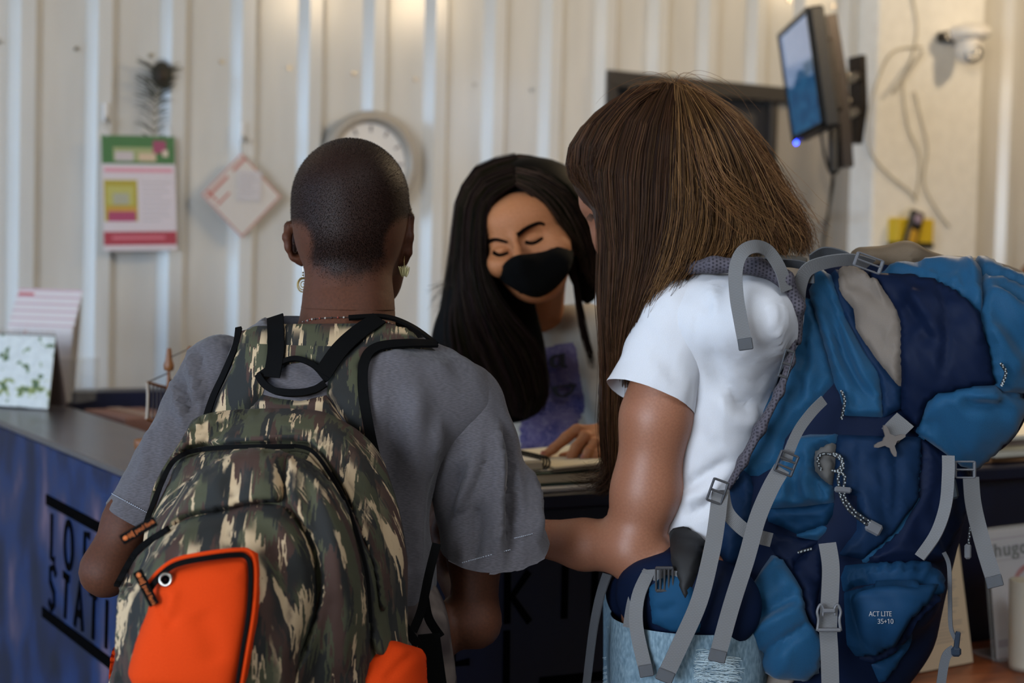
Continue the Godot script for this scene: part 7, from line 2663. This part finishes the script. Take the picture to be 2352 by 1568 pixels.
	var st := lay(all, [[2026, 1024], [2027, 1025]], d0, d1, 0.026, 1)[0]
	mb = MB.new()
	var star := PackedVector2Array()
	for i in 48:
		var a := TAU * i / 48.0
		var r := 0.0080 + 0.0125 * pow(maxf(0.0, cos(4.0 * (a - 0.35))), 1.6)
		star.append(Vector2(cos(a), sin(a)) * r)
	mb.slab(Transform3D(cam_t.basis, st), star, 0.004)
	commit(o, "star_clip", mb, mat(Color(0.36, 0.33, 0.31), 0.45))
	# grey reinforcement with the bungee cord
	job(o, "cord_patch", mat(Color(0.34, 0.33, 0.32), 0.8), func() -> MB: return finish_pad(pad(all, zoomed([[1025, 35], [1000, 40], [900, 95], [880, 130], [885, 215], [905, 255], [995, 325], [1003, 300], [1020, 200]], 1550, 1000, 2.7606), d0, d1, 0.016, 0.004, 8.0, [], true)))
	var cords := [
		[[1893, 1086], [1886, 1066], [1894, 1052], [1918, 1054], [1934, 1068], [1926, 1086], [1914, 1086]], [[1918, 1050], [1932, 1058], [1936, 1080], [1926, 1100], [1930, 1122], [1932, 1140], [1950, 1170], [1986, 1200]], [[1920, 1088], [1938, 1096], [1938, 1120], [1940, 1142], [1960, 1170], [1990, 1192]],
		[[1932, 908], [1940, 930], [1938, 955], [1934, 976]], [[2278, 832], [2288, 850], [2284, 870], [2280, 880]], [[1826, 1286], [1846, 1272], [1866, 1258]],
	]
	var sheath := mat(Color(0.075, 0.085, 0.10), 0.7)
	var fleck := mat(Color(0.60, 0.62, 0.62), 0.6)
	for c in cords:
		var pth := lay(all, c, d0, d1, 0.021, 9)
		var two := cord(pth, 0.0019)
		var co := commit(o, "bungee_cord", two[0], sheath)
		commit(co, "fleck", two[1], fleck).set_meta("kind", "stuff")
	var hang := cord(spline(PA([[2228, 1210, 1.955], [2226, 1230, 1.953], [2224, 1250, 1.952]]), 6), 0.0016)
	var hc := commit(o, "bungee_cord", hang[0], sheath)
	commit(hc, "fleck", hang[1], fleck).set_meta("kind", "stuff")
	for q in [[lay(all, [[1996, 1204], [1997, 1204]], d0, d1, 0.021, 1)[0], 28.0, 38.0, 18.0, 62.0], [P(2223, 1266, 1.952), 16.0, 36.0, 16.0, 0.0], [lay(all, [[1936, 1124], [1937, 1124]], d0, d1, 0.024, 1)[0], 40.0, 14.0, 14.0, -5.0]]:
		mb = MB.new()
		mb.block(Transform3D(cam_t.basis * Basis(Vector3.BACK, deg_to_rad(q[4])), q[0]), Vector3(q[1], q[2], q[3]) * 1.9 / FOCAL * Vector3(1, 1, 0.6), 0.003)
		commit(o, "cord_end", mb, bg)
	# dangling lock on the back panel and the clip on the lower tail
	var lk := lay(all, [[2160, 1122], [2161, 1122]], d0, d1, 0.014, 1)[0]
	mb = MB.new()
	mb.block(Transform3D(cam_t.basis * Basis(Vector3.BACK, 0.2), lk), Vector3(0.019, 0.026, 0.008), 0.003)
	mb.ellipsoid(Transform3D(cam_t.basis, lk + cam_t.basis.x * -0.012 - cam_t.basis.y * 0.010), Vector3(0.006, 0.005, 0.005), 8, 10)
	commit(o, "key_pouch", mb, mat(Color(0.13, 0.16, 0.18), 0.6))
	mb = MB.new()
	mb.tube(spline(PackedVector3Array([lk + cam_t.basis.y * 0.012, lk + cam_t.basis.y * 0.020 + cam_t.basis.x * 0.004, lk + cam_t.basis.y * 0.024 + cam_t.basis.x * 0.012]), 4), 0.0015, 0.0015, 5)
	commit(o, "pouch_cord", mb, sheath)
	mb = MB.new()
	mb.block(Transform3D(cam_t.basis * Basis(Vector3.BACK, -0.12), P(2198, 1474, 1.943)), Vector3(0.006, 0.026, 0.006), 0.0015)
	mb.block(Transform3D(cam_t.basis, P(2196, 1496, 1.943)), Vector3(0.012, 0.012, 0.008), 0.003)
	commit(o, "tail_clip", mb, mat(Color(0.13, 0.17, 0.22), 0.3))
	# dark hip belt wing over the shorts
	var hb := Sdf.new()
	chain(hb, [[1430, 1378, 2.0, 56], [1490, 1378, 1.94, 70], [1560, 1382, 1.922, 86], [1650, 1390, 1.912, 100]], 0.02, 0.5)
	capx(hb, [1575, 1270, 1.955, 34], [1580, 1330, 1.935, 60], 0.03, 0.6)
	job(o, "hip_belt", navy, func() -> MB: return nets(hb, 0.008))
	var blue2 := mat(Color(0.085, 0.24, 0.355), 0.7, {"metallic_specular": 0.2})
	job(o, "hip_belt_panel", blue2, func() -> MB: return finish_pad(pad(hb, [[1486, 1350], [1530, 1310], [1582, 1320], [1612, 1400], [1610, 1462], [1540, 1452], [1496, 1432]], d0, d1, 0.006, 0.006, 10.0, [[[[1505, 1395], [1530, 1400], [1555, 1385]], -0.004, 0.004]], false)))
	job(o, "hip_belt_cover", mat(Color(0.055, 0.052, 0.058), 0.7), func() -> MB: return finish_pad(pad(hb, [[1535, 1222], [1575, 1210], [1622, 1244], [1612, 1290], [1596, 1340], [1572, 1398], [1556, 1350], [1540, 1290]], d0, d1, 0.010, 0.006, 10.0, [], false)))
	# maker's print on the stuff pocket
	var pw := lay(all, [[2008, 1399], [2009, 1399]], d0, d1, 0.030, 1, cam_t.basis.z)[0]
	var pn := all.grad(pw).normalized()
	var fr := frame_of(pw, cam_t.basis.x - pn * pn.dot(cam_t.basis.x), cam_t.basis.y)
	fr.basis = Basis(fr.basis.x, pn.cross(fr.basis.x), pn).orthonormalized()
	fr = Transform3D(cam_t.basis, pw)
	var ink := mat(Color(0.60, 0.58, 0.57), 0.6)
	for q in [["ACT LITE", 0.0, 0.0, 52.0, 11.0], ["35+10", 12.0, -17.0, 36.0, 11.0]]:
		var tm := TextMesh.new()
		tm.text = q[0]
		tm.font = sysfont("Droid Sans")
		tm.font_size = 32
		tm.pixel_size = 0.0006
		tm.depth = 0.0006
		tm.material = ink
		put_text(o, "lettering", tm, fr * Transform3D(Basis(), Vector3(q[1], q[2], 0) * 1.9 / FOCAL + Vector3(0, 0, 0.0012)), q[4] * 1.9 / FOCAL, q[3] * 1.9 / FOCAL)
# ------------------------------------------------------------------ the receptionist behind the counter
func receptionist() -> void:
	var yaw := deg_to_rad(-30.5)
	var foot := P(1215, 784, 2.95)
	foot.y = 0.0
	var o := thing("person", foot, yaw, "person behind the counter with black face mask and long dark hair", "person")
	var skin := cloth(Color(0.66, 0.425, 0.275), Color(0.72, 0.475, 0.315), Vector3(14, 14, 14), 0.05, 0.6, 0.003, 81, {"metallic_specular": 0.35, "subsurf_scatter_enabled": true, "subsurf_scatter_strength": 0.12})
	var b := Sdf.new()
	var roll := 14.0
	# head bowed towards the book
	ellx(b, [1215, 500, 2.72], 116, 132, 0.086, roll, 0.02)
	ellx(b, [1210, 560, 2.645], 100, 118, 0.060, roll, 0.03)
	ellx(b, [1238, 645, 2.635], 56, 48, 0.045, roll, 0.03)
	ellx(b, [1185, 505, 2.610], 70, 48, 0.035, roll, 0.03)
	# brow ridge, cheekbones, nose, lids, lips
	capx(b, [1140, 560, 2.600, 12], [1240, 524, 2.606, 12], 0.016)
	ellx(b, [1150, 608, 2.595], 34, 30, 0.026, 0.0, 0.02)
	ellx(b, [1272, 572, 2.612], 40, 36, 0.030, 0.0, 0.02)
	capx(b, [1181, 540, 2.584, 9], [1194, 614, 2.552, 14], 0.012)
	ellx(b, [1197, 620, 2.556], 22, 13, 0.012, roll, 0.010)
	ellx(b, [1146, 574, 2.572], 28, 16, 0.014, roll, 0.012, 0.0, true)
	ellx(b, [1226, 545, 2.578], 30, 16, 0.014, roll, 0.012, 0.0, true)
	ellx(b, [1150, 577, 2.592], 19, 11, 0.014, roll, 0.004)
	ellx(b, [1226, 548, 2.598], 21, 11, 0.014, roll, 0.004)
	ellx(b, [1212, 655, 2.585], 30, 12, 0.014, roll, 0.006)
	# ear on the far side of the mask loop
	ellx(b, [1318, 560, 2.665], 14, 30, 0.010, -12.0, 0.008)
	capx(b, [1240, 640, 2.73, 60], [1228, 770, 2.90, 62], 0.03)
	# shoulders, arms
	capx(b, [1080, 800, 2.90, 70], [1360, 800, 2.88, 70], 0.03)
	capx(b, [1380, 810, 2.88, 58], [1470, 1010, 2.82, 48], 0.02)
	capx(b, [1470, 1010, 2.82, 46], [1412, 1000, 2.60, 30], 0.02)
	capx(b, [1060, 810, 2.90, 58], [1010, 1040, 2.86, 48], 0.02)
	capx(b, [1010, 1040, 2.86, 46], [1110, 1060, 2.66, 30], 0.02)
	hand(b, P(1110, 1060, 2.66), P(1190, 1066, 2.60) - P(1110, 1060, 2.66), Vector3.UP, 1.0, 0.4)
	capx(b, [1220, 840, 2.92, 120], [1230, 1250, 2.98, 115], 0.03, 0.8)
	for sd: float in [-1.0, 1.0]:
		var top: Vector3 = P(1230, 1320, 2.98) + cam_t.basis.x * 0.08 * sd
		b.cap(top, Vector3(top.x, 0.48, top.z), 0.08, 0.055, 0.03)
		b.cap(Vector3(top.x, 0.48, top.z), Vector3(top.x, 0.085, top.z), 0.055, 0.038, 0.02)
		b.cap(Vector3(top.x, 0.035, top.z), Vector3(top.x, 0.028, top.z) + Vector3(cam_t.basis.z.x, 0, cam_t.basis.z.z).normalized() * 0.14, 0.034, 0.026, 0.02)
	job(o, "body", skin, func() -> MB:
		var cut := P(1225, 735, 2.8).y
		var lo := nets(b, 0.013)
		var hi := nets(b, 0.0050, AABB(P(1215, 560, 2.66) - Vector3(0.15, 0.19, 0.17), Vector3(0.30, 0.36, 0.34)))
		clip(lo, Vector3(0, cut, 0), Vector3.UP, 99.0)
		clip(hi, Vector3(0, cut - 0.006, 0), Vector3.DOWN, 99.0)
		# keep the arms of the coarse mesh
		var nn := lo.n
		nn.append_array(hi.n)
		lo.join(hi)
		lo.n = nn
		lo.uv = PackedVector2Array()
		return lo)
	# writing hand, finely shaped
	var h := Sdf.new()
	capx(h, [1420, 1000, 2.60, 30], [1392, 1004, 2.575, 30], 0.01, 0.8)
	capx(h, [1395, 1000, 2.575, 27], [1332, 990, 2.545, 15], 0.012, 0.7)
	capx(h, [1395, 1008, 2.57, 27], [1346, 1006, 2.530, 14], 0.012, 0.7)
	capx(h, [1400, 1018, 2.565, 24], [1368, 1022, 2.520, 12], 0.012, 0.7)
	chain(h, [[1324, 987, 2.545, 14], [1300, 1006, 2.535, 13], [1272, 1030, 2.528, 11], [1250, 1046, 2.523, 9.5]], 0.004)
	chain(h, [[1344, 1003, 2.530, 14], [1324, 1028, 2.518, 13], [1314, 1046, 2.512, 12], [1310, 1058, 2.512, 10]], 0.004)
	chain(h, [[1368, 1018, 2.522, 13], [1352, 1038, 2.508, 12], [1342, 1056, 2.505, 10.5]], 0.004)
	chain(h, [[1386, 1028, 2.522, 12], [1372, 1044, 2.508, 11], [1364, 1060, 2.506, 9.5]], 0.004)
	chain(h, [[1372, 1030, 2.56, 14], [1330, 1040, 2.555, 12], [1292, 1050, 2.535, 10]], 0.006)
	job(o, "writing_hand", skin, func() -> MB: return nets(h, 0.0032))
	var nailm := mat(Color(0.72, 0.45, 0.36), 0.25)
	for q in [[1248, 1044, 2.5185, -38.0], [1308, 1056, 2.5075, -70.0], [1340, 1053, 2.5005, -60.0]]:
		var mbn := MB.new()
		mbn.ellipsoid(Transform3D(cam_t.basis * Basis(Vector3.BACK, deg_to_rad(q[3])), P(q[0], q[1] - 3, q[2])), Vector3(0.0052, 0.0042, 0.0018), 6, 10)
		commit(o, "fingernail", mbn, nailm)
	# brows, lashes
	var dark := mat(Color(0.075, 0.045, 0.034), 0.9, {"metallic_specular": 0.1})
	for q in [[[1120, 556], [1140, 550], [1166, 556]], [[1188, 540], [1208, 524], [1236, 512], [1250, 516]]]:
		job(o, "eyebrow", dark, func() -> MB: return band(b, q, 0.0075, 0.0010, 0.0018, 2.3, 2.8, 0.0035, 5))
	for q in [[[1134, 579], [1148, 585], [1166, 580]], [[1206, 556], [1224, 558], [1246, 546]]]:
		job(o, "eyelashes", dark, func() -> MB: return band(b, q, 0.0060, 0.0012, 0.0020, 2.3, 2.8, 0.0040, 5))
	# mask
	var mk := Sdf.new()
	ellx(mk, [1232, 622, 2.612], 92, 62, 0.056, 16.0, 0.02)
	capx(mk, [1194, 608, 2.556, 30], [1222, 650, 2.568, 32], 0.03)
	var maskm := cloth(Color(0.018, 0.018, 0.019), Color(0.030, 0.029, 0.030), Vector3(50, 50, 50), 0.1, 0.9, 0.01, 82)
	var mo := thing("face_mask", P(1230, 684, 2.58), yaw, "black cloth face mask worn by the receptionist", "mask")
	job(mo, "cloth", maskm, func() -> MB: return finish_pad(pad(mk, [[1136, 612], [1160, 598], [1184, 584], [1215, 580], [1255, 573], [1288, 556], [1312, 552], [1320, 580], [1316, 608], [1300, 640], [1268, 672], [1236, 686], [1206, 680], [1168, 660], [1146, 640]], 2.3, 2.8, 0.003, 0.006, 8.0, [[[[1190, 590], [1205, 630], [1222, 676]], 0.003, 0.008]], true)))
	var lp := MB.new()
	lp.tube(spline(PA([[1308, 560, 2.62], [1318, 548, 2.64], [1328, 556, 2.665], [1326, 590, 2.67], [1316, 606, 2.63]]), 5), 0.0014, 0.0014, 6)
	commit(mo, "ear_loop", lp, maskm)
	# T-shirt with a violet print
	var s := Sdf.new()
	capx(s, [1100, 795, 2.90, 92], [1340, 790, 2.87, 94], 0.04, 1.0)
	capx(s, [1225, 770, 2.86, 84], [1245, 775, 2.86, 84], 0.03, 0.9)
	capx(s, [1220, 840, 2.92, 160], [1230, 1200, 2.95, 165], 0.04, 0.62)
	capx(s, [1375, 815, 2.89, 78], [1440, 960, 2.85, 78], 0.03)
	capx(s, [1065, 815, 2.91, 78], [1020, 970, 2.88, 78], 0.03)
	var teem := cloth(Color(0.66, 0.63, 0.58), Color(0.72, 0.69, 0.64), Vector3(30, 30, 30), 0.1, 0.9, 0.01, 83)
	job(o, "t_shirt", teem, func() -> MB:
		var mb := nets(s, 0.012)
		for f in [[[[1280, 720], [1300, 800], [1310, 900]], -0.006, 0.012], [[[1340, 740], [1350, 850], [1370, 960]], 0.006, 0.014], [[[1385, 760], [1378, 860], [1370, 960]], -0.006, 0.010], [[[1020, 740], [1015, 780], [1010, 830]], -0.004, 0.010]]:
			crease(mb, lay(s, f[0], 2.4, 3.1, 0.0, 3), f[1], f[2])
		clip(mb, P(1240, 704, 2.86), Vector3.UP - cam_t.basis.z * 0.25, 0.085)
		mb.n = PackedVector3Array()
		return mb)
	# print: a violet block with pale and dark swirls
	var im := Image.create(128, 192, false, Image.FORMAT_RGB8)
	var nz := FastNoiseLite.new()
	nz.seed = 17
	nz.frequency = 0.018
	nz.domain_warp_enabled = true
	nz.domain_warp_amplitude = 26.0
	for y in 192:
		for x in 128:
			var v := nz.get_noise_2d(x, y)
			var c := Color(0.36, 0.32, 0.46).lerp(Color(0.20, 0.18, 0.38), smoothstep(-0.2, 0.4, v))
			if absf(fmod(v * 7.0 + 9.0, 1.0) - 0.5) < 0.10 and y > 40:
				c = c.lerp(Color(0.62, 0.57, 0.60), 0.75)
			im.set_pixel(x, y, c)
	var pm := mat(Color.WHITE, 0.85, {"albedo_texture": ImageTexture.create_from_image(im), "uv1_triplanar": true, "uv1_scale": Vector3(5.5, 5.5, 5.5)})
	job(o, "shirt_print", pm, func() -> MB: return finish_pad(pad(s, [[1205, 800], [1300, 788], [1352, 782], [1358, 850], [1350, 920], [1330, 980], [1300, 1040], [1190, 1060], [1185, 940]], 2.4, 3.1, 0.0012, 0.002, 14.0, [], false, 0.001)))
	var ink := mat(Color(0.075, 0.06, 0.085), 0.8)
	for q in [["a", 1282, 818, 0.040], ["e", 1288, 885, 0.040], ["y", 1316, 880, 0.040]]:
		var at := lay(s, [[q[1], q[2]], [q[1] + 1, q[2]]], 2.4, 3.1, 0.002, 1)[0]
		var tm := TextMesh.new()
		tm.text = q[0]
		tm.font = sysfont("Droid Serif", 700)
		tm.font_size = 40
		tm.pixel_size = 0.001
		tm.depth = 0.001
		tm.material = ink
		put_text(o, "print_letter", tm, Transform3D(cam_t.basis, at), q[3], q[3] * 0.8)
	var tr := Sdf.new()
	capx(tr, [1230, 1180, 2.96, 150], [1232, 1330, 2.98, 155], 0.03, 0.7)
	for sd: float in [-1.0, 1.0]:
		var top: Vector3 = P(1230, 1320, 2.98) + cam_t.basis.x * 0.08 * sd
		tr.cap(top, Vector3(top.x, 0.1, top.z), 0.098, 0.07, 0.03)
	job(o, "trousers", mat(Color(0.06, 0.07, 0.10), 0.9), func() -> MB: return nets(tr, 0.02))
	staff_hair(o)

func staff_hair(o: Node3D) -> void:
	var h := Sdf.new()
	ellx(h, [1213, 488, 2.72], 148, 126, 0.106, 12.0, 0.02)
	capx(h, [1100, 500, 2.70, 44], [1078, 640, 2.68, 40], 0.03, 0.8)
	capx(h, [1078, 640, 2.68, 40], [1095, 780, 2.70, 78], 0.03, 0.5)
	capx(h, [1095, 780, 2.70, 78], [1150, 880, 2.74, 82], 0.04, 0.4)
	capx(h, [1160, 700, 2.66, 62], [1195, 900, 2.72, 58], 0.04, 0.4)
	capx(h, [1318, 500, 2.72, 40], [1345, 620, 2.73, 30], 0.03, 0.8)
	capx(h, [1345, 620, 2.73, 28], [1350, 680, 2.74, 18], 0.03, 0.8)
	# leave the face free
	ellx(h, [1208, 572, 2.56], 94, 128, 0.12, 16.0, 0.02, 0.0, true)
	job(o, "hair", cloth(Color(0.014, 0.010, 0.009), Color(0.030, 0.022, 0.019), Vector3(30, 3, 30), 0.05, 0.62, 0.0, 84), func() -> MB: return nets(h, 0.010))
	var hm := hair_mat(0.5)
	hm.metallic_specular = 0.18
	var dk := Color(0.006, 0.004, 0.0035)
	var md := Color(0.030, 0.018, 0.014)
	var left := [
		[[1182, 424, 2.612], [1140, 450, 2.602], [1112, 490, 2.602], [1106, 560, 2.592], [1110, 620, 2.592], [1150, 700, 2.582], [1225, 790, 2.602], [1252, 900, 2.642], [1215, 970, 2.662]],
		[[1180, 405, 2.632], [1120, 430, 2.612], [1094, 480, 2.602], [1088, 560, 2.592], [1092, 640, 2.582], [1120, 740, 2.582], [1165, 840, 2.612], [1195, 930, 2.652], [1185, 970, 2.672]],
		[[1180, 385, 2.662], [1110, 410, 2.642], [1074, 470, 2.632], [1066, 560, 2.622], [1066, 650, 2.612], [1080, 750, 2.612], [1110, 830, 2.642], [1140, 890, 2.682], [1150, 930, 2.702]],
		[[1182, 366, 2.702], [1106, 395, 2.692], [1064, 460, 2.682], [1054, 560, 2.672], [1046, 660, 2.662], [1040, 740, 2.662], [1046, 810, 2.682], [1060, 850, 2.712], [1070, 880, 2.732]],
		[[1185, 358, 2.732], [1100, 385, 2.732], [1058, 460, 2.722], [1046, 560, 2.712], [1034, 660, 2.702], [1022, 730, 2.702], [1012, 800, 2.712], [1015, 840, 2.722], [1020, 860, 2.732]],
	]
	job(o, "hair_strands", hm, func() -> MB: return strands(left, 2600, 16, 0.0010, 0.004, 0.005, dk, md, 201, 0.12, 0.003), "stuff")
	var right := [
		[[1186, 424, 2.612], [1215, 440, 2.607], [1248, 470, 2.607], [1275, 510, 2.612], [1300, 540, 2.622], [1318, 552, 2.632]],
		[[1186, 405, 2.632], [1235, 422, 2.617], [1285, 462, 2.617], [1318, 520, 2.627], [1338, 580, 2.642], [1350, 640, 2.662]],
		[[1186, 385, 2.662], [1245, 400, 2.642], [1305, 445, 2.642], [1338, 520, 2.652], [1356, 600, 2.672], [1362, 680, 2.692]],
		[[1188, 366, 2.702], [1255, 382, 2.692], [1318, 435, 2.682], [1350, 520, 2.692], [1368, 610, 2.712], [1372, 690, 2.722]],
		[[1190, 358, 2.732], [1262, 375, 2.732], [1325, 430, 2.732], [1356, 520, 2.732], [1374, 610, 2.742], [1378, 690, 2.752]],
	]
	job(o, "hair_strands", hm, func() -> MB: return strands(right, 1700, 12, 0.0010, 0.0035, 0.004, dk, Color(0.075, 0.042, 0.028), 202, 0.12, 0.003), "stuff")
	var wisps := [
		[[1312, 600, 2.66], [1322, 680, 2.68], [1335, 760, 2.72], [1352, 820, 2.75], [1360, 850, 2.76]],
		[[1318, 600, 2.66], [1330, 680, 2.68], [1346, 760, 2.72], [1360, 820, 2.75], [1364, 860, 2.76]],
	]
	job(o, "hair_strands", hm, func() -> MB: return strands(wisps, 90, 10, 0.0008, 0.0025, 0.003, dk, md, 203, 0.3), "stuff")
	var fly := [[[1050, 620, 2.70], [1030, 680, 2.70], [1010, 730, 2.70], [995, 780, 2.70]], [[1046, 640, 2.70], [1010, 650, 2.70], [985, 655, 2.70], [972, 660, 2.70]]]
	job(o, "hair_strands", hm, func() -> MB: return strands(fly, 26, 8, 0.0004, 0.004, 0.006, dk, md, 204, 0.4), "stuff")
